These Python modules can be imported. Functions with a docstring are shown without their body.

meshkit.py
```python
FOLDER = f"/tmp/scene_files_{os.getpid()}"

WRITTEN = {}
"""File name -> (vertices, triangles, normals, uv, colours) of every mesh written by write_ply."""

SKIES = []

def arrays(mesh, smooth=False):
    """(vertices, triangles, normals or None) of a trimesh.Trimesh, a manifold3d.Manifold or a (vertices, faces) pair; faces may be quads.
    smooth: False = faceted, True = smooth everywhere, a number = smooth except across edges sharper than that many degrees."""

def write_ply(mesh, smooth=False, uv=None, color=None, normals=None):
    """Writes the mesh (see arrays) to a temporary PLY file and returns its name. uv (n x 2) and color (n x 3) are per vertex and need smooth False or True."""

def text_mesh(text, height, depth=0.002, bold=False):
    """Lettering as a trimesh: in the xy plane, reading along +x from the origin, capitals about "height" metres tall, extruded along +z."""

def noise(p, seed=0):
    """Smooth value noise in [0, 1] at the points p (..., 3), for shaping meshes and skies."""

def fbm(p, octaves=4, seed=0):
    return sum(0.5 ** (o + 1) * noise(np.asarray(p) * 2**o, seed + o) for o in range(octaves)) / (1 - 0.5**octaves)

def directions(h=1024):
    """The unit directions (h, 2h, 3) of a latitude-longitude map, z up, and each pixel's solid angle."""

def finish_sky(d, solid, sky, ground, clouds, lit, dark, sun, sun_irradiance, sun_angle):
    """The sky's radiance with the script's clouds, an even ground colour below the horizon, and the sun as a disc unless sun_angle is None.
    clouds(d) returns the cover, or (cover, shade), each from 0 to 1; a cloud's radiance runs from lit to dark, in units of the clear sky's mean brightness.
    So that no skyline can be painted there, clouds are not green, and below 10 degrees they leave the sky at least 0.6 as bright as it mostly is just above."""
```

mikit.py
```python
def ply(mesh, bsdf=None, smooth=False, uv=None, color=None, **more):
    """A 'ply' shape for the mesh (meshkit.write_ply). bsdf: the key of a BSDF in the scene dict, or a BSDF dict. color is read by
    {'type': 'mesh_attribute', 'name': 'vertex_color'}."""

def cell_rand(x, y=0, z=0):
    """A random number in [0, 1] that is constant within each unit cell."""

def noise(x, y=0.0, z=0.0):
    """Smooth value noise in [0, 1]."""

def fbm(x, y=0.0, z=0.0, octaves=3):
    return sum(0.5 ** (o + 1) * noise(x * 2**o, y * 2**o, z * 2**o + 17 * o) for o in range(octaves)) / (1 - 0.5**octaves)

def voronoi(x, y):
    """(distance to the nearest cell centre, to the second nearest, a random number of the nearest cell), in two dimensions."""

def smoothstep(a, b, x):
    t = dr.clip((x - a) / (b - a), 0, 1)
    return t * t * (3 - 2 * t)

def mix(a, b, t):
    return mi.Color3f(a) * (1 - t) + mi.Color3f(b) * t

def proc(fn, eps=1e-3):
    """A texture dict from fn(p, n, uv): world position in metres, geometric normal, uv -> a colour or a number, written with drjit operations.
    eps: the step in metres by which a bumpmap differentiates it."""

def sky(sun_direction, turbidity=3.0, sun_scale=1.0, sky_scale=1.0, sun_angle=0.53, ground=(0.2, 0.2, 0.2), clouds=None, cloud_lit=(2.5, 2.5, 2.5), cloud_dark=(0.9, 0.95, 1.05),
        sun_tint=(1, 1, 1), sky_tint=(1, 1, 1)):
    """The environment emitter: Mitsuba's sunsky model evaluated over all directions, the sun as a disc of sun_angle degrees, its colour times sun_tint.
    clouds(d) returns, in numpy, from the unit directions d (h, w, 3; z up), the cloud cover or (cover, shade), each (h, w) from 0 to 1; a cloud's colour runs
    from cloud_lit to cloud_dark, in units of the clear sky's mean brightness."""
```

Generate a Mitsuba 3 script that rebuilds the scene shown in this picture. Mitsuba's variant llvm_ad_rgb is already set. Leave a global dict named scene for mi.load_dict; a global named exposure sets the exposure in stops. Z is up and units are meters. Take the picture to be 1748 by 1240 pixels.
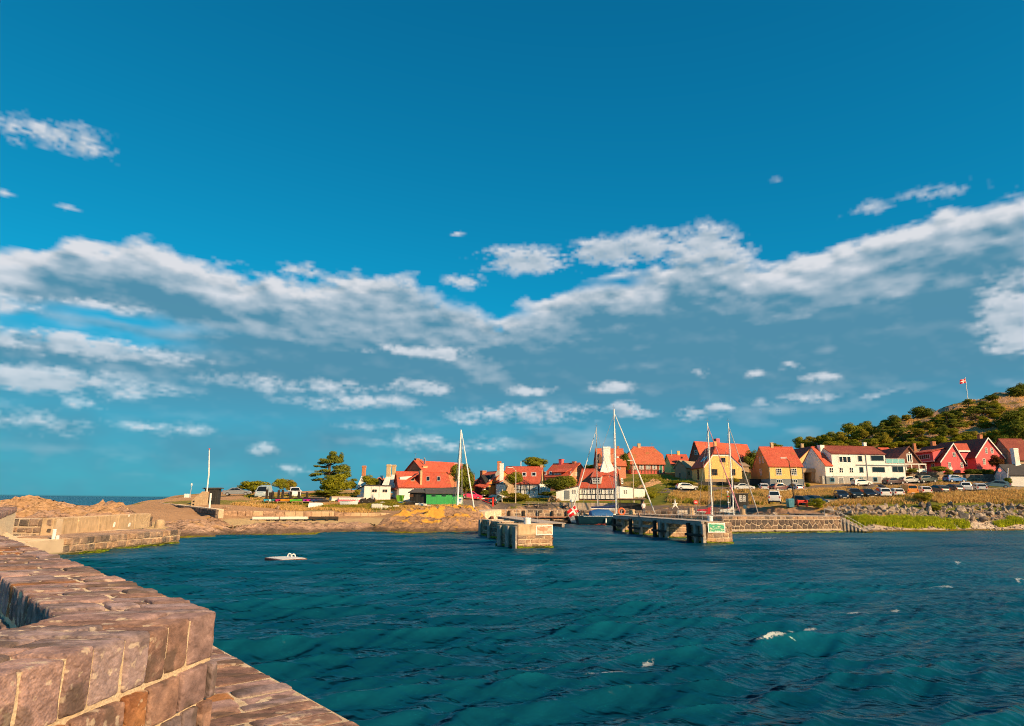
import math, random, numpy as np, trimesh, drjit as dr, mitsuba as mi, mikit, meshkit
from mikit import noise, fbm, voronoi, smoothstep, mix, cell_rand
from scipy.interpolate import LinearNDInterpolator, NearestNDInterpolator
from scipy.ndimage import gaussian_filter, map_coordinates
from scipy.spatial import ConvexHull
import shapely, shapely.geometry as sg, shapely.affinity as sa
from shapely.ops import unary_union
T = mi.ScalarTransform4f
scene, labels = {}, {}
R = np.random.default_rng(7)

# ---------------------------------------------------------------- camera, sky, exposure
EYE, FPX = np.array([0, 0, 3.8]), 1100.0
PITCH, ROLL = math.atan(235 / FPX), math.radians(0.6)
_f = np.array([0, math.cos(PITCH), math.sin(PITCH)])
_u0 = np.array([0, -math.sin(PITCH), math.cos(PITCH)])
_r = np.array([1.0, 0, 0]) * math.cos(ROLL) + _u0 * math.sin(ROLL)
_u = _u0 * math.cos(ROLL) - np.array([1.0, 0, 0]) * math.sin(ROLL)
scene['camera'] = {'type': 'perspective', 'fov': math.degrees(2 * math.atan(874 / FPX)), 'fov_axis': 'x', 'near_clip': 0.05, 'far_clip': 30000.0,
                   'to_world': T().look_at(origin=EYE.tolist(), target=(EYE + _f).tolist(), up=_u.tolist())}
exposure = 2.0
SUN = np.array([0.66, -0.66, 0.39])

EDGE = np.array([(-180, 16), (-60, 12), (-45.8, 13.7), (-40.1, 16.6), (-38.2, 17.6), (-35.1, 18.9), (-32.1, 19.7), (-27.7, 19.0), (-22.6, 18.4), (-18.8, 18.4), (-14.8, 19.4), (-9.5, 19.6), (-7.1, 18.1),
  (-4.6, 17.6), (-1.3, 15.8), (1.4, 18.0), (6.8, 19.3), (10.0, 20.6), (14.8, 21.4), (18.5, 21.6), (21.3, 20.2), (26.9, 20.3), (31.2, 20.7), (35.4, 21.5), (39.1, 21.8), (46.8, 20.6), (70, 17), (180, 16)])
BLOBS = [(1.3, 20.9, 4.2, 1.31, 1), (9.0, 21.5, 4.2, 1.22, 1), (13.3, 21.7, 3.3, 1.31, 1), (17.7, 21.6, 2.3, 1.59, 1), (-4.7, 19.1, 1.6, 0.66, 0.9), (-38.0, 25.3, 3.5, 1.3, 0.75), (-40.4, 24.9, 0.9, 1.0, 0.6), (-36.8, 25.1, 1.9, 0.94, 0.7),
  (-40.4, 20.6, 0.9, 0.23, 0.5), (-36.7, 20.6, 0.7, 0.23, 0.5), (-5.1, 23.1, 0.8, 0.23, 0.6), (-19.2, 18.9, 1.5, 0.61, 0.9), (23.9, 25.9, 1.2, 0.5, 0.2), (-36.5, 10.8, 8.5, 0.95, 0.9), (-39.0, 13.2, 2.8, 0.94, 0.7), (-34.8, 14.0, 4.2, 0.47, 0.8),
  (-36.2, 8.0, 7.0, 1.0, 1.15), (-37.1, 4.9, 3.7, 1.12, 0.8), (-33.7, 6.6, 1.3, 0.66, 0.8), (-27.9, 5.1, 3.5, 0.66, 0.6), (-33.4, 5.4, 1.4, 0.33, 0.5), (-7.7, 12.7, 4.5, 0.6, 0.9), (-17.5, 9.3, 8.5, 0.8, 0.55), (-13.1, 8.1, 5.5, 0.85, 0.7),
  (-8.6, 9.6, 3.0, 0.61, 0.9), (0.9, 7.4, 6.0, 0.85, 0.75), (-5.8, 4.7, 5.1, 0.84, 0.8), (6.6, 7.8, 1.9, 0.47, 0.6), (10.1, 7.7, 2.1, 0.66, 1.1), (15.9, 7.4, 1.9, 0.56, 1.1), (17.4, 7.8, 1.4, 0.33, 1), (26.0, 9.9, 1.6, 0.51, 0.8), (25.4, 8.5, 1.9, 0.42, 0.8),
  (30.4, 8.4, 1.5, 0.37, 0.7), (21.8, 8.0, 0.9, 0.42, 0.7), (8.7, 9.9, 1.9, 0.66, 0.8), (1.9, 9.6, 2.3, 0.56, 0.7), (21.1, 10.5, 0.9, 0.47, 0.6), (23.9, 10.9, 0.9, 0.42, 0.6), (16.6, 10.8, 0.8, 0.47, 0.5), (-20.7, 3.9, 1.1, 0.37, 0.8), (-18.5, 2.4, 1.9, 0.37, 0.8),
  (39.4, 12.8, 2.3, 2.81, 1.1), (38.4, 11.1, 1.4, 0.94, 0.8), (-3.8, 6.8, 2.8, 0.47, 0.5), (-12.0, 6.1, 4.2, 0.47, 0.4), (30.6, 22.6, 2.8, 0.6, 0.35), (36.0, 22.6, 3.2, 0.8, 0.45)]
BLOBS += [(az, 9 + 4 * math.sin(az), 9, 1.3, 0.8) for az in (-150, -120, -95, -70, 62, 88, 112, 140, 170)]
BLOBS += [(15.5, 20.6, 2.6, 1.0, 0.9), (19.5, 20.6, 2.0, 0.9, 0.9), (11.0, 20.9, 3.0, 0.9, 0.8)]
HOLES = [(-4.1, 17.8, 3.3, 1.0), (4.6, 18.9, 4.2, 0.47), (-32.4, 13.3, 5.2, 0.47), (-37.4, 12.0, 2.8, 0.66), (-32.7, 11.9, 5.2, 0.66), (10.0, 19.1, 1.9, 0.38), (-0.8, 16.7, 1.9, 0.56)]


def clouds(d):
    """One long bank of cumulus across the horizon, banded scraps below it and a few wisps above; lit tops, grey-blue bellies."""
    az, el = np.degrees(np.arctan2(d[..., 0], d[..., 1])), np.degrees(np.arcsin(np.clip(d[..., 2], -1, 1)))
    use = el < 34

    def density(a, e):
        q = np.stack([a * 0.42, e * 0.95, 0 * a], -1)
        n = meshkit.fbm(q, 7, 3)
        n1 = meshkit.fbm(q * [0.5, 0.5, 1] + 9.3, 4, 11)
        wa, we = a + 1.6 * (n1 - 0.5), e + 0.9 * (meshkit.fbm(q * 1.7 + 4.1, 4, 5) - 0.5)
        top = np.interp(wa, EDGE[:, 0], EDGE[:, 1]) + 2.6 * (n - 0.5) + 1.6 * (n1 - 0.5)
        n2 = meshkit.fbm(q * 2.6 + 1.7, 5, 31)
        n3 = meshkit.fbm(q * 6.3 + 8.2, 3, 47)
        top = top + 0.9 * (n2 - 0.5) + 0.35 * (n3 - 0.5)
        bank = np.clip((top - we) / 0.9, 0, 1)
        for A, E, ra, re in HOLES:
            bank *= 1 - np.exp(-((wa - A) / ra) ** 2 - ((we - E) / re) ** 2) * 1.0
        puff = np.zeros_like(a)
        for A, E, ra, re, s in BLOBS:
            near = (np.abs(a - A) < 2.6 * ra + 2) & (np.abs(e - E) < 2.6 * re + 2)
            x, y = (wa[near] - A) / ra, (we[near] - E) / re
            y = np.where(y < 0, y * 1.45, y)
            g = s * np.exp(-(x * x + y * y) * 0.9)
            puff[near] = np.maximum(puff[near], g)
        puff = np.clip((puff + (1.4 * (n - 0.5) + 0.8 * (n2 - 0.5) + 1.1 * (n3 - 0.5)) * np.clip(puff * 2, 0, 1) - 0.20) / 0.60, 0, 1)
        return bank, puff, n, n1

    out, shd = np.zeros(az.shape), np.zeros(az.shape)
    a, e = az[use], el[use]
    bank, puff, n, n1 = density(a, e)
    above = sum(np.clip(density(a + 0.35 * k, e + k)[0], 0, 1) * w for k, w in ((0.4, 0.22), (1.2, 0.28), (2.6, 0.25), (5.0, 0.25)))
    pa = density(a + 0.25, e + 0.55)[1]
    low = np.clip((e - 1.0) / 9.0, 0, 1)
    rim = bank * (1 - above)                                   # the sunlit upper fringe of the bank
    body = bank * (0.42 + 0.5 * low) * np.clip(1.0 - 0.35 * np.clip((7 - e) / 7, 0, 1), 0, 1)
    cov = np.maximum(body, puff * (0.9 - 0.25 * np.clip((6 - e) / 6, 0, 1)))
    cov = np.maximum(cov, np.clip(rim * 1.5, 0, 1) * bank)
    streak = meshkit.fbm(np.stack([a * 0.10 + e * 0.1, e * 0.6, 0 * a + 2.0], -1), 5, 21)
    shade = np.clip(0.03 + 1.15 * above + 0.8 * (meshkit.fbm(np.stack([a * 0.21 + 9.4, e * 0.475 + 9.7, 0 * a], -1), 4, 11) - n1) - 0.5 * np.clip(streak - 0.5, 0, 1) * 2 - 0.35 * (n - 0.5), 0, 1)
    lump = meshkit.fbm(np.stack([a * 0.42 + 0.25, e * 0.95 + 0.5, 0 * a], -1), 6, 3) - n
    shade = np.clip(shade + 1.5 * lump * np.clip(bank * (1 - 0.85 * above) + puff * 0.6, 0, 1), 0, 1)
    shade = np.where(puff > 0.02, shade * (1 - puff) + puff * np.clip(0.10 + 0.42 * pa * (1.1 - n) + 0.9 * np.clip(lump, -0.1, 1) + 0.16 * np.clip((11 - e) / 6, 0, 1), 0, 1), shade)
    haze = 0.92 * np.clip((15 - e) / 10, 0, 1) * (0.85 + 0.5 * (n1 - 0.5))
    shade = np.where(cov > haze, shade, shade * (cov / np.maximum(haze, 1e-6)) + 1 - cov / np.maximum(haze, 1e-6))
    cov = np.maximum(cov, haze)
    out[use], shd[use] = np.clip(cov, 0, 1), np.clip(shade, 0, 1)
    return out, shd


scene['sky'] = mikit.sky(SUN, turbidity=2.6, sun_scale=1.3, sky_scale=1.0, sun_angle=0.6, sun_tint=(1.0, 0.88, 0.75), sky_tint=(0.03, 0.94, 1.14), ground=(0.05, 0.12, 0.15),
                         clouds=clouds, cloud_lit=(3.15, 3.25, 3.45), cloud_dark=(0.40, 1.18, 1.70))

# ---------------------------------------------------------------- helpers: naming
def key_of(name, parent=None):
    base = (parent + '__' if parent else '') + name
    k, i = base, 0
    while k in scene or k in labels or k in reserved:
        i += 1
        k = f'{base}_{i:03d}'
    reserved.add(k)
    return k


reserved = set()


def thing(name, label, cat, group=None):
    k = key_of(name)
    labels[k] = {'label': label, 'category': cat}
    if group:
        labels[k]['group'] = group
    return k


def put(name, mesh, mat, parent=None, smooth=False, label=None, cat=None, group=None, kind=None, **kw):
    k = key_of(name, parent)
    scene[k] = mikit.ply(mesh, mat, smooth=smooth, **kw)
    lab = {a: b for a, b in (('label', label), ('category', cat), ('group', group), ('kind', kind)) if b}
    if lab:
        labels[k] = lab
    return k


def struct(name, mesh, mat, smooth=False, **kw):
    return put(name, mesh, mat, None, smooth, kind='structure', **kw)


# ---------------------------------------------------------------- helpers: survey (a sight line from the photograph's stand point to a point at a known distance or height)
def ray(px, py):
    d = _f + _r * (px - 874) / FPX + _u * (620 - py) / FPX
    return d / np.linalg.norm(d)


def at(px, py, Y):
    d = ray(px, py)
    return EYE + d * (Y / d[1])


def gz(px, py, z=0.0):
    d = ray(px, py)
    return EYE + d * ((z - EYE[2]) / d[2])


# ---------------------------------------------------------------- helpers: meshes
def cat(*ms):
    ms = [m for m in (ms[0] if len(ms) == 1 and isinstance(ms[0], (list, tuple)) else ms) if m is not None]
    return trimesh.util.concatenate(ms)


def box(x0, x1, y0, y1, z0, z1):
    m = trimesh.creation.box((x1 - x0, y1 - y0, z1 - z0))
    m.apply_translation(((x0 + x1) / 2, (y0 + y1) / 2, (z0 + z1) / 2))
    return m


def cbox(x0, x1, y0, y1, z0, z1, c=0.02):
    """A box with chamfered edges."""
    c = min(c, (x1 - x0) * .45, (y1 - y0) * .45, (z1 - z0) * .45)
    P = [(x, y, z) for X, Y, Z in ((0, c, c), (c, 0, c), (c, c, 0)) for x in (x0 + X, x1 - X) for y in (y0 + Y, y1 - Y) for z in (z0 + Z, z1 - Z)]
    return trimesh.convex.convex_hull(np.array(P))


def hull(P):
    return trimesh.convex.convex_hull(np.asarray(P, float))


def tube(pts, r, n=6, cap=True):
    """A tube along points; r a number or one per point."""
    p = np.asarray(pts, float)
    r = np.broadcast_to(np.asarray(r, float), (len(p),))
    t = np.gradient(p, axis=0)
    t /= np.linalg.norm(t, axis=1, keepdims=True) + 1e-12
    a = np.cross(t, np.where(np.abs(t[:, 2:]) < 0.9, [0, 0, 1.0], [1.0, 0, 0]))
    a /= np.linalg.norm(a, axis=1, keepdims=True) + 1e-12
    b = np.cross(t, a)
    g = np.arange(n) * 2 * np.pi / n
    v = (p[:, None] + r[:, None, None] * (np.cos(g)[None, :, None] * a[:, None] + np.sin(g)[None, :, None] * b[:, None])).reshape(-1, 3)
    i, j = np.meshgrid(np.arange(len(p) - 1), np.arange(n), indexing='ij')
    q = np.stack([i * n + j, i * n + (j + 1) % n, (i + 1) * n + (j + 1) % n, (i + 1) * n + j], -1).reshape(-1, 4)
    f = [q[:, [0, 1, 2]], q[:, [0, 2, 3]]]
    if cap:
        k = np.arange(1, n - 1)
        f += [np.stack([0 * k, k + 1, k], 1), np.stack([0 * k, k, k + 1], 1) + (len(p) - 1) * n]
    return trimesh.Trimesh(v, np.vstack(f), process=False)


def slab(poly, th):
    """A flat polygon (convex, 3-D) thickened downwards."""
    P = np.asarray(poly, float)
    return hull(np.vstack([P, P - [0, 0, th]]))


def prism(poly2, y0, y1):
    """Outline in (x, z) extruded from y0 to y1."""
    m = trimesh.creation.extrude_polygon(sg.Polygon(poly2), y1 - y0, engine='earcut')
    v = m.vertices
    return trimesh.Trimesh(np.stack([v[:, 0], y1 - v[:, 2], v[:, 1]], 1), m.faces, process=False)


def lathe(prof, n=16):
    return trimesh.creation.revolve(np.asarray(prof, float), sections=n)


class Frame:
    """A local frame: origin O, u along the front, v away from it, z up."""
    def __init__(s, O, u):
        s.O = np.array(O, float)
        s.u = np.array([u[0], u[1], 0.0]) / math.hypot(u[0], u[1])
        s.v = np.array([-s.u[1], s.u[0], 0.0])
        s.M = np.eye(4)
        s.M[:3, 0], s.M[:3, 1], s.M[:3, 3] = s.u, s.v, s.O

    def w(s, m):
        m = m.copy()
        m.apply_transform(s.M)
        return m

    def W(s, p):
        p = np.asarray(p, float)
        return s.O + p[..., :1] * s.u + p[..., 1:2] * s.v + p[..., 2:3] * [0, 0, 1.0]

    def px(s, x, y, v=0.0):
        """(u, z) where the sight line through a photo point meets the plane at v."""
        d = ray(x, y)
        t = ((s.O + s.v * v - EYE) @ s.v) / (d @ s.v)
        p = EYE + d * t - s.O
        return p @ s.u, p[2]

    def pxu(s, x, y, u=0.0):
        """(v, z) where the sight line meets the plane at u."""
        d = ray(x, y)
        t = ((s.O + s.u * u - EYE) @ s.u) / (d @ s.u)
        p = EYE + d * t - s.O
        return p @ s.v, p[2]


# ---------------------------------------------------------------- materials
def tex(fn, **k):
    return mikit.proc(fn, **k)


def mat(name, colour, rough=0.7, spec=0.3, metal=0.0, bump=None, **k):
    if isinstance(colour, (tuple, list)):
        colour = {'type': 'rgb', 'value': list(colour)}
    b = {'type': 'principled', 'base_color': colour, 'roughness': rough, 'specular': spec, 'metallic': metal, **k}
    if bump:
        b = {'type': 'bumpmap', 'arbitrary': bump[0], 'scale': bump[1], 'bsdf': b}
    scene[name] = {'type': 'twosided', 'bsdf': b}
    return name


_paints = {}


def paint(rgb, rough=0.5, metal=0.0):
    k = (tuple(rgb), rough, metal)
    if k not in _paints:
        _paints[k] = mat(f'mat_paint_{len(_paints)}', rgb, rough, 0.4, metal)
    return _paints[k]

# ---------------------------------------------------------------- sea
CAPS = []       # whitecaps: the few places with breaking water
for x, y, a, b in [(1615, 1006, 1.3, .32), (1532, 1043, .55, .2), (1462, 1050, .5, .16), (1370, 1068, .55, .2), (1328, 1107, .6, .14), (1100, 1136, .45, .10), (1035, 1152, .35, .12), (1300, 919, 4.0, .9), (1270, 917, 3, .7), (1637, 964, .7, .2), (838, 991, .7, .2), (533, 963, .7, .22), (1745, 994, .6, .2), (798, 1042, .35, .12)]:
    CAPS.append((*gz(x, y)[:2], a, b))


def sea_height(X, Y, spacing):
    """Wind sea running towards the viewer's right: crossing trains of steepened waves, shorter ones fading where the mesh is too coarse for them."""
    rg = np.random.default_rng(5)
    main = math.atan2(-0.92, 0.39)
    z, dx, dy = np.zeros_like(X), np.zeros_like(X), np.zeros_like(X)
    lens = np.concatenate([np.linspace(4.2, 6.6, 8), np.geomspace(0.35, 3.8, 80)])
    gust = meshkit.fbm(np.stack([X * 0.05 + Y * 0.03, Y * 0.05 - X * 0.03, 0 * X], -1), 3, 2)
    for i, L in enumerate(lens):
        th = main + rg.normal(0, 0.11 if L > 4 else 0.20 if L > 1.2 else 0.34)
        k = 2 * np.pi / L
        amp = (0.016 if L > 4 else (0.0122 if L > 1 else 0.0100) * L ** 0.8) * rg.uniform(0.6, 1.2)
        ph = k * (X * math.cos(th) + Y * math.sin(th)) + rg.uniform(0, 6.28) + 1.4 * (gust - 0.5) * 4
        fade = np.clip((L / spacing - 2.0) / 2.5, 0, 1) * (0.6 + 0.8 * gust)
        z += amp * fade * np.sin(ph)
        dx += amp * fade * math.cos(th) * np.cos(ph) * 0.8
        dy += amp * fade * math.sin(th) * np.cos(ph) * 0.8
    return z, dx, dy


def build_sea():
    r = [2.2]
    while r[-1] < 150:
        r.append(r[-1] * 1.0092)
    while r[-1] < 9000:
        r.append(r[-1] * 1.06)
    r = np.array(r)
    g = np.radians(np.linspace(-56, 56, 1050))
    RR, G = np.meshgrid(r, g, indexing='ij')
    X, Y = RR * np.sin(G), RR * np.cos(G)
    sp = np.maximum(RR * 0.0092, RR * (g[1] - g[0])) * np.where(RR > 150, 6, 1)
    z, dx, dy = sea_height(X, Y, sp)
    calm = np.clip((RR - 250) / 400, 0, 1)
    for c0, c1, a, b in CAPS:
        q = (X - c0) * .84 + (Y - c1) * .54, (Y - c1) * .84 - (X - c0) * .54
        z += 0.08 * np.exp(-(q[0] / (a * 1.6)) ** 2 - ((q[1] - .2) / (b * 1.6)) ** 2) * (RR < 60)
    v = np.stack([X + dx, Y + dy, z * (1 - calm)], -1).reshape(-1, 3)
    nr, na = X.shape
    i, j = np.meshgrid(np.arange(nr - 1), np.arange(na - 1), indexing='ij')
    q = np.stack([i * na + j, (i + 1) * na + j, (i + 1) * na + j + 1, i * na + j + 1], -1).reshape(-1, 4)
    f = np.vstack([q[:, [0, 2, 1]], q[:, [0, 3, 2]]])
    uv = v[:, :2].copy()
    return trimesh.Trimesh(v, f, process=False), uv


def sea_colour(p, n, uv):
    f = fbm(p.x * 5.5, p.y * 5.5, p.z * 8, 4)
    f2 = fbm(p.x * 1.3 + 7, p.y * 1.3, 0.0, 2)
    f3 = fbm(p.x * 1.1 + 31, p.y * 1.1, 2.0, 3)
    m = mi.Float(0)
    for c0, c1, a, b in CAPS:
        x, y = p.x - c0 + 0.9 * (f2 - 0.5) + 0.25 * (f - .5), p.y - c1 + 0.7 * (f3 - 0.5)
        m = dr.maximum(m, dr.exp(-dr.square((x * .84 + y * .54) / (a * .75)) - dr.square((y * .84 - x * .54) / (b * .55))))
    lace = 1 - dr.abs(2 * fbm(p.x * 11 + 1.6 * f, p.y * 17, p.z * 14, 3) - 1)
    foam = smoothstep(0.15, 0.6, m) * smoothstep(0.74, 0.90, lace) + smoothstep(0.45, 0.95, m + 0.5 * (f - 0.5)) * smoothstep(0.45, 0.72, lace)
    foam = dr.minimum(foam, 1.0)
    patch = fbm(p.x * 0.05, p.y * 0.09, 3.0, 3)
    deep = mix((0.0012, 0.036, 0.068), (0.0024, 0.070, 0.120), smoothstep(0.3, 0.7, patch))
    deep = mix(deep, (0.003, 0.090, 0.138), smoothstep(0.05, 0.25, p.z) * 0.5)
    return mix(deep, (0.75, 0.8, 0.8), foam * (0.22 + 0.42 * f2))


_rp = np.random.default_rng(8)
RIP = [(float(2 * np.pi / L * math.cos(th)), float(2 * np.pi / L * math.sin(th)), float(_rp.uniform(0, 6.28)), float(0.010 * L ** 1.0)) for L in np.geomspace(.16, .85, 11) for th in [math.atan2(-.92, .39) + _rp.normal(0, .42)]]


def ripple(p, n, uv):
    wob = 2.5 * fbm(p.x * 0.7, p.y * 0.7, 4.0, 3)
    h = mi.Float(0)
    for kx, ky, ph, a in RIP:
        s = dr.sin(kx * p.x + ky * p.y + ph + wob)
        h += a * (s + 0.35 * s * dr.abs(s))
    return h * (0.62 + 0.76 * fbm(p.x * 0.13 + p.y * 0.09 + 3, p.y * 0.14 - p.x * 0.11, 1.0, 3)) + 0.012 * fbm(p.x * 7 + p.y * 4, p.y * 12 - p.x * 4, 5.0, 3)


scene['mat_sea'] = {'type': 'twosided', 'bsdf': {'type': 'bumpmap', 'arbitrary': tex(ripple, eps=0.02), 'scale': 1.1,
                    'bsdf': {'type': 'roughplastic', 'int_ior': 1.33, 'alpha': 0.08, 'nonlinear': False, 'specular_reflectance': {'type': 'rgb', 'value': [0.7, 1.0, 1.0]}, 'diffuse_reflectance': tex(sea_colour)}}}
_m, _uv = build_sea()
struct('sea', _m, 'mat_sea', smooth=True, uv=_uv)

# ---------------------------------------------------------------- ground: a surveyed height field
LAND = [  # points of the land: photo point and distance
 # rocks and mole root at the left
 (-120, 880, 68), (0, 880, 67), (80, 878, 70), (160, 874, 74), (235, 872, 78), (270, 880, 74), (300, 895, 70), (320, 905, 68), (345, 880, 78), (290, 876, 82), (240, 862, 96), (-100, 884, 84), (0, 882, 84), (100, 878, 86), (180, 870, 90), (220, 862, 98),
 (250, 854, 106), (290, 857, 98), (330, 860, 92), (364, 868, 82.5), (362, 889, 80), (395, 888, 81), (380, 866, 86), (420, 862, 93), (430, 876, 86),
 (300, 870, 91.5), (330, 879, 86), (275, 864, 97), (350, 886, 82), (300, 861.5, 94.5), (330, 864.5, 88.5), (275, 858.5, 100), (340, 848, 120), (300, 849, 118), (380, 850, 112), (420, 846, 120), (390, 838, 150), (300, 845, 140),
 # beach
 (380, 897, 77), (440, 901, 75), (520, 903, 77), (600, 899, 81), (640, 896, 82.5), 
  (690, 876, 93), (720, 880, 87), (760, 876, 89), (800, 874, 92), (835, 876, 92), (660, 896, 83), (830, 890, 84),
 # yard
 (440, 866, 97), (520, 866, 99), (600, 866, 101), (680, 868, 100), (740, 866, 101), (790, 864, 102), (470, 856, 105), (560, 856, 108), (640, 856, 109), (700, 857, 107), (760, 862, 104), (800, 864, 108), (830, 866, 108),
 (450, 847, 117), (520, 847, 119), (600, 846, 122), (680, 852, 116), (740, 850, 122), (800, 850, 124), (840, 852, 124), (830, 860, 114),
 (480, 840, 150), (600, 836, 150), (700, 844, 150), (800, 842, 150), (860, 845, 150),
 # harbour road and houses in the middle
 (845, 872, 108), (880, 870, 115.5), (940, 871, 117.5), (1000, 872, 118), (1050, 873, 118), (900, 857, 122), (985, 857, 122), (870, 856, 126), (850, 858, 122), (1060, 857, 122), (940, 851, 130), (1010, 852, 128), (1090, 852, 128), (1050, 842, 140), (880, 849, 135), (935, 846, 140), (960, 840, 150), (1000, 840, 150),
 (840, 868, 115), (1110, 870, 118), (1100, 856, 124), (1120, 846, 128), (990, 830, 165), (950, 835, 165), (900, 838, 165), (1040, 812, 170), (1070, 808, 158), (1135, 808, 158), (1100, 822, 146), (1140, 818, 152), (1080, 838, 136), (1130, 832, 138), (1150, 842, 133), (1175, 817, 158), (1160, 806, 170),
 # quay apron, bank and road at the right
 (1130, 871, 111), (1200, 871, 110), (1260, 870, 109), (1300, 871, 104), (1345, 873, 98), (1330, 862, 106), (1280, 866, 110), (1200, 862, 116), (1150, 862, 118), (1180, 845, 131), (1260, 841, 133), (1230, 846, 128), (1300, 848, 122), (1200, 838, 136), (1260, 838, 137),
 (1340, 838, 137), (1420, 833, 139), (1500, 829, 140), (1560, 826, 142), (1640, 825, 144), (1700, 826, 146), (1800, 826, 150), (1360, 851, 122), (1345, 846, 128), (1450, 838, 134), (1550, 834, 136), (1390, 863, 112), (1375, 866, 105),
 (1420, 857, 113), (1480, 852, 116), (1540, 848, 118), (1600, 843, 121), (1660, 839, 125), (1710, 836, 128), (1760, 836, 132), (1400, 868, 104), (1460, 862, 108), (1530, 857, 112), (1600, 854, 114), (1680, 852, 117), (1760, 850, 120),
 (1425, 885, 95), (1470, 878, 100), (1540, 875, 103), (1620, 874, 106), (1700, 872, 109), (1800, 870, 112), (1430, 897, 94), (1500, 896, 98), (1600, 893, 103), (1700, 892, 107), (1800, 892, 110),
 (1230, 824, 143), (1320, 834, 140), (1400, 828, 142), (1270, 820, 150), (1340, 818, 155), (1440, 820, 152), (1560, 815, 152), (1640, 809, 154), (1720, 812, 155), (1600, 806, 160), (1700, 803, 162), (1480, 810, 165), (1230, 812, 170), (1380, 800, 175), (1300, 800, 180),
 # the hill
 (1380, 775, 195), (1450, 762, 205), (1520, 756, 205), (1400, 764, 225), (1600, 742, 200), (1680, 722, 205), (1748, 700, 205), (1800, 668, 230), (1748, 752, 185), (1690, 765, 182), (1620, 768, 185), (1540, 776, 185), (1900, 650, 240), (1900, 760, 190), (1780, 790, 170),
 (1560, 713, 226), (1600, 696, 227), (1625, 691, 227), (1655, 686, 227), (1700, 676, 230), (1748, 670, 230), (1480, 733, 226), (1440, 745, 226), (1520, 724, 226), (1330, 785, 230), (1420, 764, 250), (1560, 735, 255), (1700, 697, 258), (1800, 680, 262), (1200, 806, 210), (1080, 815, 210), (950, 832, 200),
]
for _x, _Y in ((380, 84.6), (420, 86.1), (470, 88), (520, 89.7), (570, 91.5), (620, 93.3), (655, 94.5)):      # foot and top of the beach wall
    LAND += [(_x, 889.5 if _x < 600 else 886, _Y - 1.2), (_x, 877.5, _Y + .7)]
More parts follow.
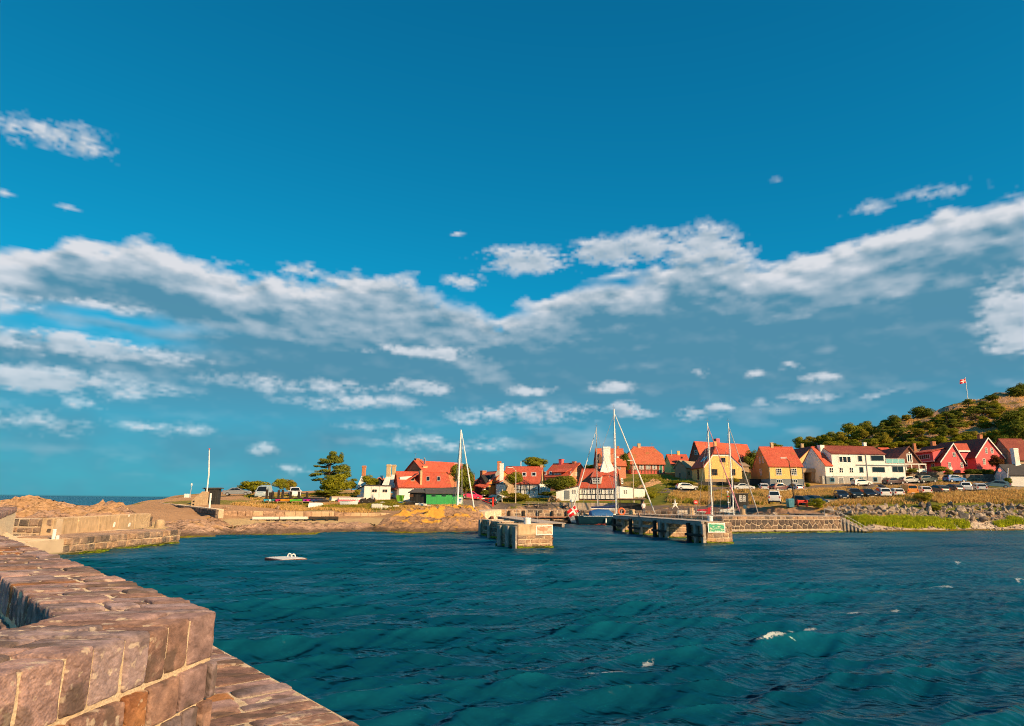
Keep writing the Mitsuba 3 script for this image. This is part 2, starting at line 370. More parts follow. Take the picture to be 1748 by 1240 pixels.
SHORE = [(-150, 925), (-60, 922), (310, 919), (350, 917), (400, 914), (470, 914), (560, 909.5), (640, 909), (740, 909.5), (835, 908), (1437, 908), (1500, 908), (1600, 907), (1700, 906), (1748, 906), (1850, 905)]


def build_heights():
    P = [at(*p) for p in LAND]
    for x, y in SHORE:
        s = gz(x, y, 0.0)
        d = s / np.hypot(s[0], s[1])
        P += [s * [1, 1, 0] + [0, 0, 0.06], (s - d * 4) * [1, 1, 0] + [0, 0, -1.6]]
    # harbour basin and the quays round it: deep right up to the quay faces
    for x0, y0, x1, y1 in ((-9, 96, -3, 96), (-1.6, 88, -1.2, 114), (-1, 115, 19, 118), (19, 118, 40, 107.6), (40, 107.6, 46, 100), (47, 97, 46, 93)):
        for t in np.linspace(0, 1, 7):
            P.append([x0 + (x1 - x0) * t, y0 + (y1 - y0) * t, -2.0])
    for x, y in ((5, 100), (15, 100), (25, 100), (10, 110), (30, 104), (0, 75), (20, 75), (30, 80), (45, 80), (70, 85), (100, 95), (0, 60), (-20, 55), (-25, 62), (20, 55), (60, 60), (-60, 56), (-60, 40), (-40, 52), (-100, 60), (-100, 45), (140, 70), (220, 80)):
        P.append([x, y, -2.2])
    for x, y, z in ((-120, 98, -2), (-90, 98, -2), (-72, 104, -2), (-70, 118, -2), (-90, 135, -2), (-75, 160, -2), (-62, 190, -1.8), (-40, 240, -1.8), (0, 290, 0.5), (60, 330, 8), (140, 340, 20), (240, 330, 26), (300, 230, 30), (300, 150, 14), (300, 115, -1), (-200, 100, -2.2), (-200, 340, -2.2), (-140, 340, -2.2), (300, 345, 25), (300, 40, -2.5), (-200, 40, -2.5)):
        P.append([x, y, z])
    P = np.array(P)
    gx, gy = np.arange(-160, 261, 1.0), np.arange(42, 331, 1.0)
    GX, GY = np.meshgrid(gx, gy, indexing='ij')
    lin = LinearNDInterpolator(P[:, :2], P[:, 2])
    H = lin(GX, GY)
    near = NearestNDInterpolator(P[:, :2], P[:, 2])(GX, GY)
    H = np.where(np.isfinite(H), H, near)
    hillness = np.clip((H - 13) / 10, 0, 1)
    H = gaussian_filter(H, 0.8) * (1 - hillness) + gaussian_filter(H, 3.0) * hillness
    q = np.stack([GX * 0.12, GY * 0.12, 0 * GX], -1)
    H = H + np.clip(H, 0, 1) * (meshkit.fbm(q * 3, 4, 3) - 0.5) * 0.22 + hillness * (meshkit.fbm(q, 5, 8) - 0.5) * 5.5
    return gx, gy, H


GXS, GYS, HGT = build_heights()


def ground(x, y):
    """Height of the ground."""
    return map_coordinates(HGT, [np.atleast_1d(np.asarray(x, float)) - GXS[0], np.atleast_1d(np.asarray(y, float)) - GYS[0]], order=1, mode='nearest')


def on(px, Y, dz=0.0):
    """The ground point in the column px at distance Y."""
    p = at(px, 855, Y)
    for _ in range(4):
        p = EYE + (p - EYE) * (Y / p[1])
    return np.array([p[0], p[1], float(ground(p[0], p[1])[0]) + dz])


def hit(px, py, y0=100, y1=300, n=900):
    """Where the sight line through a photo point meets the ground."""
    d = ray(px, py)
    Y = np.linspace(y0, y1, n)
    P = EYE + d * (Y / d[1])[:, None]
    g = ground(P[:, 0], P[:, 1])
    i = np.nonzero(P[:, 2] <= g)[0]
    i = i[0] if len(i) else n - 1
    return np.array([P[i, 0], P[i, 1], g[i]])


def grid_mesh(GX, GY, Z):
    nx, ny = GX.shape
    i, j = np.meshgrid(np.arange(nx - 1), np.arange(ny - 1), indexing='ij')
    q = np.stack([i * ny + j, (i + 1) * ny + j, (i + 1) * ny + j + 1, i * ny + j + 1], -1).reshape(-1, 4)
    v = np.stack([GX, GY, Z], -1).reshape(-1, 3)
    keep = (v[q][:, :, 2].max(1) > -2.15)
    q = q[keep]
    return trimesh.Trimesh(v, np.vstack([q[:, [0, 1, 2]], q[:, [0, 2, 3]]]), process=False)


def sat(x):
    return dr.clip(x, 0, 1)


def ground_colour(p, n, uv):
    a, b, c = fbm(p.x * 0.35, p.y * 0.35, p.z * 0.35, 4), fbm(p.x * 1.7, p.y * 1.7, p.z * 1.7, 3), fbm(p.x * 0.09 + 3, p.y * 0.09, 0.0, 3)
    straw = mix((0.30, 0.165, 0.05), (0.42, 0.27, 0.10), b)
    green = mix((0.085, 0.10, 0.018), (0.16, 0.16, 0.03), b)
    dirt = mix((0.26, 0.15, 0.085), (0.38, 0.235, 0.14), a * 0.6 + b * 0.4)
    sand = mix((0.36, 0.255, 0.13), (0.46, 0.33, 0.18), b)
    rock = mix((0.27, 0.155, 0.10), (0.44, 0.285, 0.19), b)
    weed = mix((0.10, 0.035, 0.012), (0.14, 0.12, 0.012), b)
    grass = mix(straw, green, smoothstep(0.46, 0.62, c + 0.35 * (a - 0.5)))
    west = smoothstep(2, -6, p.x)                                   # the yard and the beach
    yard = mix(dirt, grass, smoothstep(0.52, 0.60, a * 0.7 + c * 0.3) * smoothstep(90, 98, p.y) * 0.85)
    col = mix(grass, yard, west)
    beach = west * smoothstep(1.35, 1.05, p.z + (a - 0.5) * 0.4)
    col = mix(col, sand, beach)
    ledge = west * smoothstep(0.62, 0.42, p.z + (a - 0.5) * 0.35)
    col = mix(col, mix((0.22, 0.10, 0.055), (0.42, 0.22, 0.13), b), ledge)
    steep = smoothstep(0.93, 0.80, n.z + (b - 0.5) * 0.14)
    col = mix(col, rock, steep * (1 - west * 0.3))
    hill = smoothstep(14, 22, p.z)
    bare = smoothstep(0.46, 0.56, fbm(p.x * 0.10, p.y * 0.10, p.z * 0.28, 4))
    col = mix(col, mix(mix((0.34, 0.18, 0.06), (0.14, 0.12, 0.03), smoothstep(0.4, 0.62, a)), rock, bare), hill)
    pebble = (1 - west) * smoothstep(1.7, 1.0, p.z)
    col = mix(col, mix((0.34, 0.26, 0.20), (0.52, 0.43, 0.36), b), pebble)
    return mix(col, weed, smoothstep(0.30, 0.10, p.z + (a - 0.5) * 0.2))


def ground_bump(p, n, uv):
    return fbm(p.x * 2.2, p.y * 2.2, p.z * 2.2, 4)


mat('mat_ground', tex(ground_colour), 0.95, 0.1, bump=(tex(ground_bump, eps=0.05), 0.25))
struct('ground', grid_mesh(*np.meshgrid(GXS, GYS, indexing='ij'), HGT), 'mat_ground', smooth=True)
_s = box(-20000, 20000, -3000, 20000, -6, -4)
struct('sea_bed', _s, mat('mat_bed', (0.02, 0.04, 0.04), 0.9, 0.0))


def sheet(name, pts, matname, dz=0.06, step=1.2, kind='structure'):
    """A path or road: a sheet draped a little above the ground inside an outline given by ground points."""
    poly = sg.Polygon([(p[0], p[1]) for p in pts]).buffer(0)
    x0, y0, x1, y1 = poly.bounds
    m = trimesh.creation.triangulate_polygon(poly.segmentize(step), engine='earcut')
    V, F = m
    t = trimesh.Trimesh(np.c_[V, np.zeros(len(V))], F, process=False)
    for _ in range(6):
        e = t.edges_unique_length
        if e.max() < step * 1.8:
            break
        t = t.subdivide_to_size(step * 1.7) if len(t.faces) < 60000 else t
    v = t.vertices.copy()
    v[:, 2] = ground(v[:, 0], v[:, 1]) + dz
    f = t.faces
    if len(f) and np.cross(v[f[0, 1]] - v[f[0, 0]], v[f[0, 2]] - v[f[0, 0]])[2] < 0:
        f = f[:, ::-1]
    return put(name, trimesh.Trimesh(v, f, process=False), matname, kind=kind, smooth=True)


def asphalt_colour(p, n, uv):
    a, b = fbm(p.x * 0.4, p.y * 0.4, 0.0, 4), fbm(p.x * 6, p.y * 6, 0.0, 2)
    return mix((0.10, 0.08, 0.07), (0.19, 0.15, 0.13), a * 0.7 + b * 0.3)


mat('mat_asphalt', tex(asphalt_colour), 0.9, 0.2)
sheet('harbour_road', [on(770, 107), on(812, 107), on(848, 108), on(862, 113), on(890, 117), on(1060, 118.5), on(1130, 113), on(1230, 111), on(1290, 107), on(1290, 112), on(1200, 116), on(1110, 120), on(1050, 121.5), on(985, 121), on(900, 120.5), on(862, 121), on(845, 124), on(815, 124), on(790, 118)], 'mat_asphalt', 0.05)
sheet('upper_road', [on(1110, 132.5), on(1200, 133.5), on(1260, 134.5), on(1340, 134.5), on(1420, 136), on(1500, 137), on(1560, 138.5), on(1640, 140), on(1700, 139), on(1760, 138), on(1800, 144), on(1700, 147), on(1640, 146.5), on(1560, 145), on(1500, 143), on(1420, 142), on(1345, 140), on(1260, 139.5), on(1150, 139)], 'mat_asphalt', 0.05)
sheet('car_park', [on(1345, 112), on(1420, 113), on(1500, 115.5), on(1600, 120), on(1680, 124), on(1740, 128), on(1750, 136), on(1690, 133), on(1600, 126), on(1500, 121), on(1420, 118), on(1345, 117)], mat('mat_gravel', tex(lambda p, n, uv: mix((0.20, 0.14, 0.09), (0.33, 0.25, 0.17), fbm(p.x * 1.5, p.y * 1.5, 0.0, 4))), 0.95, 0.1), 0.06)

# ---------------------------------------------------------------- stone materials
def stone_fn(base, warm, seed, lichen=0.0, damp=False):
    def fn(p, n, uv):
        a = fbm(p.x * 3.1 + seed, p.y * 3.1, p.z * 3.1, 4)
        b = fbm(p.x * 17 + p.z * 9, p.y * 17 + seed, p.z * 17, 3)
        c = mix(base, warm, smoothstep(0.38, 0.66, a)) * (0.55 + 0.9 * b)
        grain = noise(p.x * 160, p.y * 160, p.z * 160)
        grit = noise(p.x * 55, p.y * 55, p.z * 55)
        c = c * (0.80 + 0.34 * grain) * (0.84 + 0.32 * grit)
        if lichen:
            l = smoothstep(0.61, 0.70, fbm(p.x * 12 + 4, p.y * 24 + seed, p.z * 20, 4)) * .7 * smoothstep(0.46, 0.62, fbm(p.x * 1.6, p.y * 1.6, 7.0, 2))
            c = mix(c, (0.58, 0.48, 0.37), l * lichen)
            d = smoothstep(0.54, 0.64, fbm(p.x * 1.8 + 14, p.y * 6.5, p.z * 4 + seed, 4))
            c = mix(c, (0.085, 0.065, 0.055), d * 0.65)
        if damp:
            c = mix(c, (0.055, 0.06, 0.015), smoothstep(0.30, 0.05, p.z + (a - 0.5) * 0.25))
        return c
    return fn


def stone_bump(p, n, uv):
    return fbm(p.x * 14 + p.z * 5, p.y * 14, p.z * 14, 4) + 0.25 * noise(p.x * 90, p.y * 90, p.z * 90)


NEAR = [mat(f'mat_near_stone_{i}', tex(stone_fn(b, w, i * 3.7, 0.85)), 0.95, 0.12, bump=(tex(stone_bump, eps=0.004), 0.035)) for i, (b, w) in enumerate(
    [((0.214, 0.143, 0.138), (0.368, 0.243, 0.225)), ((0.189, 0.116, 0.100), (0.325, 0.196, 0.151)), ((0.171, 0.132, 0.138), (0.308, 0.227, 0.230)), ((0.232, 0.100, 0.052), (0.368, 0.172, 0.078))])]
FAR = [mat(f'mat_far_stone_{i}', tex(stone_fn(b, w, i * 5.1, 0, True)), 0.9, 0.2) for i, (b, w) in enumerate(
    [((0.22, 0.155, 0.12), (0.35, 0.24, 0.175)), ((0.29, 0.18, 0.118), (0.44, 0.285, 0.185)), ((0.11, 0.088, 0.075), (0.19, 0.145, 0.12)), ((0.34, 0.18, 0.09), (0.46, 0.28, 0.15))])]
mat('mat_mortar', tex(lambda p, n, uv: mix((0.42, 0.30, 0.18), (0.66, 0.55, 0.41), fbm(p.x * 9, p.y * 9, p.z * 9, 4)) * (0.7 + 0.6 * noise(p.x * 120, p.y * 120, p.z * 120))), 0.95, 0.1, bump=(tex(stone_bump, eps=0.004), 0.015))
mat('mat_far_mortar', tex(lambda p, n, uv: mix(mix((0.42, 0.31, 0.21), (0.62, 0.50, 0.37), fbm(p.x * 2, p.y * 2, p.z * 2, 4)), (0.06, 0.06, 0.015), smoothstep(0.3, 0.05, p.z))), 0.95, 0.1)


def concrete_fn(a, b):
    def fn(p, n, uv):
        f, g = fbm(p.x * 0.8, p.y * 0.8, p.z * 2.4, 4), fbm(p.x * 6, p.y * 6, p.z * 2.2, 3)
        streak = smoothstep(0.56, 0.7, fbm(p.x * 3, p.y * 3, p.z * 0.35, 3))
        c = mix(mix(a, b, f), mix(a, (0.2, 0.15, 0.1), 0.5), streak * 0.6) * (0.8 + 0.4 * g)
        return mix(c, (0.05, 0.055, 0.015), smoothstep(0.35, 0.08, p.z + (f - .5) * .3))
    return fn


mat('mat_concrete', tex(concrete_fn((0.40, 0.28, 0.165), (0.58, 0.42, 0.27))), 0.92, 0.15)
mat('mat_concrete_grey', tex(concrete_fn((0.27, 0.22, 0.18), (0.44, 0.37, 0.31))), 0.92, 0.15)


def timber_fn(a, b):
    def fn(p, n, uv):
        g = fbm(p.x * 2.5, p.y * 2.5, p.z * 2.5, 3)
        h = noise(p.x * 25, p.y * 25, p.z * 6)
        return mix(a, b, g) * (0.75 + 0.5 * h)
    return fn


mat('mat_timber_grey', tex(timber_fn((0.20, 0.165, 0.14), (0.43, 0.37, 0.325))), 0.85, 0.2)
mat('mat_timber_dark', tex(timber_fn((0.022, 0.018, 0.016), (0.06, 0.048, 0.04))), 0.8, 0.2)
mat('mat_timber_tan', tex(timber_fn((0.32, 0.20, 0.11), (0.48, 0.32, 0.19))), 0.85, 0.2)
mat('mat_algae', tex(lambda p, n, uv: mix((0.025, 0.03, 0.006), (0.15, 0.19, 0.01), smoothstep(0.35, 0.65, fbm(p.x * 2.2, p.y * 2.2, p.z * 5, 4)))), 0.9, 0.2)
WHITE = paint((0.78, 0.77, 0.74), 0.5)
BLACK = paint((0.018, 0.018, 0.02), 0.5)
METAL = paint((0.45, 0.45, 0.46), 0.4, 0.6)

# ---------------------------------------------------------------- stone geometry
_unit = {}


def unit_stone(div, pw=9.0):
    if (div, pw) not in _unit:
        m = trimesh.creation.box((2, 2, 2))
        m = m.subdivide_to_size(2.9 / div, max_iter=12) if div > 1 else m
        m.merge_vertices()
        v = m.vertices
        v = v / ((np.abs(v) ** pw).sum(1) ** (1 / pw))[:, None]
        _unit[div, pw] = (v, m.faces.copy())
    return _unit[div, pw]


def quadstone(a, b, c, d, z0, z1, seed, div=5, amp=0.02, gap=0.012, pw=9.0, freq=5.0):
    """A stone over the plan quad a, b, c, d, from z0 to z1, weathered."""
    v, f = unit_stone(div, pw)
    s, t, h = (v[:, i] * 0.5 + 0.5 for i in range(3))
    a, b, c, d = (np.asarray(x[:2], float) for x in (a, b, c, d))
    ctr = (a + b + c + d) / 4
    a, b, c, d = (x + (ctr - x) * min(0.3, gap / max(1e-6, np.linalg.norm(ctr - x))) * 1.4 for x in (a, b, c, d))
    P = (a[None] * ((1 - s) * (1 - t))[:, None] + b[None] * (s * (1 - t))[:, None] + c[None] * (s * t)[:, None] + d[None] * ((1 - s) * t)[:, None])
    V = np.c_[P, z0 + (z1 - z0) * h]
    n = np.stack([meshkit.fbm(V * freq + seed * 7.3 + 31 * k, 4, k + 1) - 0.5 for k in range(3)], -1)
    V = V + n * amp * 2
    m = trimesh.Trimesh(V, f, process=False)
    if m.volume < 0:
        m.faces = m.faces[:, ::-1]
    return m


def course(holder, F, u0, u1, z0, z1, wmin, wmax, mats, v0=-0.05, depth=0.3, jit=0.03, div=1, gap=0.02, amp=0.015, pw=9.0, rg=R, zfun=None):
    """One course of stones on the plane v = 0 of the frame, each stone a part."""
    u = u0
    while u < u1 - 0.02:
        w = rg.uniform(wmin, wmax)
        if u + w > u1 - wmin * 0.5:
            w = u1 - u
        dz = rg.uniform(-jit, jit)
        pr = v0 - rg.uniform(0, 0.04)
        za, zb = z0 + gap / 2, z1 - gap / 2 + dz * .3
        if zfun:
            za, zb = za + zfun(u), zb + zfun(u)
        Q = [F.W([x, y, 0]) for x, y in ((u + gap / 2, pr), (u + w - gap / 2, pr), (u + w - gap / 2, pr + depth), (u + gap / 2, pr + depth))]
        if div <= 1:
            k = 0.06 + 0.05 * rg.random()
            J = lambda: rg.uniform(-jit, jit) * .6
            fx = [(u + gap / 2 + J(), za + J()), (u + w - gap / 2 + J(), za + J()), (u + w - gap / 2 + J(), zb + J()), (u + gap / 2 + J(), zb + J())]
            cx, cz = u + w / 2, (za + zb) / 2
            fr = [(cx + (x - cx) * 0.8, cz + (z - cz) * 0.78) for x, z in fx]
            m = F.w(hull([(x, pr + k, z) for x, z in fx] + [(x, pr + depth, z) for x, z in fx] + [(x, pr + rg.uniform(0, .02), z) for x, z in fr]))
        else:
            m = quadstone(*Q, F.O[2] + za, F.O[2] + zb, rg.uniform(0, 50), div, amp, 0.002, pw)
        put('stone', m, mats[int(rg.integers(len(mats)))], holder, smooth=(35 if div <= 1 else True))
        u += w


def rubble(holder, F, outline, size, mats, rg, v0=0.0, proud=0.09, joint=0.07, depth=0.12):
    """Polygonal rubble stones with wide joints on the plane v = v0 (outline in u, z), each stone a part."""
    poly = sg.Polygon(outline)
    x0, y0, x1, y1 = poly.bounds
    P = [(x + rg.uniform(-.36, .36) * size, y + rg.uniform(-.32, .32) * size * .8) for i, y in enumerate(np.arange(y0 + size * .3, y1 + size * .2, size * .78)) for x in np.arange(x0 + (i % 2) * size / 2, x1 + size, size)]
    for cell in shapely.voronoi_polygons(sg.MultiPoint(P)).geoms:
        c = cell.intersection(poly).buffer(-joint / 2)
        if c.is_empty or c.geom_type != 'Polygon' or c.area < size * size * .08:
            continue
        c = c.buffer(-0.05).buffer(0.05, quad_segs=1)
        if c.is_empty or c.geom_type != 'Polygon':
            continue
        o = np.array(c.exterior.coords)[:-1]
        k = c.centroid
        i = np.array([k.x, k.y]) + (o - [k.x, k.y]) * 0.72
        pr = proud * rg.uniform(.6, 1.2)
        put('stone', F.w(hull([(x, v0 + depth, z) for x, z in o] + [(x, v0 - pr * .4, z) for x, z in o] + [(x, v0 - pr, z) for x, z in i])), mats[int(rg.integers(len(mats)))], holder, smooth=35)


def polyprism(pts, z0, z1):
    m = trimesh.creation.extrude_polygon(sg.Polygon([(p[0], p[1]) for p in pts]), z1 - z0, engine='earcut')
    m.apply_translation((0, 0, z0))
    return m


# ---------------------------------------------------------------- the near breakwater parapet
rg = np.random.default_rng(11)
ZT = 3.05
OUT = np.array([(-2.45, -1.2), (-2.30, 1.2), (-2.19, 2.7), (-2.07, 3.75), (-1.97, 4.62), (-4.4, 7.15), (-6.6, 9.45), (-10.1, 13.2), (-17.5, 22.0), (-28.5, 38.0), (-32.5, 43.6)])
INN = np.array([(-3.25, -1.2), (-3.12, 1.2), (-2.98, 2.75), (-2.88, 3.7), (-2.90, 4.36), (-5.02, 6.60), (-7.22, 8.90), (-10.75, 12.68), (-18.2, 21.5), (-29.3, 37.5), (-33.4, 43.2)])
wall = thing('parapet_wall', 'rough sunlit stone parapet with cream mortar bending through the near left corner', 'wall')
core = polyprism(np.vstack([OUT * 0.978 + INN * 0.022, (INN * 0.975 + OUT * 0.025)[::-1]]), 0.6, ZT - 0.018)
put('core', core, 'mat_mortar', wall)


def split_course(A, B, step_near, step_far):
    for k in range(len(A) - 1):
        L = np.linalg.norm(A[k + 1] - A[k])
        t = 0.0
        while t < 1 - 1e-6:
            dist = np.linalg.norm(A[k] + (A[k + 1] - A[k]) * t)
            w = rg.uniform(*step_near) * max(1, dist / 9) if dist < 30 else rg.uniform(*step_far)
            t1 = t + w / L
            if t1 > 1 - 0.45 * w / L:
                t1 = 1.0
            f = lambda P, s: P[k] + (P[k + 1] - P[k]) * s
            yield f(A, t), f(A, t1), f(B, t1), f(B, t), dist
            t = t1


n_c = 0
for a, b, c, d, dist in split_course(OUT, INN, (0.15, 0.28), (0.8, 1.4)):
    cuts = [0, 1] if rg.random() < 0.15 else [0, rg.uniform(.25, .75), 1] if rg.random() < .6 else [0, rg.uniform(.22, .4), rg.uniform(.55, .8), 1]
    if dist > 14:
        cuts = [0, 1]
    for s0, s1 in zip(cuts[:-1], cuts[1:]):
        sk = rg.uniform(-.02, .02, 4)[:, None]
        q = [a + (d - a) * s0 - (b - a) * sk[0], b + (c - b) * s0 + (b - a) * sk[1], b + (c - b) * s1 + (b - a) * sk[2], a + (d - a) * s1 - (b - a) * sk[3]]
        if s0 == 0:
            o = rg.uniform(.006, .024)
            q[0], q[1] = q[0] + (a - d) * o, q[1] + (b - c) * o
        far = dist > 14
        put('coping_stone', quadstone(*q, ZT - 0.285 - rg.uniform(0, .012), ZT + rg.uniform(-.016, .012), rg.uniform(0, 60), 3 if far else 9, 0.02 if far else 0.012, 0.013, 20.0, 8.0), NEAR[int(rg.choice(4, p=[.42, .22, .31, .05]))], wall, smooth=True)
# courses on the landward face that looks at the camera
for k in (1, 2, 3):
    F = Frame([*OUT[k], 0], OUT[k + 1] - OUT[k])
    F.v = -F.v * -1.0
    L = np.linalg.norm(OUT[k + 1] - OUT[k])
    z = ZT - 0.30
    for row in range(5):
        h = (0.235, 0.25, 0.27, 0.3, 0.3)[row]
        course(wall, F, 0.0, L, z - h, z, 0.16, 0.31, [NEAR[1], NEAR[1], NEAR[0], NEAR[3], NEAR[2]], v0=-0.012, depth=0.2, div=9, gap=0.022, amp=0.010, pw=22.0, rg=rg)
        z -= h
# seaward face seen through the bend
for k in (4, 5, 6):
    F = Frame([*INN[k + 1], 0], INN[k] - INN[k + 1])
    L = np.linalg.norm(INN[k + 1] - INN[k])
    z = ZT - 0.30
    for row in range(5):
        h = (0.26, 0.3, 0.34, 0.36, 0.4)[row]
        course(wall, F, 0.0, L, z - h, z, 0.22, 0.55, [NEAR[0], NEAR[2], NEAR[1]], v0=-0.03, depth=0.2, div=6, gap=0.035, amp=0.022, pw=14.0, rg=rg)
        z -= h

# the lower quay the wall stands on
e = np.array([-2.54, 2.93]) / np.hypot(2.54, 2.93)
nrm = np.array([-e[1], e[0]])
E0 = np.array([-1.24, 6.04])
quay = thing('stone_quay', 'weathered paved stone ledge along the water below the near parapet', 'quay')
line = np.array([E0 + e * s for s in (-12, 14, 40)])
put('core', polyprism([line[0], line[1], line[2], line[2] + nrm * 2.2, line[1] + nrm * 2.2, line[0] + nrm * 8], -2.5, 1.885), 'mat_mortar', quay)
s = -2.5
while s < 9:
    w = rg.uniform(.16, .34) * (1 + max(0, s - 3) * .1)
    cuts = [0, rg.uniform(.45, .8), rg.uniform(1.0, 1.35), 2.1] if rg.random() < .7 else [0, rg.uniform(.8, 1.3), 2.1]
    for c0, c1 in zip(cuts[:-1], cuts[1:]):
        P = [E0 + e * (s + rg.uniform(-.015, .015)) + nrm * c0, E0 + e * (s + w) + nrm * c0, E0 + e * (s + w) + nrm * c1, E0 + e * (s + rg.uniform(-.015, .015)) + nrm * c1]
        if c0 == 0:
            o = rg.uniform(-.02, .03)
            P[0], P[1] = P[0] - nrm * o, P[1] - nrm * o
        put('paving_stone', quadstone(*P, 1.62, 1.9 + rg.uniform(-.012, .012), rg.uniform(0, 60), 7, 0.014, 0.007, 16.0, 6.0), NEAR[int(rg.choice(4, p=[.3, .4, .25, .05]))], quay, smooth=True)
    s += w

# ---------------------------------------------------------------- the little stone jetty at the left
jet = thing('stone_jetty', 'low stone jetty of square blocks with green algae along its waterline', 'jetty')
A, B = gz(107, 949, 0), gz(306, 927, 0)
FJ = Frame([*A[:2], 0], (B - A))
LJ = np.linalg.norm((B - A)[:2])
put('core', FJ.w(box(-3, LJ, 0.05, 5.5, -2.5, 1.06)), 'mat_far_mortar', jet)
for z0, z1, w0, w1 in ((0.62, 1.10, .5, 1.1), (0.18, 0.60, .35, .75), (-.25, 0.16, .5, 1.2)):
    course(jet, FJ, 0, LJ, z0, z1, w0, w1, [FAR[0], FAR[2], FAR[0], FAR[1]], v0=-0.03, depth=.4, jit=.05, gap=.035, rg=rg)
put('algae', FJ.w(cat([box(u, u + .42, -.12 - rg.uniform(0, .05), .1, -.6, .03 + rg.uniform(0, .13)) for u in np.arange(1.5, LJ - .2, .4)])), 'mat_algae', jet, kind='stuff')
for i in range(14):
    u = LJ * i / 14
    put('paving_stone', FJ.w(cbox(u + .03, u + LJ / 14 - .03, .42, 4.0, 0.9, 1.10 + rg.uniform(-.01, .01), .04)), FAR[int(rg.integers(2))], jet)
FE = Frame(FJ.W([LJ, 0, 0]), FJ.v)
for z0, z1 in ((.6, 1.08), (.15, .58)):
    course(jet, FE, 0.4, 4, z0, z1, .5, .9, FAR[:2], v0=-.02, depth=.3, rg=rg)
cw = thing('concrete_wall', 'tan concrete wall of five cast panels standing on the low stone jetty', 'wall')
PA, PB = gz(88, 914, 1.1), gz(255, 898, 1.1)
FC = Frame([*PA[:2], 1.1], PB - PA)
LC = np.linalg.norm((PB - PA)[:2])
for i in range(5):
    u0, u1 = LC * i / 5, LC * (i + 1) / 5
    m = FC.w(cbox(u0 + .012, u1 - .012, 0, .8, -.2, 1.16, .05).subdivide_to_size(.5))
    m.vertices += (meshkit.fbm(m.vertices * 1.5, 3, 2)[:, None] - .5) * .06
    put('panel', m, 'mat_concrete', cw)
for u, z, w, h in ((LC * .55, .18, .35, .42), (LC * .72, .1, .5, .34), (LC * .71, .95, .2, .2)):
    put('repair_patch', FC.w(prism([(u, z), (u + w * .8, z + .03), (u + w, z + h * .9), (u + w * .5, z + h), (u + .02, z + h * .6)], -.03, .05)), WHITE, cw)
FC2 = Frame(FC.W([LC, 0, 0]), FC.v)
for z0, z1 in ((-.1, .4), (.42, .85)):
    course(cw, Frame(FC.W([LC, 0, 0]), FC.u), .02, .9, z0, z1, .35, .6, [FAR[2], FAR[0]], v0=.1, depth=.6, rg=rg)
lw = thing('rubble_wall', 'stone block wall in three courses left of the tan concrete wall', 'wall')
WA = at(-60, 914, 47)
FL = Frame([*WA[:2], 0], PA - WA)
LL = np.linalg.norm((PA - WA)[:2])
put('core', FL.w(box(0, LL - .05, .05, 1.0, -1, 2.2)), 'mat_far_mortar', lw)
for z0, z1 in ((1.66, 2.22), (1.22, 1.62), (.76, 1.18)):
    course(lw, FL, 0, LL - .03, z0, z1, .4, .8, [FAR[0], FAR[2], FAR[1]], v0=-.03, depth=.3, jit=.06, gap=.09, rg=rg)
put('landing', FL.w(cbox(0, LL - .1, -2.6, .0, -1.5, .72, .05)), 'mat_concrete', lw)
for px, y0, y1, lab in ((88, 905, 940, 'tall white iron mooring post at the jetty corner'), (94.5, 916, 941, 'short white mooring post right of the taller one on the jetty')):
    p = at(px, y1, 43.2)
    q = at(px, y0, 43.2)
    t = thing('mooring_post', lab, 'post')
    put('shaft', tube([[p[0], p[1], -1.0], [p[0], p[1], q[2]]], .11, 10), WHITE, t)
    put('cap', tube([[p[0], p[1], q[2]], [p[0], p[1], q[2] + .06]], [.13, .09], 10), WHITE, t)
t = thing('stone_bollard', 'squat pale stone bollard at the end of the concrete wall', 'bollard')
p = gz(272, 901, 1.1)
put('shaft', lathe([(0, 0), (.42, 0), (.38, .5), (.34, .68), (0, .72)], 12).apply_translation(p), 'mat_concrete', t, smooth=40)

# ---------------------------------------------------------------- entrance piers
rg = np.random.default_rng(23)


def pier_block(parent, F, u0, u1, v0, v1, zt, rows, mats, core='mat_far_mortar', wl=(.4, .8)):
    """A masonry block: front at v0, sides at u0 and u1; every stone a part."""
    put('core', F.w(box(u0 + .06, u1 - .06, v0 + .06, v1 - .06, -2.5, zt - .03)), core, parent)
    for z0, z1 in rows:
        course(parent, Frame(F.W([u0, v0, 0]), F.u), 0, u1 - u0, z0, z1, *wl, mats, v0=0.0, depth=.3, jit=.03, gap=.05, rg=rg)
        course(parent, Frame(F.W([u0, v1, 0]), -F.v), 0, v1 - v0, z0, z1, *wl, mats, v0=0.0, depth=.3, jit=.03, gap=.05, rg=rg)
        course(parent, Frame(F.W([u1, v0, 0]), F.v), 0, v1 - v0, z0, z1, *wl, mats, v0=0.0, depth=.3, jit=.03, gap=.05, rg=rg)
    put('algae', F.w(cat([box(u0 - .03, u1 + .03, v0 - .05, v1, -.6, .14), box(u0 - .06, u0 + .5, v0 - .02, v1, -.6, .22)])), 'mat_algae', parent, kind='stuff')


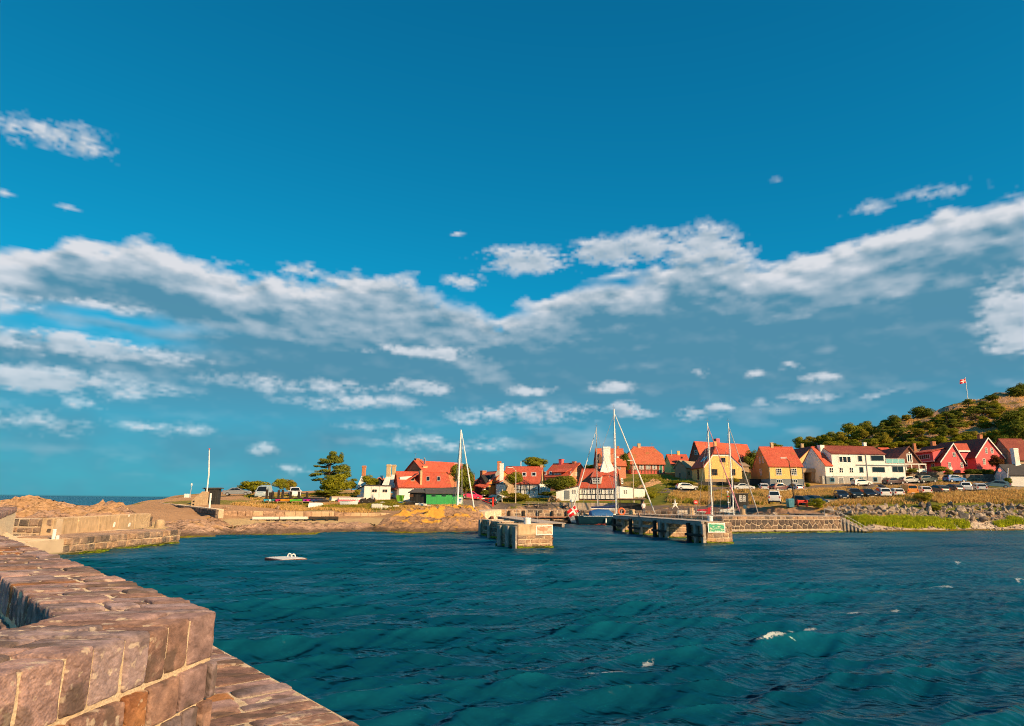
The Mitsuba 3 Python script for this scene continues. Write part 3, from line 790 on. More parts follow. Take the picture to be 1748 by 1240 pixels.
# left pier
lp = thing('harbour_pier', 'left harbour pier of masonry blocks with a worn white square on its head', 'pier')
fl, fr = gz(884, 937, 0), gz(944, 935, 0)
F = Frame([*fl[:2], 0], fr - fl)
W = np.linalg.norm((fr - fl)[:2])
ROWS3 = ((1.15, 1.86), (.62, 1.12), (.1, .6))
pier_block(lp, F, 0, W, 0, 3.6, 1.92, ((.72, 1.0), (.36, .70), (.0, .34)), [FAR[0], FAR[1], FAR[1]], wl=(.5, 1.0))
put('render_coat', F.w(cbox(-.02, W + .02, -.03, 3.5, 1.02, 1.90, .06)), 'mat_concrete', lp, label='pale patched render on the upper half of the pier head')
w0 = W * .50
put('painted_square', F.w(cat([box(w0, W - .06, -.045, -.028, z, z + .06) for z in (1.03, 1.75)] + [box(x, x + .07, -.045, -.028, 1.09, 1.75) for x in (w0, W - .13)])), WHITE, lp, label='white painted border on the pier head')
put('painted_field', F.w(box(w0 + .07, W - .13, -.04, -.026, 1.09, 1.75)), mat('mat_worn_white', tex(lambda p, n, uv: mix((0.58, 0.44, 0.34), (0.44, 0.24, 0.15), smoothstep(.42, .62, fbm(p.x * 4, p.y * 4, p.z * 4, 4)))), 0.85, 0.2), lp)
put('timber_facing', F.w(cat([cbox(-.25, -.06, v, v + .5, -1, 1.75, .03) for v in (.0, 1.2, 2.5)])), 'mat_timber_grey', lp)
put('side_bracket', F.w(cat([box(W, W + .28, .3, .5, .62, .82), box(W, W + .2, .3, .5, .25, .4)])), 'mat_timber_dark', lp)
for px, y, w in ((856, 921, 3.0), (838.5, 915.5, 3.0)):
    p = gz(px, y, 0)
    Fb = Frame([*p[:2], 0], F.u)
    pier_block(lp, Fb, 0, w, 0, 2.8, 1.75, ((1.1, 1.7), (.58, 1.08), (.06, .56)), [FAR[0], FAR[2], FAR[1]])
    put('timber_facing', Fb.w(cat([cbox(-.22, -.03, v, v + .45, -1, 1.7, .03) for v in (.1, 2.2)])), 'mat_timber_grey', lp)
pa, pb = at(850, 884, 80.5), at(925, 892.5, 58)
Fd = Frame([*pa[:2], 0], pb - pa)
LD = np.linalg.norm((pb - pa)[:2])
for k in range(26):
    put('deck_plank', Fd.w(cbox(LD * k / 26 + .02, LD * (k + 1) / 26 - .02, -.2, 2.2, 1.84, 1.93, .015)), 'mat_timber_grey', lp)
put('deck_beam', Fd.w(cbox(0, LD, -.05, .2, 1.55, 1.83)), 'mat_timber_grey', lp)
put('deck_beam', Fd.w(cbox(0, LD, 1.8, 2.05, 1.55, 1.83)), 'mat_timber_grey', lp)
for u in (LD * .2, LD * .48, LD * .7, LD * .9):
    put('rail_post', Fd.w(tube([[u, .1, 1.9], [u, .1, 3.0]], .022, 6)), METAL, lp)
put('ramp', hull([at(x, y, Y) + [0, 0, dz] for x, y, Y in ((826, 893, 81), (838, 881, 80), (843, 882, 82), (832, 894, 83)) for dz in (0, -.3)]), mat('mat_rust', tex(stone_fn((.10, .045, .035), (.17, .075, .05), 3.3)), .8, .2), lp)
t = thing('white_bollard', 'round white bollard on the head of the left pier', 'bollard')
p = F.W([W * .42, .9, 1.9])
put('shaft', lathe([(0, 0), (.30, 0), (.28, .45), (.28, .50), (0, .55)], 14).apply_translation(p), WHITE, t, smooth=40)
put('collar', lathe([(.28, .40), (.33, .42), (.33, .5), (.28, .52)], 14).apply_translation(p), WHITE, t, smooth=40)

# right pier
rp = thing('harbour_pier', 'right harbour pier on stone blocks with heavy grey timbers and a green painted rectangle', 'pier')
fl, fr = gz(1208, 928.5, 0), gz(1264, 929.5, 0)
ax = gz(1068, 910, 0) - fl
F = Frame([*fl[:2], 0], [0.975, 0.30])
W = (fr - fl)[:2] @ F.u[:2] + .1
AX = ax[:2] / np.linalg.norm(ax[:2])
LR = np.linalg.norm(ax[:2])
pier_block(rp, F, 0, W, 0, 3.0, 2.0, ((1.5, 1.97), (1.0, 1.48), (.52, .98), (.04, .50)), [FAR[1], FAR[0], FAR[3]], wl=(.5, 1.1))
gx0, gx1, gzb, gzt = W * .03, W * .70, 1.02, 1.92
put('painted_border', F.w(cat([box(gx0, gx1, -.062, -.045, gzb, gzb + .09), box(gx0, gx1, -.062, -.045, gzt - .07, gzt)] + [box(x, x + .09, -.062, -.045, gzb + .09, gzt - .07) for x in (gx0, gx1 - .09)])), WHITE, rp, label='white painted frame round the green rectangle')
put('painted_field', F.w(box(gx0 + .09, gx1 - .09, -.058, -.04, gzb + .09, gzt - .07)), mat('mat_worn_green', tex(lambda p, n, uv: mix((0.07, 0.36, 0.22), mix((0.55, 0.55, 0.45), (0.12, 0.09, 0.06), smoothstep(.6, .72, fbm(p.x * 2.5, p.y * 2.5, p.z * 6, 3))), smoothstep(.50, .62, fbm(p.x * 3.3, p.y * 3.3, p.z * 7, 4)))), 0.85, 0.2), rp, label='worn green paint peeling off the stones')
put('relief', F.w(cat([box(W * .82, W * .85, -.06, 0, 1.2, 1.6), box(W * .93, W * .96, -.06, 0, 1.2, 1.6), box(W * .85, W * .93, -.06, 0, 1.52, 1.6)])), FAR[0], rp)
blocks = [(1144, 1182, 919.5, 2.9), (1099, 1128, 913.5, 2.6), (1068, 1094, 908, 2.6)]
faces = [F]
for x0, x1, y, w in blocks:
    p, q = gz(x0, y, 0), gz(x1, y, 0)
    Fb = Frame([*p[:2], 0], F.u)
    faces.append(Fb)
    pier_block(rp, Fb, 0, (q - p)[:2] @ Fb.u[:2], 0, 2.7, 1.75, ((1.15, 1.72), (.62, 1.12), (.08, .60)), [FAR[1], FAR[0], FAR[3], FAR[1]], wl=(.5, 1.0))
for Fb, n in zip(faces, (3, 3, 2, 2)):                         # upright fender timbers on the channel side
    for v in np.linspace(.05, 2.6, n):
        put('fender_post', Fb.w(cbox(-.42, -.08, v, v + .36, -1.2, 1.82, .03)), 'mat_timber_grey' if v < 2 else 'mat_timber_dark', rp)
    put('waling', Fb.w(cbox(-.6, -.43, -.1, 3.0, .62, .86, .03)), 'mat_timber_dark', rp)
pa, pb = np.array([*(faces[3].W([-.35, 2.7, 0])[:2]), 0]), np.array([*(F.W([-.35, 0.2, 0])[:2]), 0])
Fd = Frame(pa, pb - pa)
LD = np.linalg.norm(pb - pa)
n_beam = 4
for k in range(n_beam):
    u0, u1 = LD * k / n_beam + .04, LD * (k + 1) / n_beam - .04
    put('deck_beam', Fd.w(cbox(u0, u1, -.10, .22, 1.60, 1.98, .03)), 'mat_timber_grey', rp)
    put('deck_beam', Fd.w(cbox(u0, u1, 1.9, 2.2, 1.62, 1.98, .03)), 'mat_timber_grey', rp)
for k in range(30):
    put('deck_plank', Fd.w(cbox(LD * k / 30 + .015, LD * (k + 1) / 30 - .015, -.12, 2.25, 1.985, 2.06, .01)), 'mat_timber_grey', rp)
put('low_beam', Fd.w(cbox(LD * .24, LD * .5, -.05, .25, .92, 1.18, .03)), 'mat_timber_grey', rp)
for x in (1158, 1164, 1181, 1199):
    p = at(x, 885, 70)
    put('rail_post', tube([[p[0], p[1], 2.0], [p[0], p[1], 3.1]], .022, 6), METAL, rp)
t = thing('white_bollard', 'round pale bollard on the head of the right pier above the green rectangle', 'bollard')
p = F.W([W * .36, .9, 2.0])
put('shaft', lathe([(0, 0), (.26, 0), (.24, .45), (.25, .52), (0, .55)], 14).apply_translation(p), WHITE, t, smooth=40)
put('collar', lathe([(.24, .42), (.30, .44), (.30, .52), (.24, .54)], 14).apply_translation(p), WHITE, t, smooth=40)

# ---------------------------------------------------------------- the mole with its rubble wall, right
mo = thing('stone_mole', 'long harbour mole faced with polygonal dark rubble stones in pale mortar', 'mole')
RUB = [mat(f'mat_rubble_stone_{i}', tex(stone_fn(b, w, i * 5.1 + 2)), 0.9, 0.2) for i, (b, w) in enumerate([((.075, .058, .052), (.15, .11, .09)), ((.14, .095, .07), (.25, .17, .12))])]
MP = [gz(1052, 903, 0)[:2], gz(1122, 906, 0)[:2], gz(1236, 910.5, 0)[:2], gz(1436, 908.5, 0)[:2]]
MP = [np.array(p) for p in MP]
BK = [MP[3] + [3.0, 6.0], MP[3] + [-5, 8], MP[2] + [-2, 9], MP[1] + [-2.5, 8.5], MP[0] + [1.3, 7]]
ZM = 2.12
put('core', polyprism([p for p in MP] + BK, -2.5, ZM - .03), mat('mat_pale_mortar', tex(lambda p, n, uv: mix(mix((.40, .31, .235), (.58, .47, .37), fbm(p.x * 2, p.y * 2, p.z * 2, 3)), (.06, .06, .015), smoothstep(.4, .1, p.z))), .95, .1), mo)
for k in range(3):
    Fm = Frame([*MP[k], 0], MP[k + 1] - MP[k])
    L = np.linalg.norm(MP[k + 1] - MP[k])
    rubble(mo, Fm, [(0.03, .42), (L - .03, .42), (L - .03, ZM - .42), (.03, ZM - .42)], .9 if k == 2 else .8, [RUB[0], RUB[0], RUB[1]], rg, joint=.10, proud=.12)
    course(mo, Fm, 0, L, ZM - .42, ZM, .6, 1.2, [FAR[0], FAR[2], FAR[1]], v0=-.06, depth=.7, jit=.02, gap=.05, rg=rg)
    put('footing', Fm.w(cat([cbox(u, u + 1.95, -.42 - rg.uniform(0, .12), .2, -2, .30 + rg.uniform(-.06, .05), .08) for u in np.arange(0, L - 1.9, 2.0)])), 'mat_algae' if k < 2 else 'mat_concrete_grey', mo)
    put('algae', Fm.w(cat([box(u, u + .5, -.62, -.1, -1, .05 + rg.uniform(0, .12)) for u in np.arange(0, L - .5, .5)])), 'mat_algae', mo, kind='stuff')
Fm = Frame([*MP[3], 0], BK[0] - MP[3])
rubble(mo, Fm, [(0.03, .3), (6.5, .9), (6.5, ZM), (.03, ZM - .1)], .7, RUB, rg)
put('top_slab', polyprism([np.array(p) for p in (MP[0] + [.2, .7], MP[1] + [.1, .8], MP[2] + [0, .8], MP[3] + [-.2, .8], MP[3] + [2.2, 5.5], BK[1] + [.3, -.3], BK[2] + [.2, -.3], BK[3] + [.2, -.3], BK[4] + [.2, -.3])], ZM - .3, ZM + .004), 'mat_concrete_grey', mo)
st = thing('stone_steps', 'iron handrail and stone steps down the sloping right end of the mole', 'steps')
a, b = MP[3] + [.3, .2], MP[3] + [3.6, -1.2]
for i in range(8):
    p = a + (b - a) * i / 8
    put('step', cbox(p[0] - .3, p[0] + .6, p[1] - .1, p[1] + 1.5, -1, ZM - .2 - i * .25, .03), 'mat_concrete_grey', st)
put('handrail', tube([[a[0] - 2.4, a[1] - .2, ZM + 1.0], [a[0] - .6, a[1] - .3, ZM + .7], [b[0], b[1], .35]], .035, 6), METAL, st)
put('handrail', tube([[a[0] - 2.4, a[1] + .4, ZM + .5], [b[0] - .3, b[1] + .1, .0]], .03, 6), METAL, st)
put('rail_post', tube([[a[0] - 2.4, a[1] - .2, ZM - .2], [a[0] - 2.4, a[1] - .2, ZM + 1.1]], .05, 6), METAL, st)
ra = thing('railing', 'thin rusty iron railing on the mole behind the right pier', 'railing')
for i, x in enumerate(np.linspace(1128, 1234, 9)):
    p = at(x, 870, 88.5)
    put('post', tube([[p[0], p[1], ZM], [p[0], p[1], ZM + 1.05]], .028, 6), paint((.14, .07, .04), .8), ra)
for z in (.55, 1.02):
    put('rail', tube([[at(x, 870, 88.5)[0], 88.5, ZM + z] for x in (1128, 1234)], .02, 6), paint((.14, .07, .04), .8), ra)

# ---------------------------------------------------------------- the inner quay
hq = thing('harbour_quay', 'inner harbour quay of tan stone blocks with dark upright timber fenders', 'quay')
QP = [np.array(p) for p in ([-3.6, 93], [-1.6, 114.6], [20.0, 119.6], [40.5, 108.6], [48, 101.0])]
ZQ = 2.28
QB = [QP[4] + [1.5, 2.2], QP[3] + [1.4, 2.6], QP[2] + [.3, 3.0], QP[1] + [-2.4, 2.6], QP[0] + [-2.8, 0]]
put('core', polyprism(QP + QB, -2.5, ZQ - .03), 'mat_far_mortar', hq)
put('top_slab', polyprism([QP[0] + [-.5, 0], QP[1] + [-.45, .5], QP[2] + [0, .55], QP[3] + [.3, .5], QP[4] + [.3, .4]] + [q + [0, -.1] for q in QB], ZQ - .3, ZQ + .03), 'mat_concrete_grey', hq)
for k in (1, 2, 3):
    Fq = Frame([*QP[k], 0], QP[k + 1] - QP[k])
    L = np.linalg.norm(QP[k + 1] - QP[k])
    for z0, z1 in ((1.74, ZQ), (1.2, 1.72), (.65, 1.18), (.1, .63)):
        course(hq, Fq, 0, L, z0, z1, .7, 1.4, [FAR[1], FAR[1], FAR[0], FAR[2]], v0=-.02, depth=.3, rg=rg)
    if k == 1:
        for u in np.arange(1.2, L, 2.6):
            put('fender_post', Fq.w(cbox(u, u + .36, -.4, -.08, -1, 2.1, .03)), 'mat_timber_dark', hq)
        put('waling', Fq.w(cbox(.5, L - 2, -.62, -.42, .95, 1.2, .03)), mat('mat_timber_red', tex(timber_fn((.20, .10, .07), (.36, .2, .14))), .8, .2), hq)
        put('waling', Fq.w(cbox(.5, L - 5, -.62, -.42, .2, .5, .03)), 'mat_timber_dark', hq)
hw = thing('retaining_wall', 'low grey concrete retaining wall behind the quay below the smokehouse', 'wall')
pa, pb, pc = on(862, 121.0), on(985, 120.5), on(1120, 121.5)
for a, b in ((pa, pb), (pb, pc)):
    Fh = Frame([*a[:2], 0], b - a)
    L = np.linalg.norm((b - a)[:2])
    n = int(L // 2.4)
    for i in range(n):
        h = 3.55 if a is not pa or i > 2 else 2.7 + .28 * i
        put('panel', Fh.w(cbox(L * i / n + .02, L * (i + 1) / n - .02, 0, .5, 1.5, h, .04)), 'mat_concrete_grey', hw)

# ---------------------------------------------------------------- rock outcrops
def rock_fn(lichen, lo, hi):
    def fn(p, n, uv):
        a, b = fbm(p.x * .8, p.y * .8, p.z * 1.6, 4), fbm(p.x * 4, p.y * 4, p.z * 8, 3)
        crack = smoothstep(.05, .0, dr.abs(fbm(p.x * 1.6 - p.z, p.y * 1.6 + p.z * 2.5, p.z * 2.0, 3) - .5))
        c = mix(lo, hi, a) * (.45 + 1.1 * b) * (1 - .6 * crack)
        if lichen:
            l = smoothstep(.55, .63, fbm(p.x * .9 + 3, p.y * .9, p.z * 1.5, 4) + .12 * (p.z - 1.5)) * (.55 + .9 * b)
            c = mix(c, mix((.50, .24, .035), (.62, .36, .07), b), l * lichen)
        c = mix(c, (.06, .045, .035), smoothstep(.75, .25, p.z + (a - .5) * .8) * .8)
        return mix(c, mix((.20, .19, .012), (.05, .045, .01), b), smoothstep(.22, .08, p.z + (b - .5) * .2))
    return fn


mat('mat_rock_lichen', tex(rock_fn(.9, (.20, .12, .08), (.40, .25, .165))), .95, .1, bump=(tex(ground_bump, eps=.03), .25))
mat('mat_rock_pink', tex(rock_fn(.22, (.25, .15, .11), (.45, .305, .225))), .95, .1, bump=(tex(ground_bump, eps=.03), .25))


def outcrop(label, pts, z0, matname, seed, hgt, step=.28, strike=(1.0, .25), ridge=.95):
    """A rock ridge over a plan outline: height from the distance to the rim, broken by slanting ledges."""
    poly = sg.Polygon([(p[0], p[1]) for p in pts]).buffer(1.2).buffer(-.4)
    x0, y0, x1, y1 = poly.bounds
    GX, GY = np.meshgrid(np.arange(x0 - 1, x1 + 1, step), np.arange(y0 - 1, y1 + 1, step), indexing='ij')
    d = shapely.distance(shapely.points(GX, GY), poly.exterior) * np.where(shapely.contains_xy(poly, GX, GY), 1, -1)
    q = np.stack([GX, GY, 0 * GX], -1)
    s = GX * strike[1] - GY * strike[0]
    saw = 0
    for k, (f, am) in enumerate(((.55, .55), (1.3, .28), (2.9, .12))):
        w = s * f + 2.2 * meshkit.fbm(q * .35 * f + k, 3, seed + k) + GX * .15 * f
        fr = w - np.floor(w)
        saw = saw + am * np.where(fr < .8, fr / .8, (1 - fr) / .2)
    base = np.clip(d / hgt[1], 0, 1) ** .6
    lump = .45 + .9 * meshkit.fbm(q * .16 + 5, 4, seed)
    Z = z0 + base * hgt[0] * lump * (1 - ridge * .5 + ridge * saw) + (meshkit.fbm(q * 1.2, 4, seed) - .5) * .5 * base
    m = grid_mesh(GX, GY, np.where(d > -1.2, Z, -3))
    return put('rock_outcrop', m, matname, label=label, cat='rock', smooth=40)


outcrop('big rock ridge with bright orange lichen between the beach and the left pier', [gz(642, 909, 0), gz(700, 910, 0), gz(780, 910, 0), gz(838, 909, 0), at(838, 880, 86), at(760, 880, 90), at(690, 880, 89)], -.3, 'mat_rock_lichen', 4, (2.5, 3.0))
outcrop('long tan rock ridge along the open sea behind the concrete wall', [at(-60, 884, 64), at(60, 884, 64), at(150, 882, 64), at(236, 880, 66), at(238, 864, 76), at(130, 862, 76), at(0, 862, 74), at(-60, 862, 74)], .6, 'mat_rock_pink', 9, (2.1, 3.0), strike=(.8, .6))
outcrop('reddish bare rock between the small jetty and the beach', [gz(300, 916, 0.1), gz(345, 912, .3), gz(396, 903, .6), at(370, 890, 77), at(310, 876, 77), at(262, 872, 76), at(250, 884, 69)], .0, 'mat_rock_pink', 14, (1.5, 4.0), strike=(.9, .4))
outcrop('low flat red rock ledge at the water edge of the beach', [gz(400, 914, 0), gz(470, 914, 0), gz(560, 910, 0), gz(638, 909, 0), at(636, 898, 81), at(560, 902, 78), at(470, 906, 74), at(410, 908, 72)], -.1, 'mat_rock_pink', 18, (1.0, 1.6))
outcrop('round mossy rock hump by the small jetty end', [gz(342, 905, .3), gz(385, 904, .3), at(385, 897, 77), at(345, 897, 76)], .2, 'mat_rock_lichen', 21, (1.3, 1.5))
outcrop('bare pink rock face below the red half timbered house', [at(1090, 826, 140), at(1130, 830, 140), at(1166, 826, 144), at(1168, 812, 152), at(1120, 808, 154), at(1085, 812, 152)], 6.2, 'mat_rock_pink', 27, (2.6, 4.0))
outcrop('pale rock slab beside the path above the shelter', [at(1090, 846, 130), at(1130, 852, 128), at(1150, 846, 131), at(1120, 838, 137), at(1095, 838, 137)], 3.9, 'mat_rock_pink', 31, (1.3, 2.5))

# boulders of the right shore
def boulder(p, s, seed, name='boulder'):
    r = np.random.default_rng(seed)
    P = r.normal(size=(11, 3))
    P = P / np.linalg.norm(P, axis=1)[:, None] * [1, .85, .72] * r.uniform(.75, 1.1, (11, 1))
    m = hull(P * s)
    m.apply_transform(trimesh.transformations.rotation_matrix(r.uniform(0, 6.3), r.normal(size=3)))
    m.apply_translation(p + np.array([0, 0, s * .3]))
    return m


BOULD = [mat('mat_boulder_0', tex(stone_fn((.27, .215, .175), (.42, .34, .275), 2.0)), .9, .2), mat('mat_boulder_1', tex(stone_fn((.17, .13, .105), (.30, .23, .18), 4.0)), .9, .2)]
bc, placed = [], []
for i in range(1400):
    x = rg.uniform(1412, 1790)
    t = rg.random()
    lo, hi = np.interp(x, [1412, 1500, 1580, 1660, 1790], [880, 880, 884, 892, 893]), np.interp(x, [1412, 1500, 1580, 1660, 1790], [867, 866, 866, 864, 862])
    y = lo + (hi - lo) * t
    s = rg.uniform(.28, .95) if rg.random() < .6 else rg.uniform(.2, .4)
    if x > 1590 and rg.random() < .5:
        s *= 1.3
    p = hit(x, y, 88, 135)
    if p[2] < .12 or any((p[0] - q[0]) ** 2 + (p[1] - q[1]) ** 2 < (.62 * (s + q[2])) ** 2 for q in placed):
        continue
    placed.append((p[0], p[1], s))
    if s > .42:
        bc.append((p, s, i))
    else:
        bc.append((p, s, -i))
BG = 'grey boulders tipped along the right shore'
big = [b for b in bc if b[2] > 0]
big.sort(key=lambda b: -b[1])
for n, (p, s, i) in enumerate(big[:220]):
    k = put('boulder', boulder(p, s, i), BOULD[int(i % 3 == 0)], label='grey angular boulder in the loose bank on the right shore', cat='boulder', group=BG, smooth=20)
small = [b for b in bc if b[2] <= 0] + big[220:]
sm = [boulder(p, s, abs(i)) for p, s, i in small]
for i in range(900):
    x = rg.uniform(1400, 1800)
    y = rg.uniform(872, 906)
    p = hit(x, y, 85, 135)
    if p[2] > -.2:
        sm.append(boulder(p, rg.uniform(.10, .28), 5000 + i))
put('rubble', cat(sm), BOULD[0], kind='stuff', label='small broken stones and pebbles strewn between the boulders of the right shore')
for i, (x, y) in enumerate(((1312, 872), (1321, 874), (1340, 872), (1352, 870), (1356, 874), (1366, 872), (1345, 868), (1362, 868), (1384, 866), (1393, 870), (1400, 866), (1405, 873))):
    p = on(x, 98.5 + (i % 3) * 1.2)
    put('boulder', boulder(p, rg.uniform(.4, .7), 900 + i), BOULD[0], label='pale boulder piled behind the right end of the mole wall', cat='boulder', group='pale boulders behind the mole wall', smooth=20)

# retaining walls of the beach
bw = thing('beach_wall', 'low tan stone wall along the back of the small beach', 'wall')
for a, b, h in ((at(362, 888, 84), at(470, 888, 88), 1.25), (at(470, 888, 88), at(570, 888, 91.5), 1.2), (at(570, 888, 91.5), at(668, 882, 95), 1.0)):
    Fw = Frame([*a[:2], 0], b - a)
    L = np.linalg.norm((b - a)[:2])
    course(bw, Fw, 0, L, .5, .9 + h, .8, 1.7, ['mat_concrete', FAR[1], 'mat_concrete'], v0=0, depth=.5, jit=.03, gap=.04, rg=rg)
dw = thing('dark_stone_wall', 'dark stone quay wall running back beside the flagpole', 'wall')
a, b = at(366, 889, 80.5), at(252, 862, 105)
Fw = Frame([*b[:2], 0], a - b)
L = np.linalg.norm((a - b)[:2])
put('core', Fw.w(hull([(0, .1, 1), (L, .1, .2), (0, .1, 3.1), (L, .1, 2.42), (0, 1, 1), (L, 1, .2), (0, 1, 3.1), (L, 1, 2.42)])), 'mat_far_mortar', dw)
for r0, r1 in ((.03, .33), (.35, .66), (.68, .98)):
    u = 0
    while u < L:
        w = rg.uniform(.45, .8)
        zl, zh = (lambda f: (1 - u / L) * (1.4 + f * 1.7) + (u / L) * (.4 + f * 2.0))(r0), (lambda f: (1 - u / L) * (1.4 + f * 1.7) + (u / L) * (.4 + f * 2.0))(r1)
        put('stone', Fw.w(cbox(u + .03, u + w - .03, -.05 - rg.uniform(0, .06), .3, zl, zh, .06)), FAR[2 if rg.random() < .8 else 0], dw)
        u += w
cr = thing('concrete_ramp', 'sloping tan concrete block leading up to the dark hut', 'ramp')
a, b = at(326, 864, 90), at(349, 864, 90)
put('block', hull([np.array([x, y, z]) for x, z in ((a[0], 2.4), (b[0], 2.4), (b[0], 4.55), (b[0] - .5, 4.6), (a[0], 3.4)) for y in (90, 90.9)]), 'mat_concrete', cr)
for dz in (.35, .75):
    put('hole', box(a[0] + .18, a[0] + .42, 89.97, 90.3, 2.4 + dz, 2.6 + dz), BLACK, cr)

# ---------------------------------------------------------------- building materials
def plaster_fn(c, v=0.08, dirt=0.25):
    lo, hi, dk = tuple(x * (1 - v) for x in c), tuple(min(x * (1 + v), .85) for x in c), tuple(x * y for x, y in zip(c, (.62, .55, .48)))
    def fn(p, n, uv):
        f, g = fbm(p.x * .7, p.y * .7, p.z * .7, 4), fbm(p.x * 2.2, p.y * 2.2, p.z * .5, 3)
        return mix(mix(lo, hi, f), dk, smoothstep(.58, .75, g) * dirt)
    return fn


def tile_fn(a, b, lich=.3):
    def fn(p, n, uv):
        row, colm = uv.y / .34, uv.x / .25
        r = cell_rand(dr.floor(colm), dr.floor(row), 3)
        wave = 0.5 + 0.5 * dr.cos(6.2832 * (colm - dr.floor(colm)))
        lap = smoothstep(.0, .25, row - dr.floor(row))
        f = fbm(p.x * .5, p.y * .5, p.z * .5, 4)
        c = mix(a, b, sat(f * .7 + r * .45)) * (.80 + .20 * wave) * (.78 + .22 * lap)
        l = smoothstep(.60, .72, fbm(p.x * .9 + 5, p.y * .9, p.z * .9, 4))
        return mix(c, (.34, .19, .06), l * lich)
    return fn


def board_fn(a, b, step=.16):
    def fn(p, n, uv):
        s = (p.x + p.y * .37) / step
        r = cell_rand(dr.floor(s), 0, 5)
        e = smoothstep(.0, .12, s - dr.floor(s))
        return mix(a, b, sat(r * .6 + .5 * fbm(p.x * 2, p.y * 2, p.z * .6, 3))) * (.6 + .4 * e)
    return fn


def brick_fn(a, b):
    def fn(p, n, uv):
        f, g = fbm(p.x * .8, p.y * .8, p.z * .8, 4), noise(p.x * 4.2 + p.y * 4.2, p.z * 13, 1.0)
        return mix(a, b, sat(f * .6 + g * .5))
    return fn


PL = {k: mat('mat_wall_' + k, tex(plaster_fn(c)), .9, .15) for k, c in dict(white=(.80, .785, .755), grey=(.36, .36, .35), yellow=(.78, .53, .19), paleyellow=(.78, .60, .27), orange=(.62, .29, .085), pink=(.70, .14, .15), salmon=(.62, .25, .15), tan=(.40, .29, .19), slate=(.19, .215, .235)).items()}
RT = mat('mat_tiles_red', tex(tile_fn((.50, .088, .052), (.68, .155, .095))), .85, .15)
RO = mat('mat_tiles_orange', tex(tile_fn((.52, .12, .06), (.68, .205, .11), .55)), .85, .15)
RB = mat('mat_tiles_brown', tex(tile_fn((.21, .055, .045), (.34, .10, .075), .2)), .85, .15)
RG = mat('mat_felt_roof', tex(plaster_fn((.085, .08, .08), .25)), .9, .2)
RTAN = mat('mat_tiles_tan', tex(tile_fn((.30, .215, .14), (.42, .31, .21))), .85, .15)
BB = mat('mat_boards_black', tex(board_fn((.016, .017, .018), (.04, .04, .04))), .7, .25)
BG_ = mat('mat_boards_green', tex(board_fn((.035, .30, .085), (.05, .37, .11))), .7, .25)
BW = mat('mat_boards_white', tex(board_fn((.70, .69, .66), (.80, .78, .74))), .7, .25)
BBR = mat('mat_boards_brown', tex(board_fn((.13, .05, .035), (.20, .08, .06))), .7, .25)
BR = mat('mat_brick', tex(brick_fn((.40, .15, .075), (.55, .24, .13))), .9, .1)
BT = mat('mat_brick_tan', tex(brick_fn((.46, .33, .18), (.60, .46, .28))), .9, .1)
BD = mat('mat_brick_dark', tex(brick_fn((.13, .075, .055), (.22, .13, .095))), .9, .1)
GLASS = mat('mat_window_glass', (.012, .016, .02), .06, .6)
WF = WHITE
BRN = paint((.10, .045, .02), .6)
BLU = paint((.09, .30, .46), .6)
GRN = paint((.05, .20, .13), .5)


def zz(ox, oy, s):
    """Survey sheet: a close-up of the photograph with its corner and scale."""
    return lambda x, y: (ox + x / s, oy + y / s)


def roofslab(P, th, F, matname, parent, name='roof_slope', lift=.03, edge=None):
    """A roof slope from 3 or more local points (eave first); tile coordinates in metres."""
    P = np.asarray(P, float)
    n = np.cross(P[1] - P[0], P[2] - P[0])
    n /= np.linalg.norm(n)
    if n[2] < 0:
        n = -n
    Q = np.vstack([P + n * (lift + th), P + n * lift])
    h = hull(Q)
    h = trimesh.Trimesh(h.triangles.reshape(-1, 3), np.arange(len(h.faces) * 3).reshape(-1, 3), process=False)
    a = (P[1] - P[0]) / np.linalg.norm(P[1] - P[0])
    b = np.cross(n, a)
    uv = np.c_[(h.vertices - P[0]) @ a, (h.vertices - P[0]) @ b]
    return put(name, F.w(h), matname, parent, uv=uv)


def window(parent, F, q, x0, y0, x1, y1, nx=2, ny=1, frame=None, pane=None, bw=.07, v=0.0, name='window', sill=False):
    """A window on the plane of the frame F between two photo points: frame with glazing bars and a pane."""
    u0, z1 = F.px(*q(x0, y0), v)
    u1, z0 = F.px(*q(x1, y1), v)
    return window_uz(parent, F, u0, z0, u1, z1, nx, ny, frame, pane, bw, v, name, sill)


def window_uz(parent, F, u0, z0, u1, z1, nx=2, ny=1, frame=None, pane=None, bw=.07, v=0.0, name='window', sill=False):
    if u1 < u0:
        u0, u1 = u1, u0
    bw = min(bw, (u1 - u0) * .16, (z1 - z0) * .16)
    B = [box(u0, u1, v - .07, v + .02, z0, z0 + bw), box(u0, u1, v - .07, v + .02, z1 - bw, z1), box(u0, u0 + bw, v - .07, v + .02, z0 + bw, z1 - bw), box(u1 - bw, u1, v - .07, v + .02, z0 + bw, z1 - bw)]
    for i in range(1, nx):
        x = u0 + (u1 - u0) * i / nx
        B.append(box(x - bw * .45, x + bw * .45, v - .06, v + .02, z0 + bw, z1 - bw))
    for i in range(1, ny):
        z = z0 + (z1 - z0) * i / ny
        B.append(box(u0 + bw, u1 - bw, v - .055, v + .015, z - bw * .3, z + bw * .3))
    if sill:
        B.append(box(u0 - .06, u1 + .06, v - .12, v, z0 - .06, z0 - .005))
    k = put(name, F.w(cat(B)), frame or WF, parent)
    put('pane', F.w(box(u0 + bw * .5, u1 - bw * .5, v - .025, v + .01, z0 + bw * .5, z1 - bw * .5)), pane or GLASS, k)
    return k


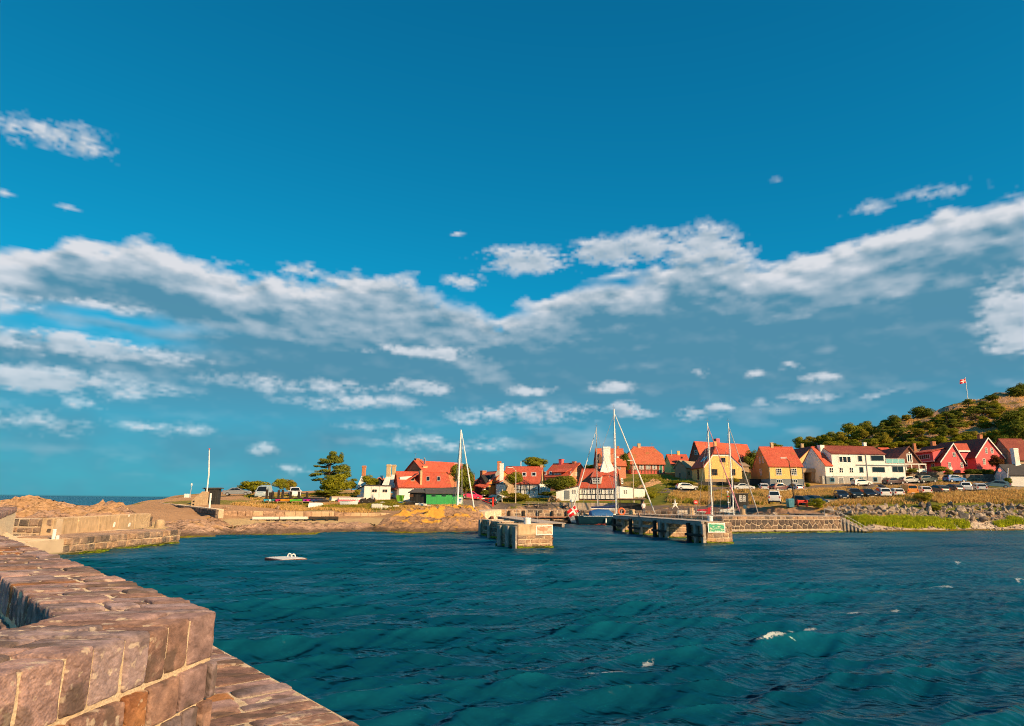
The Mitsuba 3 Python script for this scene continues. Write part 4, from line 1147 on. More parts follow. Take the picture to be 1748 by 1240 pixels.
class House:
    """A building from photo points: two base corners of its front with their distances, eave and ridge."""
    def __init__(s, name, label, q, base, Y, eave, ridge, D, kind='u', wall=None, roof=None, ov=.25, eo=.3, lean=None, group=None, zdown=.6, hip=(0, 0), front_hip=None, cat_='house', gable_mat=None, th=.14, sidemat=None):
        s.q, s.k = q, thing(name, label, cat_, group)
        p0, p1 = at(*q(base[0], base[1]), Y[0]), at(*q(base[2], base[3]), Y[1])
        zb = min(p0[2], p1[2]) - zdown
        s.F = F = Frame([p0[0], p0[1], zb], p1 - p0)
        s.W = W = float(np.linalg.norm((p1 - p0)[:2]))
        s.D = D
        s.he = he = F.px(*q(*eave))[1]
        s.L = Frame(F.W([0, D, 0]), -F.v)
        s.Rt = Frame(F.W([W, 0, 0]), F.v)
        s.B = Frame(F.W([W, D, 0]), -F.u)
        s.kind = kind
        if kind == 'u':
            s.hr = hr = F.px(*q(*ridge), D / 2)[1]
            sec = [(0, 0), (D, 0), (D, he), (D / 2, hr), (0, he)]
            hl, hh = hip
            m = trimesh.creation.extrude_polygon(sg.Polygon(sec), W, engine='earcut')
            m = trimesh.Trimesh(np.c_[m.vertices[:, 2], m.vertices[:, 0], m.vertices[:, 1]], m.faces, process=False)
            if hl or hh:                     # half hips: the gables are cut back under them
                pts = []
                for uu, h in ((0, hl), (W, hh)):
                    zc = hr - (hr - he) * .5 if h else hr
                    vv = D / 2 * (zc - he) / (hr - he)
                    pts += [(uu, 0, 0), (uu, D, 0), (uu, D, he), (uu, 0, he), (uu, vv, zc), (uu, D - vv, zc)]
                pts += [(hl, D / 2, hr - .02), (W - hh, D / 2, hr - .02)]
                m = hull(pts)
            put('wall', F.w(m), wall, s.k)
            k = (hr - he) / (D / 2)
            zl = lambda v: he + k * v
            for sgn in (0, 1):
                vv = (lambda v: v) if not sgn else (lambda v: D - v)
                if hl or hh:
                    zc = he + (hr - he) * .5
                    vc = D / 2 * .5
                    P = [(-ov, vv(-eo), zl(-eo)), (W + ov, vv(-eo), zl(-eo)), (W + ov, vv(vc), zc) if hh else (W + ov, vv(D / 2), hr), (W - hh, vv(D / 2), hr), (hl, vv(D / 2), hr), (-ov, vv(vc), zc) if hl else (-ov, vv(D / 2), hr)]
                else:
                    P = [(-ov, vv(-eo), zl(-eo)), (W + ov, vv(-eo), zl(-eo)), (W + ov, vv(D / 2), hr), (-ov, vv(D / 2), hr)]
                roofslab(P, th, F, roof, s.k)
            if hl:
                roofslab([(-ov - .02, D / 2 - D / 4, he + (hr - he) * .5), (-ov - .02, D / 2 + D / 4, he + (hr - he) * .5), (hl, D / 2, hr)], th, F, roof, s.k)
            if hh:
                roofslab([(W + ov + .02, D / 2 - D / 4, he + (hr - he) * .5), (W + ov + .02, D / 2 + D / 4, he + (hr - he) * .5), (W - hh, D / 2, hr)], th, F, roof, s.k)
            put('ridge', F.w(cbox(hl - ov, W - hh + ov, D / 2 - .12, D / 2 + .12, hr + .10, hr + .28, .05)), roof, s.k, uv=np.zeros((len(cbox(hl - ov, W - hh + ov, D / 2 - .12, D / 2 + .12, hr + .10, hr + .28, .05).vertices), 2)) + .1)
            for g, uu in (('L', -.015), ('R', W + .015)):
                if gable_mat and g in gable_mat:
                    x = sorted((uu - .02, uu + .02))
                    put('gable', F.w(hull([(a, b, c) for a in x for b, c in ((.02, he - .02), (D - .02, he - .02), (D / 2, hr - .04))])), gable_mat[g], s.k)
        elif kind == 'v':
            s.ua, s.hr = F.px(*q(*ridge))
            ua, hr = s.ua, s.hr
            he2 = he
            if front_hip:                    # half hip over the front gable, starting at this photo point's height
                zc = F.px(*q(*front_hip[:2]))[1]
                f = (zc - he) / (hr - he)
                ul, ur = ua * f, W - (W - ua) * f
                set_ = s.hipset = front_hip[2] if len(front_hip) > 2 else 2.2
                m = hull([(0, 0, 0), (W, 0, 0), (0, 0, he), (W, 0, he), (ul, 0, zc), (ur, 0, zc), (ua, set_, hr - .02), (0, D, 0), (W, D, 0), (0, D, he), (W, D, he), (ua, D, hr - .02)])
            else:
                m = prism([(0, 0), (W, 0), (W, he), (ua, hr), (0, he)], 0, D)
            put('wall', F.w(m), wall, s.k)
            for ue, sg_ in ((0, -1), (W, 1)):
                k = (hr - he) / max(.1, abs(ue - ua))
                e = (ue + sg_ * eo, -ov, he - k * eo)
                e2 = (ue + sg_ * eo, D + ov, he - k * eo)
                if front_hip:
                    P = [e, e2, (ua, D + ov, hr), (ua, set_, hr), (ul if sg_ < 0 else ur, -ov, zc)]
                else:
                    P = [e, e2, (ua, D + ov, hr), (ua, -ov, hr)]
                roofslab(P, th, F, roof, s.k)
            if front_hip:
                roofslab([(ul, -ov - .02, zc), (ur, -ov - .02, zc), (ua, set_, hr)], th, F, roof, s.k)
        elif kind == 'flat':
            he2 = F.px(*q(*ridge))[1]
            s.hr = max(he, he2)
            put('wall', F.w(prism([(0, 0), (W, 0), (W, he2), (0, he)], 0, D)), wall, s.k)
            put('roof', F.w(prism([(-ov, he + .02), (W + ov, he2 + .02), (W + ov, he2 + .02 + th), (-ov, he + .02 + th)], -eo, D + eo)), roof, s.k, uv=None)

    def win(s, x0, y0, x1, y1, nx=2, ny=1, side='F', **k):
        return window(s.k, {'F': s.F, 'L': s.L, 'R': s.Rt}[side], s.q, x0, y0, x1, y1, nx, ny, **k)

    def door(s, x0, y0, x1, y1, m, frame=None, side='F', v=0.0):
        F = {'F': s.F, 'L': s.L, 'R': s.Rt}[side]
        u0, z1 = F.px(*s.q(x0, y0))
        u1, z0 = F.px(*s.q(x1, y1))
        u0, u1 = min(u0, u1), max(u0, u1)
        k = put('door', F.w(cbox(u0, u1, -.05, .02, z0, z1, .01)), m, s.k)
        put('frame', F.w(cat(box(u0 - .09, u0 - .003, -.07, .02, z0, z1 + .09), box(u1 + .003, u1 + .09, -.07, .02, z0, z1 + .09), box(u0, u1, -.07, .02, z1 + .003, z1 + .09))), frame or WF, k)
        return k

    def chimney(s, x0, ytop, x1, m, v=None, ybot=None, cap=None, depth=None):
        v = s.D / 2 if v is None else v
        u0, z1 = s.F.px(*s.q(x0, ytop), v)
        u1, _ = s.F.px(*s.q(x1, ytop), v)
        zb = s.he if ybot is None else s.F.px(*s.q(x0, ybot), v)[1]
        w = u1 - u0
        d = (depth or max(.5, w)) / 2
        k = put('chimney', s.F.w(cbox(u0, u1, v - d, v + d, zb, z1 - .12, .02)), m, s.k)
        put('cap', s.F.w(cbox(u0 - .05, u1 + .05, v - d - .05, v + d + .05, z1 - .118, z1, .02)), cap or m, k)
        return k

    def timbers(s, xs, ys, x0, x1, y0, y1, m, w=.18, half=(), side='F', ymid=None):
        F = {'F': s.F, 'L': s.L, 'R': s.Rt}[side]
        ua, zt = F.px(*s.q(x0, y0))
        ub, _ = F.px(*s.q(x1, y0))
        _, zb = F.px(*s.q(x0, y1))
        for x in xs:
            u = F.px(*s.q(x, (y0 + y1) / 2))[0]
            put('timber', F.w(box(u - w / 2, u + w / 2, -.035, .02, zb, zt)), m, s.k)
        for y in ys:
            z = F.px(*s.q((x0 + x1) / 2, y))[1]
            put('timber', F.w(box(ua, ub, -.03, .02, z - w / 2, z + w / 2)), m, s.k)
        for x in half:
            u = F.px(*s.q(x, y1))[0]
            z = F.px(*s.q((x0 + x1) / 2, ys[0]))[1]
            put('timber', F.w(box(u - w / 2.4, u + w / 2.4, -.033, .02, zb, z - w / 2)), m, s.k)

    def skylight(s, x0, y0, x1, y1, m=None, dz=.16):
        """A roof window lying on the front slope (kind u)."""
        k = (s.hr - s.he) / (s.D / 2)
        nrm = s.F.W([0, -k, 1]) - s.F.O
        o = s.F.W([0, 0, s.he])
        P = []
        for x, y in ((x0, y1), (x1, y1), (x1, y0), (x0, y0)):
            d = ray(*s.q(x, y))
            P.append(EYE + d * (((o - EYE) @ nrm) / (d @ nrm)))
        n = nrm / np.linalg.norm(nrm)
        P = np.array(P)
        c = P.mean(0)
        inn = c + (P - c) * .74
        h = put('skylight', hull(np.vstack([P + n * .1, P + n * .24])), m or WF, s.k)
        put('pane', hull(np.vstack([inn + n * .2, inn + n * .255])), GLASS, h)

    def barge(s, m, w=.22):
        """White boards along the front gable edges (kind v)."""
        for ue, sg_ in ((0, -1), (s.W, 1)):
            k = (s.hr - s.he) / max(.1, abs(ue - s.ua))
            a, b = (ue + sg_ * .32, s.he - k * .32), (s.ua, s.hr)
            put('bargeboard', s.F.w(hull([(x, v, z + dz) for x, z in (a, b) for v in (-.36, -.27) for dz in (-.10, .26)])), m, s.k)


def flue(parent, q, Y, tip, base, shaft, mshaft, mbase, depth=None, name='flue'):
    """A smokehouse stack: a flared base drawn in to a shaft. tip = y of the top, base = (x0, x1, y) foot, shaft = (x0, x1, y) where the shaft begins."""
    def P(x, y):
        return at(*q(x, y), Y)
    c = P((base[0] + base[1]) / 2, base[2])
    hw, hs = (P(base[1], base[2]) - P(base[0], base[2]))[0] / 2, (P(shaft[1], shaft[2]) - P(shaft[0], shaft[2]))[0] / 2
    cs = P((shaft[0] + shaft[1]) / 2, shaft[2])
    zt = P((shaft[0] + shaft[1]) / 2, tip)[2]
    k = put(name, hull([(c[0] + a * hw, Y + b * hw, c[2]) for a in (-1, 1) for b in (-1, 1)] + [(cs[0] + a * hs, Y + b * hs, cs[2]) for a in (-1, 1) for b in (-1, 1)]), mbase, parent)
    put('shaft', cbox(cs[0] - hs, cs[0] + hs, Y - hs, Y + hs, cs[2] - .05, zt - .2, .03), mshaft, k)
    put('cap', cat(cbox(cs[0] - hs - .06, cs[0] + hs + .06, Y - hs - .06, Y + hs + .06, zt - .35, zt - .15, .03), cbox(cs[0] - hs, cs[0] + hs, Y - hs, Y + hs, zt - .14, zt, .02)), mshaft, k)
    return k


# ---------------------------------------------------------------- the houses, left to right
q3, q4, q8, q9 = zz(400, 720, 5.4625), zz(600, 740, 6.8875), zz(820, 760, 10.33), zz(940, 750, 9.711)
q7, q11, q12, q15, q13 = zz(1020, 680, 4.593), zz(1120, 740, 8.856), zz(1260, 720, 5.904), zz(1520, 720, 6.89), zz(1340, 630, 4.132)
q1 = zz(0, 740, 3.875)

h = House('boat_hut', 'small black tarred hut with a flat sloping roof beside the leaning flagpole', q1, (1347, 452, 1437, 455), (93, 93.5), (1345, 368), (1437, 366), 3.0, 'flat', BB, RG, ov=.3, eo=.25, cat_='hut')
h.door(1395, 385, 1420, 450, BB, BB)
put('shutter', h.F.w(box(h.W * .2, h.W * .42, -.04, .02, 1.5, 2.1)), BRN, h.k)

t = thing('smokehouse_chimney', 'orange brick smokehouse chimney on a white flared base beside the pine', 'chimney')
flue(t, q3, 122, 410, (1150, 1240, 620), (1190, 1222, 508), BR, PL['white'])

h = House('white_shed', 'long low white shed with two pairs of small dark windows', q4, (150, 735, 458, 735), (110, 111), (150, 616), (458, 622), 5, 'flat', BW, RG, ov=.15, eo=.2, cat_='shed')
for x in (245, 274, 368, 397):
    h.win(x, 660, x + 23, 692, 1, 1, frame=BRN)
for x in (152, 235, 328):
    u = h.F.px(*q4(x, 680))[0]
    put('corner_board', h.F.w(box(u - .06, u + .06, -.04, .01, .3, h.he - .05)), paint((.5, .52, .5), .7), h.k)
h2 = House('lean_to', 'low white lean-to with a sloping roof at the left end of the white shed', q4, (65, 725, 148, 735), (112, 110.2), (65, 665), (148, 622), 3, 'flat', BW, RG, ov=.1, eo=.15, cat_='shed')

h = House('dark_gable_house', 'dark boarded gable with an orange tile roof behind the white shed', q4, (245, 640, 420, 640), (121, 121), (245, 600), (330, 525), 8, 'v', BB, RO)
h.chimney(343, 497, 372, PL['white'], v=1.0, ybot=620)

sm = thing('smokehouse', 'white smokehouse base carrying two tall tan brick chimneys', 'smokehouse')
flue(sm, q4, 116, 365, (352, 446, 640), (410, 458, 512), BT, PL['white'])
flue(sm, q4, 119, 370, (440, 520, 640), (476, 518, 488), BT, PL['white'])

h = House('tiled_building', 'long red tiled building with a white wall and a tan chimney running down its roof', q4, (556, 748, 1157, 752), (112, 114.5), (556, 628), (860, 470), 8, 'u', PL['white'], RT, gable_mat={'L': RT}, cat_='house')
for x0, x1 in ((695, 738), (880, 918), (1003, 1042)):
    h.skylight(x0, 520, x1, 574, paint((.35, .33, .31), .6))
u0, z1 = h.F.px(*q4(795, 440), 2.0)
u1, z0 = h.F.px(*q4(828, 610), .4)
k = put('chimney', h.F.w(hull([(u0, .3, z0), (u1, .3, z0), (u0, 2.6, z0), (u1, 2.6, z0), (u0, .5, z1), (u1, .5, z1), (u0, 2.6, z1), (u1, 2.6, z1)])), BT, h.k)
put('shutter', h.F.w(box(h.F.px(*q4(718, 650))[0], h.F.px(*q4(880, 650))[0], -.5, -.02, h.F.px(*q4(718, 668))[1], h.F.px(*q4(718, 655))[1])), WHITE, h.k)
wing = thing('tiled_wing', 'steep red roofed wing at the left end of the long tiled building', 'house')
WFm = Frame(h.F.W([-.05, 9.5, 0]), -h.F.v)
put('wall', WFm.w(box(0, 9.2, 0.0, 4.0, 0, h.he - .1)), PL['white'], wing)
WP = [(-.4, -.35, h.he - .45), (9.3, -.35, h.he - .45), (9.3, 3.4, h.hr - .25), (-.4, 3.4, h.hr - .25)]
roofslab(WP, .14, WFm, RT, wing)
put('dormer', WFm.w(hull([(6.2, .3, h.he + .6), (7.8, .3, h.he + .6), (6.2, .3, h.he + 1.7), (7.8, .3, h.he + 1.7), (6.2, 2.4, h.he + 1.9), (7.8, 2.4, h.he + 1.9)])), PL['white'], wing)
window_uz(wing, WFm, 6.5, h.he + .75, 7.5, h.he + 1.5, 2, 1, v=.3)
window_uz(wing, WFm, 2.5, 1.5, 4.0, 2.6, 2, 1)

h = House('brick_gable_house', 'brick gabled house with a steep red roof rising behind the long tiled building', q4, (628, 470, 842, 470), (126, 121.5), (628, 460), (740, 325), 11, 'v', BR, RT, zdown=5)
h.chimney(755, 297, 780, BR, v=3, ybot=345)
h.chimney(792, 308, 815, BR, v=6, ybot=350)
h.chimney(835, 385, 870, BT, v=1.0, ybot=470)
for x, y, w in ((857, 282, .09), (866, 296, .06)):
    u, z = h.F.px(*q4(x, y), 1.2)
    put('flue_pipe', h.F.w(tube([[u, 1.2, h.he + 1.5], [u, 1.2, z]], w, 6)), METAL, h.k)
u, z = h.F.px(*q4(750, 238), 3)
put('aerial', h.F.w(cat(tube([[u, 3, h.hr], [u, 3, z]], .03, 4), tube([[u - .4, 3, z], [u + .4, 3, z]], .025, 4))), METAL, h.k)
h = House('back_house', 'low red tile roof behind the right end of the long tiled building', q4, (880, 500, 1085, 500), (135, 135), (880, 500), (980, 450), 7, 'u', PL['salmon'], RT, zdown=4)
h = House('back_house', 'small house with a red roof half hidden by the tree near the mast', q4, (1150, 640, 1420, 640), (150, 150), (1150, 560), (1290, 500), 7, 'u', PL['white'], RO, zdown=3)

h = House('black_shed', 'black tarred boat shed joined to the left end of the green shed', q4, (684, 818, 873, 822), (105.5, 105), (684, 700), (780, 668), 5, 'u', BB, RG, cat_='shed')
h = House('green_shed', 'bright green boarded shed with a dark felt roof and three small windows', q4, (876, 824, 1306, 822), (104.6, 105.6), (876, 708), (1090, 665), 5, 'u', BG_, RG, ov=.15, cat_='shed')
for x in (942, 1062, 1185):
    h.win(x, 722, x + 48, 743, 3, 1, frame=paint((.03, .10, .09), .6))
u, z = h.F.px(*q4(1275, 790))
put('sign', h.F.w(cat(cbox(u - .38, u + .38, -.06, .0, z - .5, z + .5, .1))), paint((.80, .82, .84), .4), h.k, label='round white and blue sign')
put('emblem', h.F.w(cat(box(u - .2, u + .2, -.075, -.061, z + .02, z + .3), box(u - .08, u + .1, -.075, -.061, z - .3, z))), paint((.02, .16, .36), .4), h.k)
for i in range(14):
    u0 = h.W * i / 14
    put('batten', h.F.w(box(u0 + .02, u0 + .08, -.022, .01, .3, h.he - .05)), BG_, h.k)
h = House('back_shed', 'grey shed roof just behind the black and green sheds', q4, (1030, 700, 1255, 700), (111, 111), (1030, 655), (1255, 640), 4, 'flat', PL['tan'], RG, cat_='shed')

h = House('cross_gable_house', 'red roofed house with a dark triangular gable and orange end wall behind the pink car', q4, (1405, 700, 1596, 700), (133, 128), (1405, 600), (1520, 470), 8, 'u', PL['orange'], RT, gable_mat={'R': PL['orange']})
ca = [h.F.px(*q4(x, y), -.3) for x, y in ((1450, 600), (1520, 490), (1592, 606))]
put('gable', h.F.w(prism([ca[0], ca[2], ca[1]], -.3, 3.0)), BB, h.k, label='dark boarded triangular gable')
put('gable_base', h.F.w(prism([(ca[0][0] + .15, 0), (ca[2][0] - .15, 0), (ca[2][0] - .15, ca[2][1]), (ca[0][0] + .15, ca[0][1])], -.28, .2)), BB, h.k)
window_uz(h.k, h.F, *h.F.px(*q4(1500, 590), -.3), *h.F.px(*q4(1530, 548), -.3), 2, 1, v=-.3, frame=paint((.4, .12, .11), .5))
pr = [h.F.px(*q4(x, y), -1.6) for x, y in ((1450, 612), (1556, 634))]
put('porch_roof', h.F.w(hull([(pr[0][0], -1.6, pr[0][1]), (pr[1][0], -1.6, pr[1][1] - .1), (pr[0][0], .0, pr[0][1] + .5), (pr[1][0], 0, pr[1][1] + .5), (pr[0][0], -1.6, pr[0][1] - .15), (pr[1][0], -1.6, pr[1][1] - .25)])), RT, h.k)
put('porch_post', h.F.w(box(pr[1][0] - .6, pr[1][0], -1.5, -1.2, 0, pr[1][1] - .3)), WHITE, h.k)
h.chimney(1535, 440, 1565, BR)
h.win(1602, 600, 1612, 640, 1, 2, side='R')
h.win(1618, 540, 1628, 575, 1, 2, side='R')

h = House('smokehouse', 'ochre half timbered smokehouse with a grey cone flue and brick shaft', q8, (160, 855, 345, 865), (131, 127), (160, 660), (260, 560), 6, 'u', PL['tan'], RT, cat_='smokehouse')
h.timbers((165, 250, 340), (650,), 160, 345, 655, 860, BRN, .16)
flue(h.k, q8, 130, 285, (190, 345, 655), (296, 366, 452), BR, PL['grey'])
h.win(195, 670, 220, 740, 1, 2)
an = House('white_annex', 'small white annex with a door in front of the ochre smokehouse', q8, (278, 862, 355, 864), (126.5, 126), (278, 692), (355, 690), 2.5, 'flat', PL['white'], RG, ov=.08, eo=.1, cat_='annex')
an.door(305, 715, 325, 850, BW)
t = thing('white_chimney', 'tall plain white chimney at the left end of the half timbered white house', 'chimney')
a, b = at(*q8(341, 322), 127.5), at(*q8(412, 322), 127.5)
put('shaft', cbox(a[0], b[0], 127, 127 + (b[0] - a[0]), 6.0, a[2] - .15, .03), PL['white'], t)
put('cap', cbox(a[0] - .05, b[0] + .05, 126.95, 127.05 + (b[0] - a[0]), a[2] - .148, a[2], .03), PL['white'], t)

h = House('half_timbered_house', 'white half timbered house with a long red roof and two roof windows', q8, (395, 866, 1030, 868), (129, 127.6), (395, 668), (760, 398), 8, 'u', PL['white'], RT, gable_mat={'R': BB}, eo=.35)
for x in (430, 588, 745, 908):
    h.win(x, 708, x + 76, 778, 4, 2, frame=WF)
h.timbers((400, 548, 710, 865, 1024), (790,), 395, 1030, 668, 866, BLACK, .15, half=(470, 630, 782, 945))
h.skylight(738, 500, 812, 568)
h.skylight(905, 498, 985, 566)
h.chimney(1055, 350, 1098, BT)
h.chimney(525, 374, 557, BD)
u, z = h.F.px(*q8(714, 292), 5)
put('pole', h.F.w(tube([[u, 5, h.hr - .5], [u, 5, z]], .09, 6)), WHITE, h.k)
an = House('white_side_wing', 'low white side wing in tree shade at the right end of the half timbered house', q8, (1036, 868, 1235, 850), (129.5, 131), (1036, 690), (1235, 690), 5, 'flat', PL['white'], RG, ov=.05, eo=.1, cat_='annex')

h = House('red_house', 'red house with a long shed dormer and a salmon end gable on the hillside', q8, (1105, 700, 1555, 720), (160, 155), (1105, 560), (1400, 340), 9, 'u', PL['salmon'], RT, gable_mat={'R': PL['salmon']}, zdown=3)
d0, d1 = h.F.px(*q8(1290, 556), .3), h.F.px(*q8(1425, 482), .3)
dr_ = put('dormer', h.F.w(hull([(x, .3, z) for x in (d0[0], d1[0]) for z in (d0[1], d1[1])] + [(x, 3.4, d1[1] + .9) for x in (d0[0], d1[0])])), PL['salmon'], h.k)
roofslab([(d0[0] - .3, -.05, d1[1] - .05), (d1[0] + 1.6, -.05, d1[1] - .05), (d1[0] + 1.6, 3.9, d1[1] + 1.35), (d0[0] - .3, 3.9, d1[1] + 1.35)], .12, h.F, RT, h.k, name='dormer_roof')
window_uz(h.k, h.F, d0[0] + .3, d0[1] + .25, d1[0] - .2, d1[1] - .15, 4, 2, v=.3)
h.skylight(1120, 478, 1165, 540)
h.skylight(1222, 476, 1265, 530)
h.chimney(1400, 250, 1455, PL['pink'])
q9x = q9
h.q = q9
h.chimney(370, 370, 415, BR)
h.win(322, 540, 368, 606, 2, 3, side='R')
h.win(398, 545, 446, 606, 2, 3, side='R')

# the main smokehouse
h = House('smokehouse', 'white half timbered smokehouse with red roof and great white chimney stack', q9, (470, 1002, 1066, 1002), (125.4, 123.4), (470, 795), (850, 512), 8, 'u', PL['white'], RT, gable_mat={'R': BB}, eo=.3, ov=.2, cat_='smokehouse')
SMK = h
for x in (510, 648, 795, 958):
    h.win(x, 830, x + 28, 906, 1, 3)
    h.win(x + 36, 830, x + 62, 906, 1, 3)
h.timbers((474, 605, 745, 905, 1061), (918,), 470, 1066, 795, 1000, BLACK, .14, half=(538, 675, 825, 985))
put('sill_beam', h.F.w(box(0, h.W, -.04, .02, h.F.px(*q9(700, 1006))[1], h.F.px(*q9(700, 990))[1])), BLACK, h.k)
put('plinth', h.F.w(box(0, h.W, -.06, .02, -.6, h.F.px(*q9(700, 1008))[1])), BR, h.k)
flue(h.k, q9, 128.4, 130, (803, 1066, 560), (866, 984, 372), PL['white'], PL['white'], name='chimney_stack')
u0, z0 = h.F.px(*q9(685, 742), .25)
u1, z1 = h.F.px(*q9(832, 632), .25)
put('dormer', h.F.w(hull([(x, .25, z) for x in (u0, u1) for z in (z0, z1)] + [(x, 3.0, z1 + .5) for x in (u0, u1)])), PL['grey'], h.k)
roofslab([(u0 - .2, -.1, z1 - .02), (u1 + .15, -.1, z1 - .02), (u1 + .15, 3.3, z1 + 1.15), (u0 - .2, 3.3, z1 + 1.15)], .1, h.F, RT, h.k, name='dormer_roof')
window_uz(h.k, h.F, u0 + .1, z0 + .1, u1 - .1, z1 - .12, 3, 2, v=.25, bw=.14)
h.win(1165, 645, 1196, 745, 1, 2, side='R', bw=.2)
an = House('white_annex', 'white sloping-roofed annex with a grey door at the left end of the smokehouse', q9, (90, 1002, 466, 1003), (124.6, 124.2), (90, 872), (466, 782), 5, 'flat', PL['white'], RG, ov=.1, eo=.15, cat_='annex')
an.door(235, 858, 306, 1000, PL['slate'], PL['slate'])
an.win(358, 835, 382, 906, 1, 3)
an.win(394, 835, 418, 906, 1, 3)
an = House('white_annex', 'tall white annex with one pair of windows at the right end of the smokehouse', q9, (1112, 985, 1366, 985), (124.6, 125), (1112, 775), (1366, 806), 6, 'flat', PL['white'], RG, ov=.08, eo=.1, cat_='annex')
an.win(1208, 840, 1233, 908, 1, 3)
an.win(1246, 840, 1272, 908, 1, 3)
an = House('white_annex', 'low white annex farthest right of the smokehouse beside the path', q9, (1372, 968, 1566, 970), (128, 128.4), (1372, 820), (1566, 826), 5, 'flat', BW, RG, ov=.08, eo=.1, cat_='annex')

h = House('orange_house', 'orange tiled house with two front gables rising behind the white chimney stack', q9, (805, 600, 1250, 600), (153, 153), (805, 432), (1050, 172), 9, 'u', PL['salmon'], RO, zdown=3)
h.chimney(1100, 115, 1131, BR)
h.win(1105, 455, 1162, 502, 3, 2)
for x0, x1, xa, ya, yb in ((800, 868, 812, 235, 390), (985, 1062, 1052, 225, 390)):
    P = [h.F.px(*q9(x, y), -.1) for x, y in ((x0, yb), (x1, yb), (x1, ya + 90), (xa, ya), (x0, ya + 40))]
    put('dormer_gable', h.F.w(prism(P, -.1, 4)), BD if x0 < 900 else PL['salmon'], h.k)

h = House('half_timbered_house', 'red half timbered house with a half hipped orange roof and green door on the rocks', q7, (263, 592, 526, 588), (157, 157), (263, 510), (360, 388), 8.5, 'u', PL['salmon'], RO, hip=(1.6, 1.6), eo=.4, zdown=1.2)
DRED = mat('mat_wall_red', tex(plaster_fn((.56, .13, .10))), .9, .15)
scene[h.k + '__wall']['bsdf'] = {'type': 'ref', 'id': DRED}
for x in (275, 327, 378, 428):
    h.win(x, 523, x + 36, 558, 3, 3, bw=.12)
h.timbers((266, 320, 371, 421, 472, 523), (564,), 263, 526, 511, 590, BRN, .22, half=(293, 346, 396, 446))
h.door(484, 527, 509, 588, GRN, WF)
h.chimney(312, 355, 335, BT)
h.win(233, 448, 243, 482, 1, 2, side='L')
h.win(250, 524, 260, 556, 1, 2, side='L')
u, z = h.F.px(*q7(420, 356), 5)
put('aerial', h.F.w(cat(tube([[u, 5, h.hr - .4], [u, 5, z]], .035, 4), tube([[u - .5, 5, z], [u + .5, 5, z]], .03, 4))), METAL, h.k)

h = House('stone_cottage', 'small tan gabled cottage with a grey tiled roof right of the red half timbered house', q11, (288, 690, 460, 690), (156, 154), (288, 520), (345, 412), 9, 'v', PL['tan'], RTAN, zdown=1.2, eo=.25)
h.win(470, 570, 512, 632, 2, 2, side='R', frame=GRN)
h.win(345, 600, 372, 660, 2, 2, frame=paint((.3, .2, .16), .7))
h = House('red_roof_house', 'house with a long red roof and yellow chimney on the skyline above the tan cottage', q11, (232, 520, 520, 520), (182, 182), (232, 470), (380, 330), 9, 'u', PL['yellow'], RT, zdown=2)
h.chimney(315, 268, 353, PL['yellow'])
h.skylight(375, 365, 402, 392, BRN)
u, z = h.F.px(*q11(233, 252), 4)
put('pole', h.F.w(tube([[u, 4, h.he], [u, 4, z]], .07, 6)), WHITE, h.k)
h = House('brick_house', 'tall dark brick house with a steep salmon red roof above the yellow hipped house', q11, (515, 480, 690, 480), (172, 168), (515, 395), (582, 124), 18, 'v', BD, RT, zdown=3, eo=.3)
h.chimney(890, 85, 936, PL['pink'], v=8, ybot=200)
h.win(585, 255, 630, 326, 2, 2)

h = House('yellow_house', 'yellow house with brown windows and a half hipped red roof', q11, (742, 724, 1304, 722), (142, 142), (735, 494), (955, 185), 10, 'v', PL['yellow'], RT, front_hip=(870, 318, 2.6), eo=.3, zdown=.6)
h.win(960, 368, 1050, 438, 3, 1, frame=BRN)
h.win(835, 540, 930, 636, 4, 2, frame=BRN)
h.win(1125, 540, 1200, 636, 3, 2, frame=BRN)
P = [(h.ua * 0, h.he), (h.W, h.he)]
put('plinth', h.F.w(box(-.02, h.W + .02, -.04, .02, -.6, h.F.px(*q11(1000, 692))[1])), PL['tan'], h.k)
zc = h.F.px(*q11(870, 318))[1]
f = (zc - h.he) / (h.hr - h.he)
for a, b in (((-.1, h.he - .1), (h.ua * f, zc)), ((h.ua * f, zc), (h.W - (h.W - h.ua) * f, zc)), ((h.W - (h.W - h.ua) * f, zc), (h.W + .1, h.he - .1))):
    put('white_trim', h.F.w(hull([(x, v, z + d) for x, z in (a, b) for v in (-.05, .0) for d in (-.38, .0)])), WHITE, h.k)
h.door(625, 552, 652, 700, BRN, BRN, side='L')
h.chimney(868, 125, 906, PL['yellow'], v=4.5, ybot=300)
LS = Frame(h.F.W([0, h.D, 0]), -h.F.v)
kk = (h.hr - h.he) / h.ua
for va in (5.2, 7.0):
    P = np.array([h.F.W([x, h.D - v, h.he + kk * x]) for v, x in ((va, h.ua * .22), (va + .9, h.ua * .22), (va + .9, h.ua * .48), (va, h.ua * .48))])
    n = np.cross(P[1] - P[0], P[2] - P[0])
    n /= np.linalg.norm(n)
    n = n if n[2] > 0 else -n
    c = P.mean(0)
    sk = put('skylight', hull(np.vstack([P + n * .12, P + n * .25])), METAL, h.k)
    put('pane', hull(np.vstack([c + (P - c) * .8 + n * .2, c + (P - c) * .8 + n * .27])), mat('mat_skylight', (.15, .4, .5), .05, .8) if 'mat_skylight' not in scene else 'mat_skylight', sk)
an = House('yellow_annex', 'low yellow garden wall and annex right of the yellow hipped house', q11, (1306, 692, 1432, 690), (145, 145), (1306, 578), (1432, 610), 4, 'flat', PL['yellow'], RG, ov=.02, eo=.05, cat_='annex')
h = House('dark_roof_house', 'dark roofed house with a white chimney on the skyline between the two yellow houses', q11, (1195, 470, 1350, 470), (205, 205), (1195, 372), (1290, 320), 8, 'u', PL['paleyellow'], RG, zdown=3)
h.chimney(1265, 278, 1310, PL['white'])
